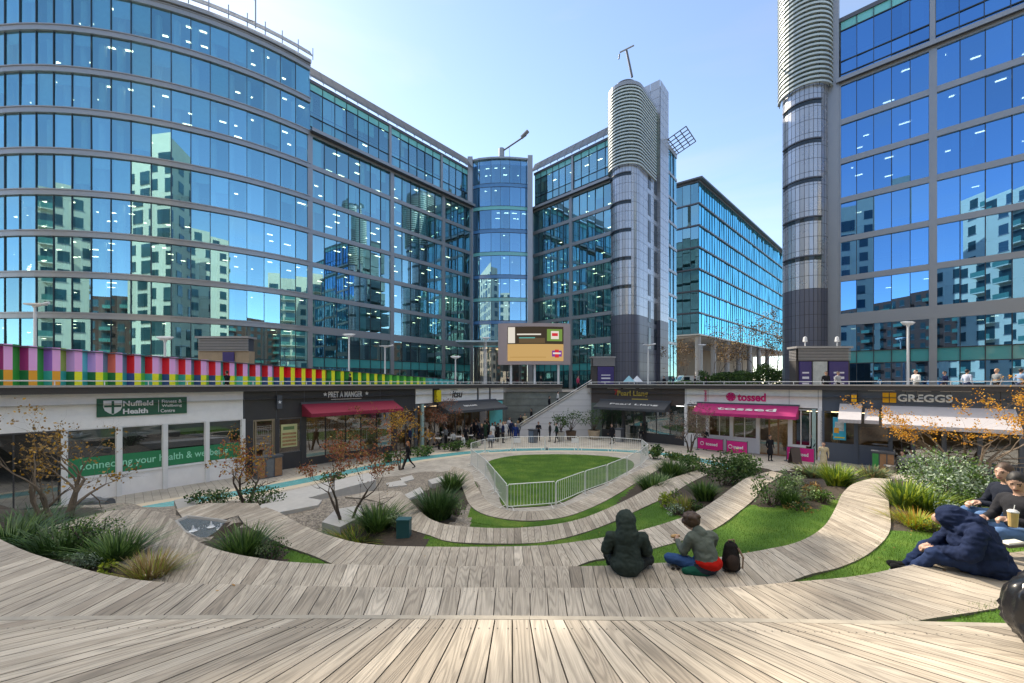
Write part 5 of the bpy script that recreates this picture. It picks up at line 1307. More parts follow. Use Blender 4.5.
def leafquad(mb, p, s, m, up=.3):
    d = Vector((random.gauss(0, 1), random.gauss(0, 1), random.gauss(0, .7))).normalized(); e = d.orthogonal().normalized(); e.rotate(Matrix.Rotation(random.random() * 6.28, 3, d)); e = e.normalized(); f = d.cross(e)
    w = s * .38; mb.face([p - e * s * .5, p + f * w, p + e * s * .5, p - f * w], m)
def tuft(px, py, wpx, hpx, label, mats=(LF_DK,), n=220, name='grass_clump', stiff=.5, cat='plant', wid=.011, group=None, spread=1.0, pos=None):
    c = pos or tpt(px, py); d = c.y; W = wpx / F * d / 2; H = hpx / F * d; mb = MB(); c = Vector(c)
    for _ in range(n):
        a = random.random() * 6.283; r0 = W * .35 * math.sqrt(random.random()) * spread; ln = H * random.uniform(.65, 1.2); lean = random.uniform(.1, 1.0) ** .8
        b = Vector((math.cos(a) * r0, math.sin(a) * r0, -.06)); out = Vector((math.cos(a + random.gauss(0, .4)), math.sin(a + random.gauss(0, .4)), 0)); side = Vector((-out.y, out.x, 0)) * wid * random.uniform(.7, 1.3) * max(1, d / 7)
        R = W * lean * .9; pts = []
        for t in (0, .35, .7, 1): pts.append(c + b + out * R * t ** (1 + stiff) + Vector((0, 0, ln * (t - (1 - stiff) * .45 * lean * t * t))))
        m = random.choice(mats); r = random.random()
        for i in range(3):
            w0 = side * (1, .9, .6, .08)[i]; w1 = side * (1, .9, .6, .08)[i + 1]; mb.face([pts[i] - w0, pts[i] + w0, pts[i + 1] + w1, pts[i + 1] - w1], m, None, r)
    o = mb.build(name, loc=tuple(c)); tag(o, label, cat, group); return o
def shrub(px, py, wpx, hpx, label, mats=(LF_MID,), n=900, leaf=.045, name='shrub', cat='shrub', depth=.8, pos=None, lobes=7, group=None):
    c = Vector(pos or tpt(px, py)); d = c.y; W = wpx / F * d / 2; H = hpx / F * d; th = thing(name, label, cat, tuple(c), group); mb = MB()
    L = []
    for i in range(lobes):
        a = random.random() * 6.283; r = random.uniform(.1, .62); L.append((Vector((math.cos(a) * r * W, math.sin(a) * r * W * depth, H * random.uniform(.3, .62))), random.uniform(.34, .5)))
    leaf = max(leaf, 2.0 / F * d)
    for i in range(n):
        q, s = random.choice(L); v = Vector((random.gauss(0, 1), random.gauss(0, 1), random.gauss(0, 1))).normalized() * (random.random() ** .35)
        p = c + q + Vector((v.x * W * s, v.y * W * depth * s, v.z * H * s)); 
        if p.z < c.z - .03: p.z = c.z + random.random() * .08
        k = (mnoise.noise(p * 3.1) + 1) / 2; m = mats[min(len(mats) - 1, int(k * len(mats) * .999))]; leafquad(mb, p, leaf * random.uniform(.7, 1.4), m)
    mb.build('foliage', th); sb = MB()
    for q, s in L: sb.tube([c + Vector((q.x * .2, q.y * .2, -.05)), c + Vector((q.x * .6, q.y * .6, q.z * .5)), c + q + Vector((0, 0, H * .15))], [.02, .014, .006], BARK, 5)
    sb.build('stems', th); return th
def tree(pos, H, W, label, stems=3, leafm=(LF_BRN,), nleaf=350, leaf=.06, bark=BARK, name='small_tree', crown_bias=(0, 0), r0=.045, levels=4, leafz=.35, twist=.35, low=.25, cat='tree', clump=6, flat=.8):
    c = Vector(pos); th = thing(name, label, cat, tuple(c)); tb = MB(); tips = []
    def grow(p, d, L, r, lv):
        pts = [p]; q = p.copy(); dd = d.copy(); rr = [r]
        for i in range(4):
            dd = (dd + Vector((random.gauss(0, twist * .5), random.gauss(0, twist * .5), random.gauss(.04, twist * .25)))).normalized(); q = q + dd * L / 4; pts.append(q.copy()); rr.append(r * (1 - .14 * (i + 1)))
        tb.tube(pts, rr, bark, 6 if lv > 1 else 4, cap=False)
        if lv <= 2: tips.extend(pts[2:])
        if lv == 0: return
        for i in range(random.choice((2, 3, 3))):
            k = random.choice((2, 3, 4, 4)); v = dd + Vector((random.gauss(0, .75), random.gauss(0, .75 * flat), random.gauss(.05, .4))); grow(pts[k], v.normalized(), L * random.uniform(.55, .85), rr[k] * .62, lv - 1)
    n0 = len(tb.v)
    for s in range(stems):
        a = 6.283 * s / stems + random.random(); d = Vector((math.cos(a) * .45 + crown_bias[0], math.sin(a) * .35 + crown_bias[1], 1)).normalized(); grow(c + Vector((math.cos(a) * .05, math.sin(a) * .05, -.08)), d, H * low * 1.3, r0, levels)
    # fit to the wanted size
    V = [Vector(v) for v in tb.v]; mz = max(v.z for v in V) - c.z; mw = max(max(abs(v.x - c.x), abs(v.y - c.y)) for v in V); kz = H / mz; kw = (W / 2) / mw
    sc = lambda v: Vector((c.x + (v.x - c.x) * kw, c.y + (v.y - c.y) * kw, c.z + (v.z - c.z) * kz))
    tb.v = [tuple(sc(v)) for v in V]; tips = [sc(t) for t in tips]; tb.build('trunk', th)
    if nleaf:
        lb = MB(); T = [t for t in tips if t.z > c.z + H * leafz] or tips
        cen = random.sample(T, min(len(T), max(3, nleaf // clump)))
        for t in cen:
            for i in range(clump): leafquad(lb, t + Vector((random.gauss(0, leaf * 1.3), random.gauss(0, leaf * 1.3), random.gauss(0, leaf * .9))), leaf * random.uniform(.6, 1.35), random.choice(leafm))
        lb.build('crown', th)
    return th
# -- left foreground bed
tuft(8, 546, 120, 28, 'dark spiky clump at the left picture edge behind the wide terrace', (LF_DK, LF_DK, LF_MID), 420, wid=.012)
tuft(62, 552, 110, 29, 'dark spiky clump under the leaning bare tree on the left', (LF_DK,), 420, wid=.012)
tuft(30, 530, 130, 20, 'low dark grass behind the two dark spiky clumps on the left', (LF_DK,), 300, wid=.012)
tuft(116, 560, 84, 29, 'dark green spiky clump left of the tan grass tuft', (LF_DK, LF_MID), 420)
shrub(98, 548, 84, 40, 'small dark leafy shrub behind the tan grass tuft on the left', (LF_DK, LF_MID), 700, .035)
shrub(80, 571, 60, 18, 'low silver leaved cushion plant on the left terrace edge', (LF_SIL, LF_SAGE), 500, .03)
shrub(108, 574, 24, 16, 'tiny yellow green plant beside the tan grass tuft', (LF_YEL,), 120, .04)
tuft(150, 577, 72, 26, 'tan and olive feathery grass tuft at the end of the left bed', (LF_TAN, LF_TAN, LF_YEL, LF_BRN), 520, stiff=.3, wid=.006)
tree(tuple(tpt(62, 528)), 2.7, 3.2, 'leaning bare tree with a few brown leaves at the far left', 4, (LF_BRN, LF_BRN, LF_GOLD), 800, .06, name='small_tree', bark=BARK_L, r0=.06, twist=.5, crown_bias=(.1, 0), levels=4, leafz=.25)
# -- middle left
tuft(243, 557, 70, 32, 'dark green spiky clump beside the little fountain basin', (LF_DK, LF_MID), 430)
shrub(272, 560, 46, 20, 'blue green low plant between the spiky clump and the grass sliver', (LF_SAGE, LF_DK), 500, .03)
p = tpt(246, 505); tree(tuple(p), 2.9 * p.y / 14, 3.3 * p.y / 14, 'slim three stemmed tree with sparse rusty leaves in front of the gym', 3, (LF_BRN, LF_GOLD, LF_RUST), 900, .075, r0=.06, levels=4, crown_bias=(-.15, 0))
shrub(212, 506, 58, 20, 'low grey green cushion hedge left of the three stemmed tree', (LF_SAGE, LF_DK, LF_SIL), 800, .04)
shrub(262, 507, 62, 24, 'low mixed shrub at the foot of the three stemmed tree', (LF_SAGE, LF_DK, LF_MID), 800, .04)
p = tpt(345, 527); tree(tuple(p), 104 / F * p.y, 118 / F * p.y, 'reddish multi stemmed tree standing between the timber terraces and the gravel', 3, (LF_RUST, LF_RUST, LF_BRN), 2000, .06, r0=.05, levels=4, clump=8, leafz=.45)
p = tpt(372, 525); tree(tuple(p), 70 / F * p.y, 60 / F * p.y, 'bare thin sapling right of the reddish tree', 2, (LF_BRN,), 60, .04, r0=.022, levels=3)
tuft(378, 528, 66, 24, 'dark green clump under the reddish tree', (LF_DK, LF_MID), 340)
tuft(355, 540, 88, 14, 'low olive grass along the terrace under the reddish tree', (LF_MID, LF_YEL, LF_TAN), 520, stiff=.3, wid=.007)
shrub(398, 530, 30, 18, 'small silvery plant beside the teal box light', (LF_SIL, LF_SAGE), 260, .035)
tuft(438, 518, 62, 30, 'broad dark spiky clump inside the curve of the innermost terraces', (LF_DK,), 460)
tuft(452, 492, 34, 20, 'small upright spiky clump behind the broad dark one', (LF_DK, LF_MID), 300)
shrub(455, 515, 30, 18, 'green low plant right of the broad dark spiky clump', (LF_MID, LF_SAGE), 300, .04)
p = gpt(400, 470, 5.3); tree((p.x, p.y, 0), 68 / F * p.y, 76 / F * p.y, 'golden leaved small tree in front of the burgundy awning', 3, (LF_GOLD, LF_BRN, LF_GOLD), 900, .11, r0=.05, levels=4, clump=8)
p = gpt(372, 462, 5.3); tree((p.x, p.y, 0), 60 / F * p.y, 60 / F * p.y, 'rusty bare tree left of the golden one by the burgundy awning', 3, (LF_RUST, LF_BRN), 500, .10, r0=.05, levels=4, clump=6)
shrub(330, 489, 36, 14, 'low green bed beside the turquoise channel on the left', (LF_MID, LF_DK), 300, .05, pos=tuple(gpt(333, 484, 5.3)))
for px, py, w, h, lb in ((424, 456, 34, 12, 'leftmost of the low shrubs before the sushi shop'), (452, 451, 26, 11, 'middle low shrub before the sushi shop'), (470, 447, 30, 9, 'rightmost low shrub before the sushi shop'), (392, 462, 40, 12, 'low dark shrub behind the walking woman')):
    shrub(px, py, w, h, lb, (LF_DK, LF_MID), 350, .08, pos=tuple(gpt(px, py, 5.3)))
p = gpt(440, 446, 5.3); tree((p.x, p.y, 0), 52 / F * p.y, 66 / F * p.y, 'bare brown twiggy tree before the sushi shop', 3, (LF_TWIG, LF_RUST), 2200, .10, r0=.05, levels=4, clump=5, leafz=.5)
p = gpt(690, 452, 5.3); tree((p.x, p.y, 0), 50 / F * p.y, 44 / F * p.y, 'bare twiggy tree left of the pink awning', 3, (LF_TWIG,), 1800, .09, r0=.06, levels=4, clump=4, leafz=.3)
# -- potted plants by the stair wall
def pot(px, py, w, h, label, m, rr=.38):
    q = gpt(px, py, 5.3); th = thing('potted_plant', label, 'potted plant', tuple(q)); mb = MB(); mb.lathe(tuple(q), [(rr * .6, 0), (rr * .75, .1), (rr, .85), (rr * .9, .85), (rr * .85, .7)], m, 14); mb.build('pot', th)
    lb = MB(); c = q + Vector((0, 0, .85)); W = w / F * q.y / 2; H = h / F * q.y
    for i in range(9):
        a = i * 2.4; e = c + Vector((math.cos(a) * W * random.uniform(.3, .9), math.sin(a) * W * .6, H * random.uniform(.35, .95))); lb.tube([c, (c + e) / 2 + Vector((0, 0, .15)), e], [.03, .02, .01], BARK, 4)
        for k in range(40): leafquad(lb, e + Vector((random.gauss(0, W * .22), random.gauss(0, W * .22), random.gauss(0, H * .10))), .14, LF_DK)
    lb.build('foliage', th)
pot(571, 440, 30, 20, 'dark potted shrub in a tapered brown pot against the white stair wall', mat('brown_pot', (.10, .06, .04), .6), .5)
pot(561, 441, 18, 15, 'smaller potted shrub just left of the tapered brown pot', mat('pale_pot', (.4, .38, .34), .6), .35)
pot(594, 439, 26, 20, 'bushy potted plant in a cream tub left of the restaurant front', mat('cream_tub', (.45, .36, .26), .7), .6)
# -- middle right beds
for (px, py, w, h, lb, mm, nn) in (
    (653, 459, 24, 15, 'round dark green shrub at the far end of the ring, left of the twiggy tree', (LF_DK, LF_MID), 500),
    (672, 460, 26, 9, 'low green shrub under the bare twiggy tree', (LF_MID, LF_DK), 350),
    (688, 463, 34, 9, 'flat green planting right of the twiggy tree foot', (LF_MID, LF_SAGE), 350)):
    shrub(px, py, w, h, lb, mm, nn, .06, pos=tuple(gpt(px, py, 5.3)))
tuft(652, 493, 42, 18, 'long low green clump between two narrow terraces, nearest the barriers', (LF_DK, LF_MID), 380)
tuft(672, 481, 36, 22, 'dark green clump above the long low one by the barriers', (LF_DK, LF_MID), 380)
tuft(660, 486, 40, 14, 'teal green clump behind the long low one', (LF_SAGE, LF_DK), 200)
shrub(694, 478, 50, 26, 'dense dark shrub left of the big grey green one, below the pink awning', (LF_DK, LF_MID), 800, .05)
shrub(722, 486, 84, 42, 'big grey green shrub below the pink awning', (LF_SAGE, LF_DK, LF_MID), 3000, .05)
shrub(746, 478, 34, 26, 'dark rounded shrub right of the big grey green one', (LF_DK, LF_MID), 800, .05)
tuft(704, 500, 38, 20, 'upright spiky green clump in front of the big grey green shrub', (LF_MID, LF_DK), 380)
tuft(684, 513, 26, 20, 'pale straw grass tuft between two narrow terraces', (LF_TAN, LF_YEL), 260, stiff=.3, wid=.006)
shrub(668, 508, 28, 20, 'small yellow green shrub left of the straw tuft', (LF_YEL, LF_MID), 380, .035)
shrub(676, 516, 30, 12, 'low silvery plant under the straw tuft', (LF_SIL, LF_SAGE), 260, .03)
shrub(697, 514, 24, 14, 'dark low shrub right of the straw tuft', (LF_DK,), 260, .035)
for (px, py, w, h, lb, mm, nn, ty) in (
    (772, 505, 50, 30, 'blue green leafy clump at the left end of the bed above the large lawn', (LF_SAGE, LF_MID), 800, 's'),
    (788, 498, 44, 34, 'tall grey shrub in the middle of the bed above the large lawn', (LF_SIL, LF_SAGE, LF_DK), 800, 's'),
    (790, 506, 34, 18, 'green spiky clump in the bed above the large lawn', (LF_MID, LF_DK), 300, 't'),
    (810, 500, 30, 20, 'brownish seeding shrub in the bed above the large lawn', (LF_BRN, LF_SAGE), 500, 's'),
    (822, 503, 26, 14, 'low green plant at the right end of the bed above the large lawn', (LF_MID,), 300, 's'),
    (801, 511, 44, 8, 'dark ground hugging plant on the soil above the large lawn', (LF_DK, LF_BRN), 240, 's'),
    (837, 485, 46, 22, 'bright yellow green spiky plant by the end of the curving terrace', (LF_YEL, LF_MID), 460, 't'),
    (812, 476, 44, 12, 'pale low grass behind the bright spiky plant', (LF_TAN, LF_SAGE), 240, 't'),
    (872, 478, 44, 12, 'dry low grass right of the bright spiky plant', (LF_TAN, LF_SAGE), 260, 't')):
    (shrub if ty == 's' else tuft)(px, py, w, h, lb, mm, nn)
# -- right bed with the big silver shrub
shrub(942, 507, 112, 58, 'large silvery rounded shrub in front of the bakery', (LF_SAGE, LF_SIL, LF_MID, LF_SAGE), 5200, .05, lobes=14)
shrub(975, 512, 70, 46, 'right hand shoulder shrub beside the large silvery one', (LF_SAGE, LF_MID, LF_SIL), 2200, .05)
tuft(905, 508, 50, 30, 'bright green strappy clump at the left foot of the large silvery shrub', (LF_YEL, LF_MID), 320, wid=.016)
tuft(928, 512, 60, 28, 'strappy green leaves in front of the large silvery shrub', (LF_MID, LF_YEL), 300, wid=.014)
tuft(914, 526, 58, 18, 'golden feathery grass at the edge of the right lawn', (LF_YEL, LF_GOLD, LF_YEL), 520, stiff=.3, wid=.006)
shrub(935, 533, 46, 16, 'low lime green plant right of the golden grass', (LF_YEL, LF_MID), 420, .03)
shrub(950, 522, 30, 22, 'small grey lavender shrub behind the navy coat', (LF_SIL,), 420, .03)
shrub(1015, 500, 50, 30, 'dark shrub behind the seated men at the right edge', (LF_DK, LF_MID), 900, .05)
random.seed(4); p = tpt(978, 482); tree(tuple(p), 118 / F * p.y, 200 / F * p.y, 'spreading tree with orange autumn leaves before the bakery', 5, (LF_ORG, LF_ORG, LF_GOLD), 3800, .085, bark=BARK_L, r0=.06, levels=4, clump=9, crown_bias=(-.25, 0), leafz=.35)
p = tpt(1040, 482); tree(tuple(p), 110 / F * p.y, 80 / F * p.y, 'second orange leaved tree cut by the right picture edge', 3, (LF_GOLD, LF_YEL, LF_RUST), 900, .065, bark=BARK_L, r0=.05, levels=4, clump=9, leafz=.3)
# -- upper deck: hedges and bare street trees
random.seed(5)
def hedge(px0, px1, y, h, label, m=(LF_DK, LF_DK, LF_MID)):
    x0, x1 = xp(px0, y), xp(px1, y); mb = MB(); c = ((x0 + x1) / 2, y, ZD)
    for i in range(int((x1 - x0) * 800)):
        x = random.uniform(x0, x1); hh = h * (.75 + .35 * mnoise.noise(Vector((x * .5, y, 0)))); leafquad(mb, Vector((x, y + random.gauss(0, .6), ZD + hh * random.random() ** .6)), .22, random.choice(m))
    o = mb.build('hedge', loc=c); tag(o, label, 'hedge')
hedge(700, 742, 58, 3.2, 'dark hedge left of the low dip, in front of the far turquoise office')
hedge(742, 790, 52, 3.6, 'dark hedge beside the right silver tower on the street')
hedge(668, 700, 62, 1.6, 'low dark hedge near the white vans')
for px, y, H, W, lb in ((652, 62, 7, 5, 'small leafless street tree at the foot of the silver stair tower'), (683, 70, 10, 8, 'bare street tree left of the first white column'), (716, 64, 10.5, 8, 'bare street tree between the first and second white columns'), (738, 60, 11, 8, 'tall bare street tree in the middle of the street row'), (757, 58, 12, 8, 'tall bare street tree second from the right silver tower'), (776, 56, 12, 8, 'tallest bare street tree touching the right silver tower')):
    tree((xp(px, y), y, ZD), H, W, lb, 2, (LF_TWIG, LF_TWIG, LF_BRN), 1100, .20, name='street_tree', r0=.16, levels=4, clump=3, leafz=.4, low=.3)
# ------------------------------------------------------------------ people: one continuous remeshed body each, coloured by the nearest limb
random.seed(33)
def cmat(c, rough=.8): return mat('cloth_%d_%d_%d' % tuple(int(x * 1000) for x in c), c, max(rough, .85), var=.22, scale=7, bump=.25, bscale=260, spec=.12)
SKIN = {'pale': mat('skin_pale', (.50, .30, .22), .5, var=.06, scale=9), 'tan': mat('skin_tan', (.36, .20, .13), .5, var=.06, scale=9), 'dark': mat('skin_dark', (.10, .055, .035), .5, var=.06, scale=9)}
def _dist(p, X):
    """signed distance of points X (n,3) to one limb"""
    if p[0] == 'cap':
        a = np.array(p[1], float); b = np.array(p[3], float); ab = b - a; t = np.clip(((X - a) @ ab) / max(ab @ ab, 1e-9), 0, 1)
        return np.linalg.norm(X - (a + t[:, None] * ab), axis=1) - (p[2] + (p[4] - p[2]) * t)
    R = np.array(p[3]) if p[3] else np.eye(3); r = np.array(p[2]); q = (X - np.array(p[1], float)) @ R; k = np.linalg.norm(q / r, axis=1); g = np.linalg.norm(q / r ** 2, axis=1) + 1e-9
    return k * (k - 1) / g
def figure(prims, mats, name='person', voxel=.03, smooth=1, bump=0.0, blend=None):
    """one continuous skin grown round all the limbs (distance field, surface nets)"""
    kb = blend if blend is not None else max(.012, voxel * .8); lo = np.full(3, 1e9); hi = -lo; ext = []
    for p in prims:
        if p[0] == 'cap': A = np.array([p[1], p[3]], float); r = max(p[2], p[4]); l, h = A.min(0) - r, A.max(0) + r
        else: r = max(p[2]); c = np.array(p[1], float); l, h = c - r, c + r
        ext.append((l, h)); lo = np.minimum(lo, l); hi = np.maximum(hi, h)
    lo = lo - 3 * voxel; n = np.ceil((hi + 3 * voxel - lo) / voxel).astype(int) + 1; Fd = np.full(n, 1.0); ax_ = [lo[i] + voxel * np.arange(n[i]) for i in range(3)]
    for p, (l, h) in zip(prims, ext):
        i0 = np.maximum(((l - lo) / voxel - 4).astype(int), 0); i1 = np.minimum(((h - lo) / voxel + 5).astype(int), n)
        G = np.stack(np.meshgrid(*[ax_[i][i0[i]:i1[i]] for i in range(3)], indexing='ij'), -1); sh = G.shape[:3]; d = _dist(p, G.reshape(-1, 3)).reshape(sh)
        sl = tuple(slice(i0[i], i1[i]) for i in range(3)); f = Fd[sl]; hh = np.clip(.5 + .5 * (f - d) / kb, 0, 1); Fd[sl] = f * (1 - hh) + d * hh - kb * hh * (1 - hh) if kb else np.minimum(f, d)
    ins = Fd < 0; m = np.array(n) - 1; cnt = np.zeros(m, int); acc = np.zeros((*m, 3))
    sub = lambda o: tuple(slice(o[i], m[i] + o[i]) for i in range(3))
    for a in range(3):
        for u in (0, 1):
            for v in (0, 1):
                o0 = [0, 0, 0]; o0[(a + 1) % 3] = u; o0[(a + 2) % 3] = v; o1 = list(o0); o1[a] = 1; A = Fd[sub(o0)]; B = Fd[sub(o1)]; c = (A < 0) != (B < 0); t = np.where(c, A / np.where(c, A - B, 1), 0)
                cnt += c; 
                for q in range(3): acc[..., q] += np.where(c, o0[q] + (t if q == a else 0), 0)
    act = cnt > 0; idx = np.full(m, -1); idx[act] = np.arange(act.sum()); cell = np.argwhere(act); V = lo + voxel * (cell + acc[act] / cnt[act][:, None]); faces = []
    for a in range(3):
        b, c = (a + 1) % 3, (a + 2) % 3; s0 = [slice(1, m[i]) for i in range(3)]; s0[a] = slice(0, m[a]); s1 = list(s0); s1[a] = slice(1, m[a] + 1)
        A = ins[tuple(s0)]; B = ins[tuple(s1)]; E = np.argwhere(A != B); off = np.array([1, 1, 1]); off[a] = 0; E2 = E + off; fl = A[tuple(E.T)]
        db = np.zeros(3, int); db[b] = 1; dc = np.zeros(3, int); dc[c] = 1
        Q = np.stack([idx[tuple((E2 - db - dc).T)], idx[tuple((E2 - dc).T)], idx[tuple(E2.T)], idx[tuple((E2 - db).T)]], 1); Q[~fl] = Q[~fl][:, ::-1]; faces.append(Q)
    Q = np.concatenate(faces)
    for _ in range(smooth):
        S = np.zeros_like(V); C = np.zeros(len(V))
        for i in range(4): np.add.at(S, Q[:, i], V[Q[:, (i + 1) % 4]] + V[Q[:, (i - 1) % 4]]); np.add.at(C, Q[:, i], 2)
        V = V * .5 + .5 * S / C[:, None]
    cen = V[Q].mean(1); best = np.full(len(Q), 1e9); ti = np.zeros(len(Q), int); tags = []
    for p in prims:
        tg = p[5] if p[0] == 'cap' else p[4]
        if tg not in tags: tags.append(tg)
        d = _dist(p, cen); w = d < best; best[w] = d[w]; ti[w] = tags.index(tg)
    nm = bpy.data.meshes.new(name); nm.from_pydata(V.tolist(), [], Q.tolist())
    for t in tags: nm.materials.append(mats[t])
    nm.polygons.foreach_set('material_index', ti.tolist()); nm.polygons.foreach_set('use_smooth', [True] * len(Q)); nm.update()
    if bump:
        N = np.empty(len(V) * 3); nm.vertices.foreach_get('normal', N); N = N.reshape(-1, 3)
        f = np.array([(mnoise.noise(Vector((q[0] * 9, q[1] * 9, q[2] * 14))) + (1 - abs(mnoise.noise(Vector((q[0] * 13 + 3, q[1] * 13, q[2] * 17)))) * 2) * .6 + mnoise.noise(Vector((q[0] * 22, q[1] * 22, q[2] * 26))) * .5) * bump for q in V])
        nm.vertices.foreach_set('co', (V + N * f[:, None]).ravel()); nm.update()
    return nm
def face_prims(c, f, up, s=1.0, hair='short'):
    """head with face: c head centre, f facing unit vector, up unit vector"""
    f = Vector(f).normalized(); up = Vector(up); up = (up - f * up.dot(f)).normalized(); r = f.cross(up); c = Vector(c); R = Matrix((r, f, up)).transposed(); R3 = R
    P = [('ell', c, (.076 * s, .092 * s, .108 * s), R3, 'skin'), ('ell', c - up * .045 * s + f * .02 * s, (.058 * s, .070 * s, .072 * s), R3, 'skin'),
         ('cap', c + f * .088 * s + up * .012 * s, .010 * s, c + f * .108 * s - up * .022 * s, .016 * s, 'skin'), ('cap', c + f * .088 * s - up * .055 * s - r * .018 * s, .009 * s, c + f * .088 * s - up * .055 * s + r * .018 * s, .009 * s, 'lip')]
    for k in (-1, 1): P += [('ell', c + r * k * .032 * s + f * .080 * s + up * .012 * s, (.010 * s, .006 * s, .005 * s), R3, 'eye'), ('cap', c + r * k * .020 * s + f * .088 * s + up * .032 * s, .006 * s, c + r * k * .046 * s + f * .080 * s + up * .034 * s, .005 * s, 'hair'), ('ell', c + r * k * .078 * s, (.012 * s, .022 * s, .032 * s), R3, 'skin')]
    if hair == 'short': P += [('ell', c + up * .030 * s - f * .018 * s, (.084 * s, .094 * s, .100 * s), R3, 'hair'), ('ell', c - f * .045 * s + up * .01 * s, (.078 * s, .06 * s, .09 * s), R3, 'hair')]
    if hair == 'long': P += [('ell', c + up * .028 * s - f * .02 * s, (.086 * s, .096 * s, .100 * s), R3, 'hair'), ('cap', c - f * .06 * s, .07 * s, c - f * .07 * s - up * .22 * s, .06 * s, 'hair')]
    return P
EYE = mat('eye_dark', (.02, .015, .012), .3, var=0); LIP = mat('lip', (.34, .13, .11), .5, var=0)
HAIRS = {'black': mat('hair_black', (.012, .010, .010), .6, var=.2, scale=30), 'brown': mat('hair_brown', (.06, .032, .018), .6, var=.3, scale=30), 'fair': mat('hair_fair', (.34, .20, .09), .6, var=.2, scale=30), 'grey': mat('hair_grey', (.35, .33, .31), .6, var=.2, scale=30), 'ginger': mat('hair_ginger', (.36, .13, .04), .6, var=.2, scale=30)}
def standing(x, y, z, rz, top, legs, label, hair='black', skin='pale', h=1.72, walk=0.0, coat=False, hairk='short', arms='down', group=None, cat='person', voxel=.03, name='person', sit=False, shoes=(.02, .02, .02), bag=None):
    k = h / 1.72; P = []; w = walk
    hz = .92 if not sit else .46
    f1, f2 = (.26 * w, -.28 * w)
    for s, f in ((-1, f1), (1, f2)):
        if sit:
            P += [('cap', (s * .09, 0, .50), .085, (s * .11, .44, .52), .062, 'legs'), ('cap', (s * .11, .44, .50), .058, (s * .11, .40, .10), .042, 'legs'), ('cap', (s * .11, .38, .06), .04, (s * .12, .56, .04), .035, 'shoe')]
        else:
            P += [('cap', (s * .09, 0, .90), .088, (s * .095, f * .55 + .02, .50), .062, 'legs'), ('cap', (s * .095, f * .55 + .02, .50), .060, (s * .095, f * 1.15 - (.10 if f < 0 else 0), .11 + (.05 if f < -.05 else 0)), .040, 'legs'), ('cap', (s * .095, f * 1.15 - .03 - (.10 if f < 0 else 0), .05 + (.05 if f < -.05 else 0)), .040, (s * .105, f * 1.15 + .14 - (.10 if f < 0 else 0), .035), .032, 'shoe')]
    b = hz
    P += [('ell', (0, 0, b + .03), (.155, .115, .13), None, 'legs' if not coat else 'top'), ('cap', (0, 0, b + .10), .125, (0, 0, b + .30), .13, 'top'), ('ell', (0, 0, b + .38), (.185, .115, .17), None, 'top'), ('cap', (-.14, 0, b + .49), .065, (.14, 0, b + .49), .065, 'top'), ('cap', (0, -.005, b + .50), .052, (0, .01, b + .62), .048, 'skin')]
    if coat: P += [('cap', (0, 0, b + .05), .15, (0, 0, b - .34), .19, 'top')]
    for s in (-1, 1):
        sh = Vector((s * .195, 0, b + .47)); sw = (f1 if s > 0 else f2) * .8
        if arms == 'down': el = Vector((s * .245, -.03 + sw * .5, b + .19)); ha = Vector((s * .235, .07 + sw, b - .03))
        elif arms == 'front': el = Vector((s * .24, .02, b + .20)); ha = Vector((s * .10, .24, b + .26))
        else: el = Vector((s * .25, .10, b + .25)); ha = Vector((s * .12, .22, b + .48)) if s > 0 else Vector((s * .23, .06, b - .02))
        P += [('cap', sh, .057, el, .043, 'top'), ('cap', el, .042, ha, .032, 'top'), ('ell', ha + (ha - el).normalized() * .05, (.03, .035, .05), None, 'skin')]
    P += face_prims((0, .02, b + .73), (0, 1, -.05), (0, 0, 1), 1.05, hairk)
    M = {'top': cmat(top), 'legs': cmat(legs), 'skin': SKIN[skin], 'hair': HAIRS[hair], 'shoe': cmat(shoes), 'eye': EYE, 'lip': LIP}
    me = figure(P, M, name, voxel); me.transform(Matrix.Scale(k, 4)); o = bpy.data.objects.new(name, me); COL.objects.link(o); o.location = (x, y, z); o.rotation_euler = (0, 0, rz); tag(o, label, cat, group); return o
def at(px, py): q = gpt(px, py, 5.3); return q.x, q.y, 0.0
BK = (.018, .018, .022); NV = (.02, .03, .08); WT = (.62, .62, .62); CR = (.55, .46, .30); GY = (.16, .17, .18); LB = (.25, .36, .52); DB = (.03, .05, .11)
G1 = 'people on the plaza floor'; G2 = 'people on the stairs'; G3 = 'people on the upper deck'
standing(*at(408, 469), 1.9, BK, BK, 'woman in black with ginger hair walking beside the turquoise channel', 'ginger', walk=1.0, arms='down', group=G1, hairk='long', h=1.66)
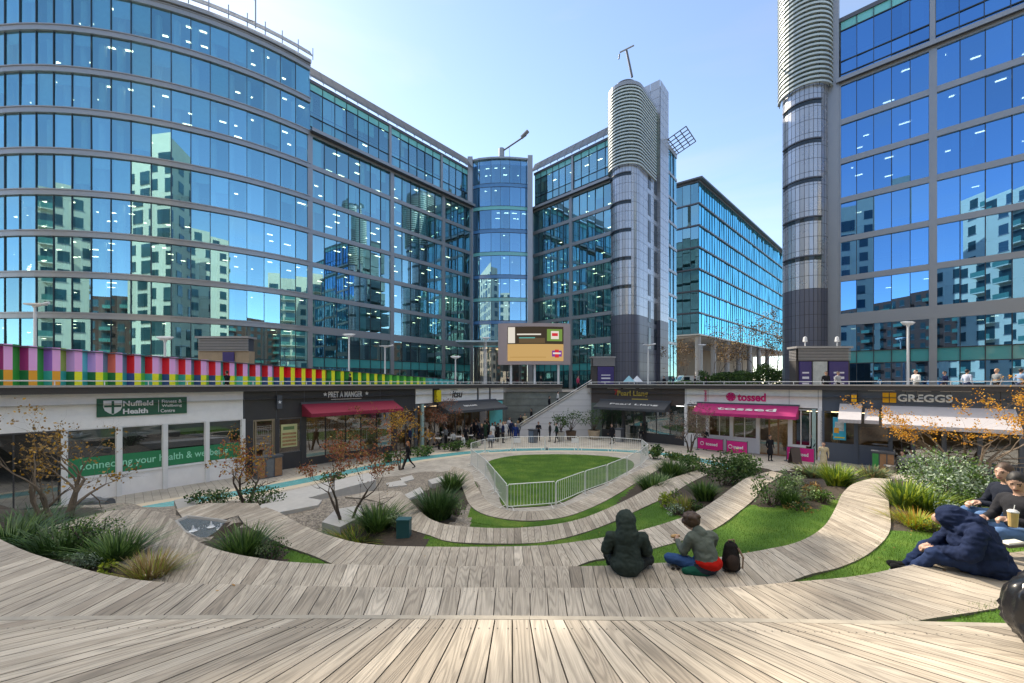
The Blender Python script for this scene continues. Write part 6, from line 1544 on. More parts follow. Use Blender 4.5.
for px, py, rz, t, l, lb, kw in (
  (476, 441, 3.0, BK, BK, 'person in black at the left end of the crowd by the sushi shop', {}),
  (482, 444, 2.2, BK, NV, 'fair haired person in a black coat in front of the sushi shop crowd', dict(hair='fair', coat=True)),
  (488.5, 440, 1.0, BK, BK, 'person in dark clothes behind the kneeling grey one', {}),
  (495, 441, 4.0, (.03, .03, .035), BK, 'person in charcoal between the kneeling grey one and the white coats', dict(coat=True)),
  (500.5, 438, 3.2, WT, GY, 'person in a short white top left of the long white coat', {}),
  (505.5, 440, 2.7, WT, WT, 'person all in long white clothes before the turquoise panel', dict(coat=True)),
  (509.5, 436, 3.6, (.55, .57, .64), NV, 'person in a pale top behind the long white coat', dict(h=1.84)),
  (511.5, 438, .6, NV, NV, 'person in navy just right of the long white coat', {}),
  (515.5, 443.5, 3.1, (.02, .04, .16), NV, 'grey haired person in a blue coat at the foot of the stairs', dict(coat=True, hair='grey')),
  (538.5, 441, 3.1, BK, BK, 'person in black before the white stair wall, leftmost of three', dict(arms='front')),
  (550, 441.5, 1.4, (.05, .05, .05), BK, 'person in charcoal before the white stair wall, middle of three', {}),
  (556.5, 442.5, 1.8, (.02, .05, .04), BK, 'person in dark green beside the potted shrubs', dict(walk=.5)),
  (612, 444, 2.0, BK, BK, 'person in black walking past the restaurant front', dict(walk=.7)),
  (641, 442, 2.5, (.05, .06, .05), BK, 'person in dark olive outside the restaurant, left of the pair', {}),
  (650, 440, 3.8, (.4, .42, .44), GY, 'person in a pale jacket outside the restaurant, right of the pair', {}),
  (705, 450, 2.6, BK, BK, 'person in black leaning by the left pink windbreak', dict(arms='front')),
  (770, 461, 3.2, BK, BK, 'person in a long black coat before the salad shop door', dict(coat=True, skin='tan')),
  (812, 459, 1.6, BK, BK, 'person in black behind the right pink windbreak', {}),
  (823.5, 471, 2.6, CR, CR, 'person in a long cream coat beside the bright spiky plant', dict(coat=True, hair='brown', h=1.7)),
  (446, 447, 1.2, GY, BK, 'person in grey near the twiggy tree by the sushi shop', {}),
  (428, 452, 2.0, (.30, .28, .26), BK, 'person in beige by the left edge of the sushi shop', dict(hair='fair')),
  (417, 446, 4.0, BK, BK, 'person in black left of the sushi shop front', {})):
    kw = dict(kw); standing(*at(px, py), rz, t, l, lb, group=G1, **kw)
for px, py, rz, t, lb in ((463, 450, 2.2, WT, 'person in a white shirt seated before the sushi shop'), (453, 446, .8, (.5, .5, .5), 'person in pale grey seated at the sushi shop tables'), (434, 450, 5.2, (.25, .22, .22), 'person in taupe seated left of the sushi shop tables'), (491, 447, 3.1, (.25, .27, .33), 'kneeling person in grey in the crowd by the sushi shop'), (902, 473, 2.2, (.22, .23, .25), 'person in grey seated on the bench before the bakery, left of two'), (911, 471, 2.8, (.5, .5, .5), 'person in pale grey seated on the bench before the bakery, right of two')):
    standing(*at(px, py), rz, t, BK, lb, sit=True, group=G1, hair=random.choice(['black', 'brown']))
random.seed(77)
LB14 = ['person in black at the far left edge of the crowd', 'person in navy in the back row at the left of the crowd', 'person in grey in the back row of the crowd', 'person in dark green in the middle of the crowd', 'person in brown in the back row near the crowd middle', 'person in white right of the kneeling grey one',
 'person in a black top before the white coats', 'person in navy low in front of the long white coat', 'person in grey right of the blue coat at the stair foot', 'person in dark green behind the leftmost pale table', 'person in brown behind the second pale table', 'person in white behind the third pale table', 'person in black by the rightmost pale table', 'person in navy before the right end of the sandwich shop']
_c = [BK, NV, GY, (.03, .06, .04), (.10, .06, .04), WT]
for i, (px, py) in enumerate(((471, 443), (474, 438), (479, 439), (485, 441), (487, 437), (492.5, 443), (498, 442), (503, 443), (518, 441), (441, 443), (450, 441), (459, 441), (466, 446), (410, 450))):
    k = i % 6; standing(*at(px, py), random.random() * 6.28, _c[k], BK if k != 2 else NV, LB14[i], group=G1, h=random.uniform(1.6, 1.85), coat=random.random() < .4, hair=random.choice(['black', 'brown', 'fair']))
for x, t, rz, lb, kw in ((.9, BK, 3.0, 'person in black at the foot of the stairs', {}), (1.35, CR, 3.1, 'person in a cream coat coming down the first stairs', dict(coat=True)), (2.05, BK, 1.6, 'person in black a few steps up the stairs', dict(coat=True)), (3.95, BK, -1.5, 'dark person halfway up the stairs', dict(walk=.4)), (4.85, WT, -1.5, 'person in white in the upper half of the stairs', dict(walk=.4))):
    standing(x, 42.1, ZD * max(0, math.ceil((x - .85) / 6.6 * 26)) / 26, rz, t, BK, lb, group=G2, **kw)
for px, y, rz, t, l, lb, kw in (
  (916, 24.2, 1.6, WT, GY, 'person in white on the right deck below the disc lamp post', dict(arms='front')),
  (945, 27.5, 1.2, NV, BK, 'person in navy on the right deck, right of the disc lamp post', {}),
  (967, 24.0, -1.5, (.45, .50, .62), DB, 'person in a pale blue shirt on the right deck', dict(hair='black')),
  (997, 22.6, 1.5, (.20, .22, .24), BK, 'fair haired person in grey on the right deck above the orange tree', dict(hair='fair')),
  (1021, 22.5, -1.4, LB, DB, 'person in light blue at the right end of the deck', {}),
  (826, 27.5, 3.0, BK, BK, 'person in black before the purple kiosk posters', dict(skin='tan')),
  (838, 27.8, 3.4, (.4, .4, .42), BK, 'person in grey before the purple kiosk posters', {}),
  (227, 26.4, 1.5, BK, BK, 'person in black walking before the red part of the hoarding', dict(walk=.8)),
  (350, 34.0, 1.5, (.03, .03, .03), BK, 'person in charcoal walking before the green part of the hoarding', dict(walk=.8)),
  (508, 46.5, 1.0, BK, BK, 'person in black on the deck left under the video screen', {}),
  (541, 46.0, 2.0, BK, GY, 'person in black on the deck under the video screen', {}),
  (578, 44.6, 4.0, (.45, .06, .12), BK, 'person in crimson at the head of the stairs', {}),
  (664, 47, 2.0, BK, BK, 'person in black on the deck at the foot of the silver tower', {}),
  (673, 49, 1.0, NV, BK, 'person in navy on the deck right of the silver tower', {}),
  (695, 45, 1.0, BK, BK, 'person in black on the deck in front of the vans', {}),
  (706, 48, 1.0, BK, BK, 'person in black on the deck right of the vans', {})):
    kw = dict(kw); standing(xp(px, y), y, ZD, rz, t, l, lb, group=G3, **kw)

# ------------------------------------------------------------------ the people sitting on the terraces near the camera
def hand(w, d, up, s=1.0, curl=.4):
    """palm and five fingers starting at wrist w pointing along d; up is the back of the hand"""
    w = Vector(w); d = Vector(d).normalized(); up = Vector(up); up = (up - d * up.dot(d)).normalized(); r = d.cross(up); P = [('cap', w, .024 * s, w + d * .07 * s, .030 * s, 'skin')]
    for i, ln in enumerate((.062, .072, .068, .052)):
        a = w + d * .078 * s + r * (-.027 + .018 * i) * s; b = a + (d * math.cos(curl) - up * math.sin(curl)) * ln * .55 * s; c = b + (d * math.cos(curl * 2.2) - up * math.sin(curl * 2.2)) * ln * .5 * s; P += [('cap', a, .0095 * s, b, .0088 * s, 'skin'), ('cap', b, .0088 * s, c, .0075 * s, 'skin')]
    a = w + d * .02 * s - r * .024 * s; b = a + (d * .6 - r * .7 - up * .2).normalized() * .04 * s; P += [('cap', a, .012 * s, b, .0105 * s, 'skin'), ('cap', b, .0105 * s, b + (d * .9 - r * .1 - up * .3).normalized() * .03 * s, .009 * s, 'skin')]
    return P
def put(me, name, loc, rz, label, cat='person'):
    o = bpy.data.objects.new(name, me); COL.objects.link(o); o.location = loc; o.rotation_euler = (0, 0, rz); tag(o, label, cat); ORG[o.name] = Vector((0, 0, 0)); return o
# 1. hooded person seen from behind; local +y is where they face, seat at z 0
HD = (.036, .050, .044)
P = [('ell', (0, 0, .13), (.235, .20, .16), None, 'top'), ('cap', (0, .00, .12), .20, (0, .03, .38), .185, 'top'), ('ell', (0, .02, .46), (.225, .145, .15), None, 'top'), ('cap', (-.15, .02, .49), .09, (.15, .02, .49), .09, 'top'),
     ('ell', (0, -.045, .58), (.16, .11, .07), None, 'top'), ('ell', (-.01, .03, .735), (.140, .145, .160), None, 'top'), ('cap', (-.01, .0, .66), .135, (-.01, -.01, .54), .16, 'top'), ('ell', (-.005, .085, .73), (.085, .09, .115), None, 'skin'),
     ('cap', (-.22, .02, .50), .085, (-.29, .06, .30), .075, 'top'), ('cap', (-.29, .06, .30), .073, (-.16, .30, .24), .05, 'top'), ('cap', (.22, .02, .50), .085, (.30, .07, .29), .075, 'top'), ('cap', (.30, .07, .29), .073, (.16, .30, .24), .05, 'top'),
     ('cap', (-.12, .05, .09), .105, (-.22, .42, .12), .075, 'legs'), ('cap', (-.22, .42, .10), .07, (-.10, .50, -.30), .05, 'legs'), ('cap', (.12, .05, .09), .105, (.36, .22, .12), .08, 'legs'), ('cap', (.36, .22, .10), .07, (.10, .42, .04), .05, 'legs'), ('cap', (-.10, .50, -.34), .045, (-.10, .66, -.36), .04, 'shoe')] + hand((-.15, .32, .24), (.4, .8, -.1), (0, 0, 1)) + hand((.15, .32, .24), (-.4, .8, -.1), (0, 0, 1))
mts = {'top': cmat(HD), 'legs': cmat((.03, .035, .035)), 'skin': SKIN['pale'], 'shoe': cmat((.04, .04, .04)), 'hair': HAIRS['brown'], 'eye': EYE, 'lip': LIP}
q = gpt(627, 572, 2.7); me = figure(P, mts, 'person', .012, 1, .012); me.transform(Matrix.Scale(.98, 4)); put(me, 'person', (q.x, q.y, q.z), -.10, 'person in a dark green hooded coat sitting on the timber edge, seen from behind')
# 2. young man with a grey green jacket
P = [('ell', (0, 0, .10), (.18, .14, .12), None, 'legs'), ('ell', (.03, -.03, .17), (.185, .15, .11), None, 'red'), ('cap', (0, .0, .24), .155, (-.02, .07, .40), .155, 'top'), ('ell', (-.02, .09, .45), (.195, .135, .13), None, 'top'), ('cap', (-.15, .09, .51), .068, (.13, .09, .51), .068, 'top'),
     ('cap', (-.04, .12, .54), .06, (-.08, .19, .62), .052, 'skin'), ('cap', (-.03, .07, .545), .085, (-.05, .10, .575), .075, 'top'),
     ('cap', (-.18, .09, .49), .070, (-.25, .16, .26), .058, 'top'), ('cap', (-.25, .16, .26), .055, (-.22, .38, .32), .040, 'top'), ('cap', (.16, .08, .49), .070, (.19, .18, .25), .060, 'top'), ('cap', (.19, .18, .25), .055, (.02, .38, .28), .040, 'top'),
     ('cap', (-.09, .05, .09), .095, (-.40, .30, .12), .070, 'jean'), ('cap', (-.40, .30, .10), .066, (-.12, .45, .02), .048, 'jean'), ('cap', (.09, .06, .09), .095, (.20, .45, .11), .070, 'jean'), ('cap', (.20, .45, .09), .066, (.02, .52, -.30), .048, 'jean'), ('cap', (.02, .52, -.34), .045, (0, .68, -.36), .04, 'shoe'), ('cap', (-.12, .45, .02), .045, (.02, .52, .0), .04, 'shoe'),
     ('cap', (-.30, .02, .035), .05, (-.05, -.02, .04), .09, 'green')]
P += hand((-.22, .39, .32), (.1, .5, .35), (-.6, .3, .6), 1.0, .7) + hand((.01, .39, .28), (-.5, .5, .2), (0, .3, .8), 1.0, .7)
hc = Vector((-.10, .24, .68)); P += face_prims(hc, (-.45, .75, -.55), (-.1, .35, .9), 1.02, 'short')
P += [('ell', hc + Vector((.01, -.03, .03)), (.112, .118, .112), None, 'hair')] + [('ell', hc + Vector((random.uniform(-.09, .09), random.uniform(-.11, .05), random.uniform(-.02, .10))), (.040, .040, .036), None, 'hair') for _ in range(26)]
mts = {'top': cmat((.115, .135, .115)), 'legs': cmat((.03, .035, .05)), 'red': cmat((.48, .015, .01)), 'jean': cmat((.035, .085, .22)), 'skin': SKIN['pale'], 'shoe': cmat((.05, .05, .05)), 'hair': HAIRS['brown'], 'eye': EYE, 'lip': LIP, 'green': cmat((.01, .09, .06))}
q = gpt(706, 573, 2.7); me = figure(P, mts, 'person', .012, 1, .009); me.transform(Matrix.Scale(.98, 4)); o = put(me, 'person', (q.x, q.y, q.z), .12, 'man in a grey green jacket over a red top, head bowed, sitting beside a backpack')
mb = MB(); c = Vector((q.x - .27, q.y + .42, q.z + .36)); mb.tube([c - Vector((.06, 0, 0)), c, c + Vector((.07, 0, .01))], [.02, .035, .02], mat('bread_roll', (.55, .33, .14), .7, var=.3, scale=30), 8); o = mb.build('sandwich', loc=tuple(c)); tag(o, 'small bread roll held by the man in the grey green jacket', 'sandwich')
# backpack
q = gpt(731, 571, 2.7); th = thing('backpack', 'black and brown backpack standing on the timber beside the bowed man', 'backpack', tuple(q)); bm_ = (('cap', (0, 0, .13), .12, (0, 0, .28), .10, 'a'), ('ell', (0, 0, .34), (.09, .08, .09), None, 'a'), ('ell', (-.02, -.09, .16), (.085, .05, .11), None, 'b'), ('ell', (0, 0, .06), (.13, .10, .06), None, 'a'))
me = figure(list(bm_), {'a': cmat((.02, .018, .018)), 'b': cmat((.05, .035, .03))}, 'backpack_body', .012, 3, .004); o = bpy.data.objects.new('bag_body', me); COL.objects.link(o); o.parent = th
mb = MB(); mb.tube([(-.04, -.02, .38), (-.05, -.02, .45), (.03, -.02, .46), (.04, -.02, .39)], .011, cmat((.25, .17, .12)), 6); mb.build('handle', th, local=True)
mb = MB(); mb.tube([(.06, -.07, .36), (.10, -.13, .25), (.09, -.13, .10)], .014, cmat((.25, .17, .12)), 6); mb.build('strap', th, local=True)
# sunglasses on the boards
q = gpt(675.5, 570.5, 2.7); th = thing('sunglasses', 'black sunglasses lying on the timber between the two seated people', 'sunglasses', tuple(q)); 
mb = MB()
for s in (-1, 1): mb.tube([(s * .035 + .027 * math.cos(t), .0, .028 + .022 * math.sin(t)) for t in np.linspace(0, 6.283, 13)], .004, BLK, 5); mb.tube([(s * .066, 0, .035), (s * .062, .12, .012)], .004, BLK, 5)
mb.tube([(-.01, 0, .035), (.01, 0, .035)], .004, BLK, 5); mb.build('frame', th, local=True)
for s in (-1, 1): mb = MB(); mb.tube([(s * .035, -.002, .028), (s * .035, .002, .028)], .024, mat('dark_lens', (.01, .01, .012), .05, var=0), 12); mb.build('lens', th, local=True)
# 3. person in a navy hooded coat, bent forward, facing left
NVY = (.013, .022, .058)
P = [('ell', (.04, 0, .12), (.24, .25, .14), None, 'top'), ('cap', (.03, 0, .18), .22, (-.04, 0, .40), .20, 'top'), ('ell', (-.02, 0, .30), (.22, .25, .20), None, 'top'), ('ell', (-.07, 0, .48), (.17, .23, .13), None, 'top'), ('cap', (-.08, -.16, .50), .085, (-.08, .16, .50), .085, 'top'), ('cap', (.10, -.06, .07), .14, (.26, -.10, .05), .07, 'top'),
     ('ell', (-.19, .03, .58), (.15, .14, .14), Matrix.Rotation(.5, 3, 'Y'), 'top'), ('ell', (-.08, .02, .585), (.15, .15, .08), None, 'top'), ('ell', (-.30, .10, .53), (.05, .05, .06), None, 'skin'),
     ('cap', (-.08, -.23, .48), .09, (-.16, -.29, .26), .08, 'top'), ('cap', (-.16, -.29, .26), .078, (-.34, -.10, .20), .06, 'top'), ('cap', (-.08, .23, .48), .085, (-.20, .26, .28), .07, 'top'), ('cap', (-.20, .26, .28), .07, (-.36, .10, .20), .05, 'top'),
     ('cap', (.0, -.11, .10), .11, (-.40, -.13, .15), .078, 'legs'), ('cap', (-.40, -.13, .13), .07, (-.60, -.13, -.08), .05, 'legs'), ('cap', (.0, .11, .10), .10, (-.40, .12, .15), .075, 'legs'), ('cap', (-.40, .12, .13), .07, (-.56, .14, -.10), .05, 'legs'), ('cap', (-.60, -.13, -.10), .045, (-.76, -.14, -.08), .035, 'shoe'), ('cap', (-.56, .14, -.14), .045, (-.72, .15, -.14), .035, 'shoe'), ('cap', (-.61, -.13, -.145), .028, (-.78, -.14, -.12), .018, 'sole')]
P += hand((-.36, -.06, .19), (-.7, .6, -.1), (0, 0, 1)) + hand((-.37, .10, .20), (-.7, -.6, -.2), (0, 0, 1))
mts = {'top': cmat(NVY, .55), 'legs': cmat((.02, .035, .09)), 'skin': SKIN['pale'], 'shoe': cmat((.02, .02, .02)), 'sole': cmat((.6, .6, .6)), 'hair': HAIRS['brown'], 'eye': EYE, 'lip': LIP}
q = gpt(978, 571, 2.2); me = figure(P, mts, 'person', .012, 1, .017); put(me, 'person', (q.x, q.y, q.z), -.55, 'person in a navy hooded coat sitting bent forward on the terrace at the right')
# 4/5. two men at the right edge
def seatedman(loc, rz, top, hair, label, s=1.0, jean=(.09, .17, .33), headf=(-.9, -.25, -.15), arm=(-.36, -.02, .30)):
    P = [('ell', (0, 0, .10), (.17, .18, .13), None, 'legs'), ('cap', (0, 0, .14), .15, (-.03, 0, .36), .15, 'top'), ('ell', (-.03, 0, .45), (.135, .20, .14), None, 'top'), ('cap', (-.03, -.15, .51), .07, (-.03, .15, .51), .07, 'top'), ('cap', (-.03, 0, .54), .055, (-.06, 0, .64), .05, 'skin'),
         ('cap', (-.03, -.19, .49), .07, (-.10, -.25, .26), .056, 'top'), ('cap', (-.10, -.25, .26), .055, arm, .038, 'top'), ('cap', (-.03, .19, .49), .07, (-.10, .25, .26), .056, 'top'), ('cap', (-.10, .25, .26), .055, (-.34, .12, .26), .038, 'top'),
         ('cap', (0, -.10, .09), .09, (-.44, -.12, .14), .068, 'legs'), ('cap', (-.44, -.12, .12), .062, (-.60, -.12, -.22), .045, 'legs'), ('cap', (0, .10, .09), .09, (-.44, .12, .14), .068, 'legs'), ('cap', (-.44, .12, .12), .062, (-.60, .12, -.22), .045, 'legs'), ('cap', (-.60, -.12, -.26), .042, (-.76, -.12, -.28), .035, 'shoe'), ('cap', (-.60, .12, -.26), .042, (-.76, .12, -.28), .035, 'shoe')]
    P += hand(arm, (-.9, .3, .05), (0, 0, 1), 1, .8) + hand((-.35, .12, .26), (-.9, -.3, 0), (0, 0, 1), 1, .8) + face_prims((-.08, 0, .745), headf, (0, 0, 1), 1.05, 'short')
    me = figure(P, {'top': cmat(top, .6), 'legs': cmat(jean), 'skin': SKIN['pale'], 'shoe': cmat((.03, .03, .03)), 'hair': HAIRS[hair], 'eye': EYE, 'lip': LIP}, 'person', .011, 1, .005); me.transform(Matrix.Scale(s, 4)); return put(me, 'person', loc, rz, label)
q = Vector((xp(1011, 5.7), 5.7, CAMZ - 2.03)); seatedman(tuple(q), -.2, (.018, .022, .035), 'brown', 'dark haired man in a dark jacket and pale jeans, farther of the two men', headf=(-.92, -.35, -.12))
q = Vector((xp(1024, 5.1), 5.1, CAMZ - 2.02)); seatedman(tuple(q), -.05, (.03, .03, .035), 'black', 'dark haired man looking down in front of the other man at the right edge', headf=(-.75, -.45, -.45), arm=(-.30, -.10, .30))
mb = MB(); c = Vector((xp(1013, 4.6), 4.6, CAMZ - 1.66)); mb.lathe(tuple(c), [(.028, 0), (.036, .002), (.045, .16), (.047, .165)], mat('iced_drink', (.55, .38, .16), .3, var=.2, scale=20), 14); mb.lathe((c.x, c.y, c.z + .166), [(.049, 0), (.049, .01), (.03, .03)], mat('clear_lid', (.6, .6, .6), .2), 14); mb.tube([(c.x, c.y, c.z + .15), (c.x + .02, c.y, c.z + .25)], .004, WHITE, 5); o = mb.build('drink_cup', loc=tuple(c)); tag(o, 'tall cup of amber drink held up at the right edge', 'cup')
mb = MB(); c = Vector((xp(1013, 4.75), 4.75, CAMZ - 1.95)); mb.hexa([(c.x - .12, c.y - .06, c.z), (c.x + .1, c.y - .06, c.z + .02), (c.x + .1, c.y + .07, c.z + .02), (c.x - .12, c.y + .07, c.z), (c.x - .13, c.y - .07, c.z + .035), (c.x + .11, c.y - .07, c.z + .055), (c.x + .11, c.y + .08, c.z + .055), (c.x - .13, c.y + .08, c.z + .035)], mat('box_black', (.03, .03, .03), .4)); mb.hexa([(c.x - .11, c.y - .05, c.z + .036), (c.x + .09, c.y - .05, c.z + .056), (c.x + .09, c.y + .06, c.z + .056), (c.x - .11, c.y + .06, c.z + .036), (c.x - .10, c.y - .04, c.z + .05), (c.x + .08, c.y - .04, c.z + .07), (c.x + .08, c.y + .05, c.z + .07), (c.x - .10, c.y + .05, c.z + .05)], mat('food_white', (.6, .58, .5), .6, var=.3, scale=30)); o = mb.build('food_box', loc=tuple(c)); tag(o, 'open black takeaway box between the men and the navy coat', 'food box')
# black bin bag
def binbag():
    bm = bmesh.new(); bmesh.ops.create_icosphere(bm, subdivisions=5, radius=1)
    for v in bm.verts:
        p = v.co.copy(); f = 1 + .10 * mnoise.noise(p * 1.6) ; k = 1 - abs(mnoise.noise(Vector((p.x * 3.2, p.y * 3.2, p.z * 1.5)) + Vector((4, 2, 1)))) ; k2 = 1 - abs(mnoise.noise(Vector((p.x * 8, p.y * 8, p.z * 3.2)))); f += .12 * k ** 3 + .035 * k2 ** 3 + .015 * (1 - abs(mnoise.noise(Vector((p.x * 18, p.y * 18, p.z * 6))))) ** 6 - .12
        t = max(0, p.z); f2 = 1 - .72 * t ** 2.2; v.co = Vector((p.x * f * .30 * f2, p.y * f * .28 * f2, p.z * .30 * (1 if p.z < 0 else 1.45) * (f if p.z < .8 else 1)))
        if v.co.z < -.24: v.co.z = -.24
        v.co.z += .24
    me = bpy.data.meshes.new('bin_bag'); bm.to_mesh(me); bm.free(); me.materials.append(mat('bag_plastic', (.012, .012, .014), .26, var=.1, spec=.5)); me.polygons.foreach_set('use_smooth', [True] * len(me.polygons)); return me
q = Vector((3.42, 2.42, z1)); o = bpy.data.objects.new('bin_bag', binbag()); COL.objects.link(o); o.location = q; o.rotation_euler = (0, 0, .6); tag(o, 'full crinkled black plastic bin bag at the right picture edge', 'bin bag')
# ------------------------------------------------------------------ crowd barriers round the oval lawn
pix = [(507, 510.5), (556, 506.5), (585, 493.5), (607, 485.5), (627, 475.5), (641, 467), (648, 460), (642, 454), (612, 451.3), (578, 450.2), (545, 450), (512, 450.6), (485, 453.5), (471, 458.5), (471, 466), (485.5, 479), (507, 510.5)]
W_ = [gpt(a, b, 5.3) for a, b in pix]; 
seg = [(b - a).length for a, b in zip(W_, W_[1:])]; tot = sum(seg)
BARM = mat('galvanised_white', (.80, .80, .78), .4, metal=.2, var=.06)
def barrier(Lb=2.3):
    th = thing('crowd_barrier', 'x', 'barrier', (0, 0, 0)); mb = MB(); r = .021; zt, zb = 1.08, .16
    mb.tube([(0.03, 0, 0.02), (0.03, 0, zt - .06), (.09, 0, zt), (Lb - .09, 0, zt), (Lb - .03, 0, zt - .06), (Lb - .03, 0, .02)], r, BARM, 8); mb.tube([(.03, 0, zb), (Lb - .03, 0, zb)], r * .8, BARM, 6); mb.build('frame', th, local=True)
    mb = MB(); n = 15
    for i in range(1, n): x = .03 + (Lb - .06) * i / n; mb.tube([(x, 0, zb), (x, 0, zt)], .0095, BARM, 5, cap=False)
    mb.build('bars', th, local=True)
    for x in (.25, Lb - .25): mb = MB(); mb.tube([(x, -.30, .015), (x, -.26, .04), (x, 0, zb - .02), (x, .26, .04), (x, .30, .015)], .013, BARM, 6); mb.build('foot', th, local=True)
    return th
words = ['first', 'second', 'third', 'fourth', 'fifth', 'sixth', 'seventh', 'eighth', 'ninth', 'tenth', 'eleventh', 'twelfth', 'thirteenth', 'fourteenth', 'fifteenth', 'sixteenth', 'seventeenth', 'eighteenth', 'nineteenth', 'twentieth', 'twenty-first', 'twenty-second', 'twenty-third', 'twenty-fourth', 'twenty-fifth', 'twenty-sixth', 'twenty-seventh', 'twenty-eighth']
br = barrier(); first = True; k = 0; BG = 'crowd barriers round the oval lawn'
for a, b in zip(W_, W_[1:]):
    d = b - a; n = max(1, round(d.length / 2.3)); 
    for i in range(n):
        p = a + d * (i / n); lab = 'white crowd barrier, %s anticlockwise from the nearest corner of the fenced oval' % words[min(k, 27)]; sc = d.length / n / 2.3
        if first: o = br; o.location = (p.x, p.y, 0); o.rotation_euler = (0, 0, math.atan2(d.y, d.x)); o['label'] = lab; o['group'] = BG; first = False
        else: o = copy_thing(br, (p.x, p.y, 0), math.atan2(d.y, d.x), lab, BG)
        o.scale = (sc, 1, 1); k += 1
for px, lb in ((517, 'left white notice hung on the far barriers'), (575, 'right white notice hung on the far barriers')):
    q = gpt(px, 450.6, 5.3); mb = MB(); mb.box(q.x - .28, q.x + .28, q.y - .06, q.y - .04, .62, 1.0, WHITE); o = mb.build('notice_board', loc=(q.x, q.y, .8)); tag(o, lb, 'notice')

# ------------------------------------------------------------------ stone slabs, benches and the small fountain on the left
STN = mat('granite_slab', (.33, .32, .30), .7, var=.2, scale=4, bump=.2); STN2 = mat('pale_granite', (.46, .44, .41), .7, var=.15, scale=4)
def slab(pixs, h, t, label, m=STN, name='stone_slab'):
    zt = max(max(tpt(a, b).z for a, b in pixs), 0) + .07; h = CAMZ - zt
    P = [gpt(a, b, h) for a, b in pixs]; c = sum(P, Vector()) / len(P); mb = MB(); n = len(P); D = Vector((0, 0, t)); mb.face(P[::-1], m)
    for i in range(n): j = (i + 1) % n; mb.face([P[i] - D, P[j] - D, P[j], P[i]], m)
    o = mb.build(name, loc=tuple(c - D)); tag(o, label, 'stone slab')
slab([(262, 497), (346, 478), (372, 472), (376, 480), (352, 486), (300, 500), (268, 505)], 4.95, .4, 'long curved pale stone bench beside the turquoise channel', STN2, 'stone_bench')
slab([(252, 512), (262, 504), (304, 497), (322, 500), (318, 505), (275, 513)], 4.35, .4, 'grey stone step left of the round gravel pool', STN2)
slab([(322, 522), (336, 509), (362, 505), (366, 514), (340, 527)], 4.15, .5, 'stone block in front of the reddish tree', STN2)
slab([(386, 483), (402, 480), (407, 485), (388, 487)], 5.12, .3, 'leftmost small slab on the gravel right of the reddish tree', STN2)
slab([(400, 478), (412, 475), (414, 479), (403, 482)], 5.16, .3, 'middle small slab on the gravel right of the reddish tree', STN2)
slab([(428, 480), (442, 476), (446, 481), (432, 484)], 5.12, .3, 'rightmost small slab on the gravel near the innermost terrace', STN2)
slab([(404, 495), (420, 487), (424, 492), (408, 499)], 4.6, .3, 'tilted slab at the end of the narrow terrace', STN2)
slab([(174, 500), (188, 497), (196, 500), (196, 509), (178, 510)], 4.6, .9, 'square granite block left of the low cushion hedge', STN)
pl_ = [(182, 517), (176, 509), (205, 503), (258, 503), (262, 509), (210, 523), (190, 522)]
P = [gpt(a, b, 3.75) for a, b in pl_]; th = thing('timber_platform', 'small triangular timber platform above the little fountain', 'platform', tuple(sum(P, Vector()) / len(P)))
mb = MB(); xs0, xs1 = min(p.x for p in P), max(p.x for p in P); poly = [(p.x, p.y) for p in P]; z = P[0].z
x = xs0
def clipx(poly, a, b):
    for s, v in ((1, a), (-1, b)):
        out = []
        for i in range(len(poly)):
            p, q = poly[i], poly[(i + 1) % len(poly)]; ip, iq = s * (p[0] - v) >= 0, s * (q[0] - v) >= 0
            if ip: out.append(p)
            if ip != iq: t = (v - p[0]) / (q[0] - p[0]); out.append((v, p[1] + (q[1] - p[1]) * t))
        poly = out
        if not poly: return []
    return poly
while x < xs1:
    c = clipx(poly, x + .004, x + .166)
    if len(c) > 2: o1 = random.random() * 40; mb.face([(a, b, z) for a, b in c], WOOD, [(a + o1, b) for a, b in c]); mb.face([(a, b, z - .05) for a, b in c][::-1], WOOD_EDGE)
    x += .17
mb.build('boards', th); mb = MB()
for i in range(len(P)): j = (i + 1) % len(P); mb.face([P[i] - Vector((0, 0, .35)), P[j] - Vector((0, 0, .35)), P[j] - Vector((0, 0, .005)), P[i] - Vector((0, 0, .005))], WOOD_EDGE)
mb.build('edge_boards', th)
# fountain basin with three bubbling jets
Pf = [gpt(a, b, 3.55) for a, b in [(176, 522), (188, 517), (214, 520), (238, 524), (232, 534), (220, 545), (200, 541), (184, 532)]]; cf = sum(Pf, Vector()) / len(Pf); th = thing('fountain', 'small dark fountain basin with three bubbling white jets beside the timber', 'fountain', tuple(cf))
WAT = mat('basin_water', (.10, .12, .13), .12, var=.5, scale=14, bump=1.0, bscale=26); FOAM = mat('white_foam', (.75, .78, .80), .5, var=.1)
mb = MB(); mb.face(Pf[::-1], WAT); mb.build('water_surface', th); mb = MB(); n = len(Pf)
for i in range(n): a, b = Pf[i], Pf[(i + 1) % n]; mb.tube([a, b], .05, STN, 6)
mb.build('rim', th)
for px, py in ((193, 531), (211, 527), (221, 529)):
    q = gpt(px, py, 3.53); mb = MB(); mb.lathe(tuple(q), [(.09, 0), (.05, .02), (.03, .05), (.022, .09), (.012, .13)], FOAM, 8)
    for i in range(26): a = random.random() * 6.28; r = random.random() * .2; leafquad(mb, q + Vector((math.cos(a) * r, math.sin(a) * r, random.random() * .03 + .005)), .03, FOAM)
    mb.build('water_jet', th)
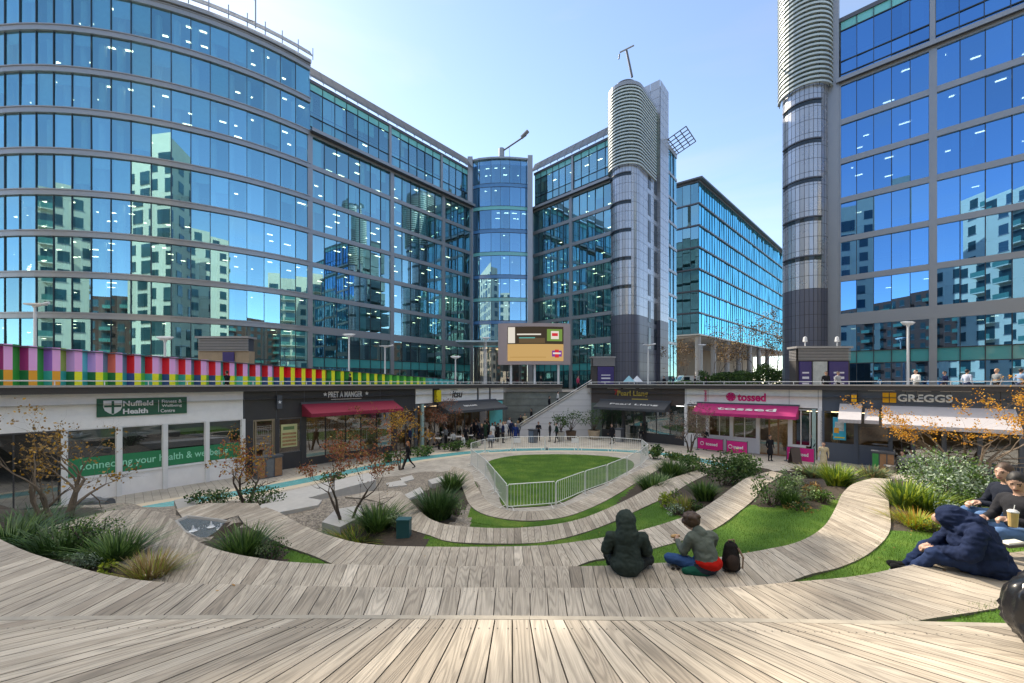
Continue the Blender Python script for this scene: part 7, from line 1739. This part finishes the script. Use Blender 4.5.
# small plaza things
mb = MB(); q = tpt(404, 537); mb.box(q.x - .16, q.x + .16, q.y - .12, q.y + .12, q.z - .1, q.z + .42, mat('teal_box', (.02, .09, .10), .5)); mb.box(q.x - .17, q.x + .17, q.y - .13, q.y + .13, q.z + .42, q.z + .45, MATS['teal_box']); o = mb.build('bollard_light', loc=tuple(q)); tag(o, 'short dark teal box light among the plants by the terrace', 'bollard light')
q = tpt(175, 528); 
def bin_(px, py, label, mats_, w=.9):
    q = gpt(px, py, 5.3); th = thing('litter_bin', label, 'litter bin', tuple(q)); d = RF.d if px > 512 else LF.d; n = Vector((d.y, -d.x)); D = Vector((d.x, d.y, 0)); Nn = Vector((n.x, n.y, 0))
    def bx(mb, a, b, o0, o1, z0, z1_, m): mb.hexa([q + D * a + Nn * o1 + Vector((0, 0, z0)), q + D * b + Nn * o1 + Vector((0, 0, z0)), q + D * b + Nn * o0 + Vector((0, 0, z0)), q + D * a + Nn * o0 + Vector((0, 0, z0)), q + D * a + Nn * o1 + Vector((0, 0, z1_)), q + D * b + Nn * o1 + Vector((0, 0, z1_)), q + D * b + Nn * o0 + Vector((0, 0, z1_)), q + D * a + Nn * o0 + Vector((0, 0, z1_))], m)
    x = -w / 2; k = len(mats_)
    for i, m in enumerate(mats_): mb = MB(); bx(mb, x + .03, x + w / k - .03, -.3, .3, .05, 1.05, m); mb.build('door', th); x += w / k
    mb = MB(); bx(mb, -w / 2, w / 2, -.28, .28, 0, 1.12, CHAR); bx(mb, -w / 2 - .04, w / 2 + .04, -.33, .33, 1.12, 1.2, CHAR); mb.build('casing', th)
bin_(883, 471, 'green and timber recycling bin before the bakery', [mat('bin_green', (.03, .25, .06), .5), TIMBER, TIMBER], 1.0)
bin_(268, 477, 'timber fronted litter bin before the sandwich shop', [TIMBER, MATS['cloth_160_170_180'] if 'cloth_160_170_180' in MATS else CHAR, TIMBER], 1.3)
bin_(533, 442.5, 'blue grey litter bin at the white stair wall', [mat('bin_blue', (.12, .17, .24), .5)], .6)
bin_(619.5, 441.5, 'silver litter bin by the restaurant door', [mat('bin_silver', (.35, .35, .36), .4, metal=.5)], .6)
# pink windbreaks
def windbreak(px0, py0, px1, py1, label):
    a, b = gpt(px0, py0, 5.3), gpt(px1, py1, 5.3); fr = Frame((a.x, a.y), Vector((b.x - a.x, b.y - a.y))); L = (b - a).length; th = thing('windbreak', label, 'windbreak', tuple((a + b) / 2), 'pink canvas windbreaks of the salad shop')
    mb = MB(); fr.box(mb, .06, L - .06, -.01, .01, .12, .98, mat('pink_canvas', (.62, .01, .20), .7, var=.05)); cv = mb.build('canvas', th); t = MB(); add_text(t, fr.mat4(L * .56, .011, .56), 'tossed', WHITE, width=L * .44, height=.24, depth=.0, bold=.03)
    t.tube([fr.mat4(L * .2, .012, .56) @ Vector((math.cos(q) * .13, math.sin(q) * .13, 0)) for q in np.linspace(0, 6.283, 15)], .022, WHITE, 5); t.build('lettering', cv)
    for u in (.03, L - .03): mb = MB(); mb.lathe(fr.p(u, 0, 0), [(.16, 0), (.16, .03), (.025, .04), (.025, 1.02), (.035, 1.05)], CHAR, 8); mb.build('post', th)
    mb = MB(); mb.tube([fr.p(0, 0, 1.0), fr.p(L, 0, 1.0)], .018, CHAR, 6); mb.build('top_rail', th)
windbreak(697, 449.5, 723.5, 453, 'leftmost pink windbreak before the salad shop'); windbreak(726, 453.5, 748, 456, 'pink windbreak before the salad shop, just left of its door'); windbreak(786, 461, 815, 464.5, 'pink windbreak right of the salad shop door')
# pavement sign by the door
q = gpt(795, 463.5, 5.3); th = thing('pavement_sign', 'dark folding pavement sign by the pink windbreak right of the door', 'sign', tuple(q)); 
for s in (-1, 1): mb = MB(); mb.hexa([(q.x - .3, q.y + s * .25 - .015, 0), (q.x + .3, q.y + s * .25 - .015, 0), (q.x + .3, q.y + s * .25 + .015, 0), (q.x - .3, q.y + s * .25 + .015, 0), (q.x - .3, q.y - .015, 1.05), (q.x + .3, q.y - .015, 1.05), (q.x + .3, q.y + .015, 1.05), (q.x - .3, q.y + .015, 1.05)], MATS['dark_brown_fascia']); mb.build('board', th)
# tables and chairs outside
def table(px, py, label):
    q = gpt(px, py, 5.3); th = thing('cafe_table', label, 'table', tuple(q), 'tables outside the sushi shop'); mb = MB(); mb.box(q.x - .45, q.x + .45, q.y - .35, q.y + .35, .71, .75, OFFW); mb.build('table_top', th); mb = MB(); mb.lathe(tuple(q), [(.25, 0), (.25, .02), (.03, .04), (.03, .71)], CHAR, 8); mb.build('leg', th)
def chair(px, py, rz, label):
    q = gpt(px, py, 5.3); th = thing('cafe_chair', label, 'chair', tuple(q), 'chairs outside the sushi shop', rz); ORG[th.name] = Vector(); m = mat('chair_grey', (.22, .22, .23), .5)
    mb = MB(); mb.box(-.2, .2, -.2, .2, .43, .46, m); mb.build('seat', th, local=True); mb = MB(); mb.box(-.2, .2, -.2, -.17, .5, .85, m); mb.build('backrest', th, local=True)
    for a in (-.18, .18):
        for b in (-.18, .18): mb = MB(); mb.tube([(a, b, 0), (a, b, .44)], .014, MET, 5); mb.build('leg', th, local=True)
for i, (px, py) in enumerate(((436, 447), (447, 446), (457, 445), (468, 443.5))): table(px, py, 'pale outdoor table before the sushi shop, %s from the left' % words[i]); chair(px - 5, py + .8, 1.2, 'grey chair left of the %s pale table before the sushi shop' % words[i]); chair(px + 5, py - .6, -1.3, 'grey chair right of the %s pale table before the sushi shop' % words[i])
# bench for the two people before the bakery
q = gpt(907, 473, 5.3); th = thing('bench', 'low stone bench before the bakery carrying two seated people', 'bench', tuple(q)); mb = MB(); mb.box(q.x - 1.1, q.x + 1.1, q.y - .1, q.y + .5, .36, .46, STN); mb.build('seat', th); 
for s in (-.8, .8): mb = MB(); mb.box(q.x + s - .15, q.x + s + .15, q.y, q.y + .4, 0, .36, STN); mb.build('support', th)
# railing before the bakery on the right
a, b = gpt(956, 479, 5.3), gpt(1060, 486, 5.3); fr = Frame((a.x, a.y), Vector((b.x - a.x, b.y - a.y))); L = (b - a).length; th = thing('railing', 'steel handrail with thin bars before the bakery, behind the orange tree', 'railing', tuple(a)); mb = MB(); RAILM = mat('bronze_rail', (.35, .28, .20), .5, metal=.3)
for z in (1.05, .85, .15): mb.tube([fr.p(0, 0, z), fr.p(L, 0, z)], .02, RAILM, 6)
mb.build('rails', th); mb = MB(); u = 0
while u < L: mb.tube([fr.p(u, 0, .15), fr.p(u, 0, .85)], .009, RAILM, 4); u += .14
mb.build('bars', th); mb = MB(); u = 0
while u < L: mb.tube([fr.p(u, 0, 0), fr.p(u, 0, 1.05)], .024, RAILM, 6); u += 1.4
mb.build('posts', th)
# dark metal spotlight drum on the left
mb = MB(); q = gpt(96, 507, 4.4); mb.tube([(q.x - .5, q.y, q.z + .12), (q.x + .5, q.y, q.z + .12)], .2, mat('grey_canvas', (.10, .11, .12), .7, var=.3, scale=5), 12); mb.lathe((q.x, q.y, q.z + .25), [(.2, 0), (.12, .08), (.02, .12)], MATS['grey_canvas'], 10); o = mb.build('equipment_bag', loc=tuple(q)); tag(o, 'long dark grey bag lying beside the timber end at the far left', 'bag')
# wicker style umbrella tops seen over the deck rail
for px, c, lb in ((629, (.20, .42, .52), 'pale blue parasol on the deck left of the white one'), (637, (.55, .60, .68), 'off-white parasol on the deck beside the silver tower')):
    y = 46.0 if px == 629 else 47; x = xp(px, y); th = thing('parasol', lb, 'parasol', (x, y, ZD)); mb = MB(); mb.lathe((x, y, ZD + 1.05), [(.75, 0), (.4, .35), (.03, .75)], mat('parasol_%d' % px, c, .7), 8); mb.build('canopy', th); mb = MB(); mb.tube([(x, y, ZD), (x, y, ZD + 1.6)], .03, MET, 6); mb.build('pole', th)
# warning boards in the oval's dirt strip, drain discs in the channel
q = gpt(547, 449.5, 5.3); mb = MB(); mb.lathe((q.x, q.y, .01), [(.14, 0), (.14, .1), (.1, .16), (.02, .18)], CHAR, 10); o = mb.build('floor_light', loc=tuple(q)); tag(o, 'small dark dome light in the channel behind the far barriers', 'floor light')

# fallen leaves blown over boards, lawns and gravel
random.seed(99); mb = MB(); n = 0
def deck_z(x, y):
    best = None
    for k, prs in DENSE.items():
        for (a0, b0), (a1, b1) in zip(prs[::3], prs[3::3]):
            if in_poly(x, y, [(a0.x, a0.y), (a1.x, a1.y), (b1.x, b1.y), (b0.x, b0.y)]): best = max(best or -9, a0.z)
    return best
LEAFM = [rnd_mat('fallen_leaf', (.16, .07, .02), (.50, .28, .07), .7, .1)]
for _ in range(420):
    y = 4.2 + random.random() ** 1.5 * 13; x = (random.random() * 2 - 1) * y * 1.25; z = deck_z(x, y)
    if z is None: z = max(ht(x, y), 0) + .015
    elif random.random() < .93: continue
    leafquad_p = Vector((x, y, z + .008)); a = random.random() * 6.28; s = random.uniform(.012, .028); d = Vector((math.cos(a), math.sin(a), random.uniform(-.2, .3))) * s; e = Vector((-math.sin(a), math.cos(a), random.uniform(-.2, .3))) * s * .6
    mb.face([leafquad_p - d, leafquad_p + e, leafquad_p + d, leafquad_p - e], LEAFM[0])
o = mb.build('fallen_leaves', kind='stuff'); o['label'] = 'small brown fallen leaves scattered over the terraces'; o['category'] = 'leaves'

bpy.data.scenes.remove(TMP)
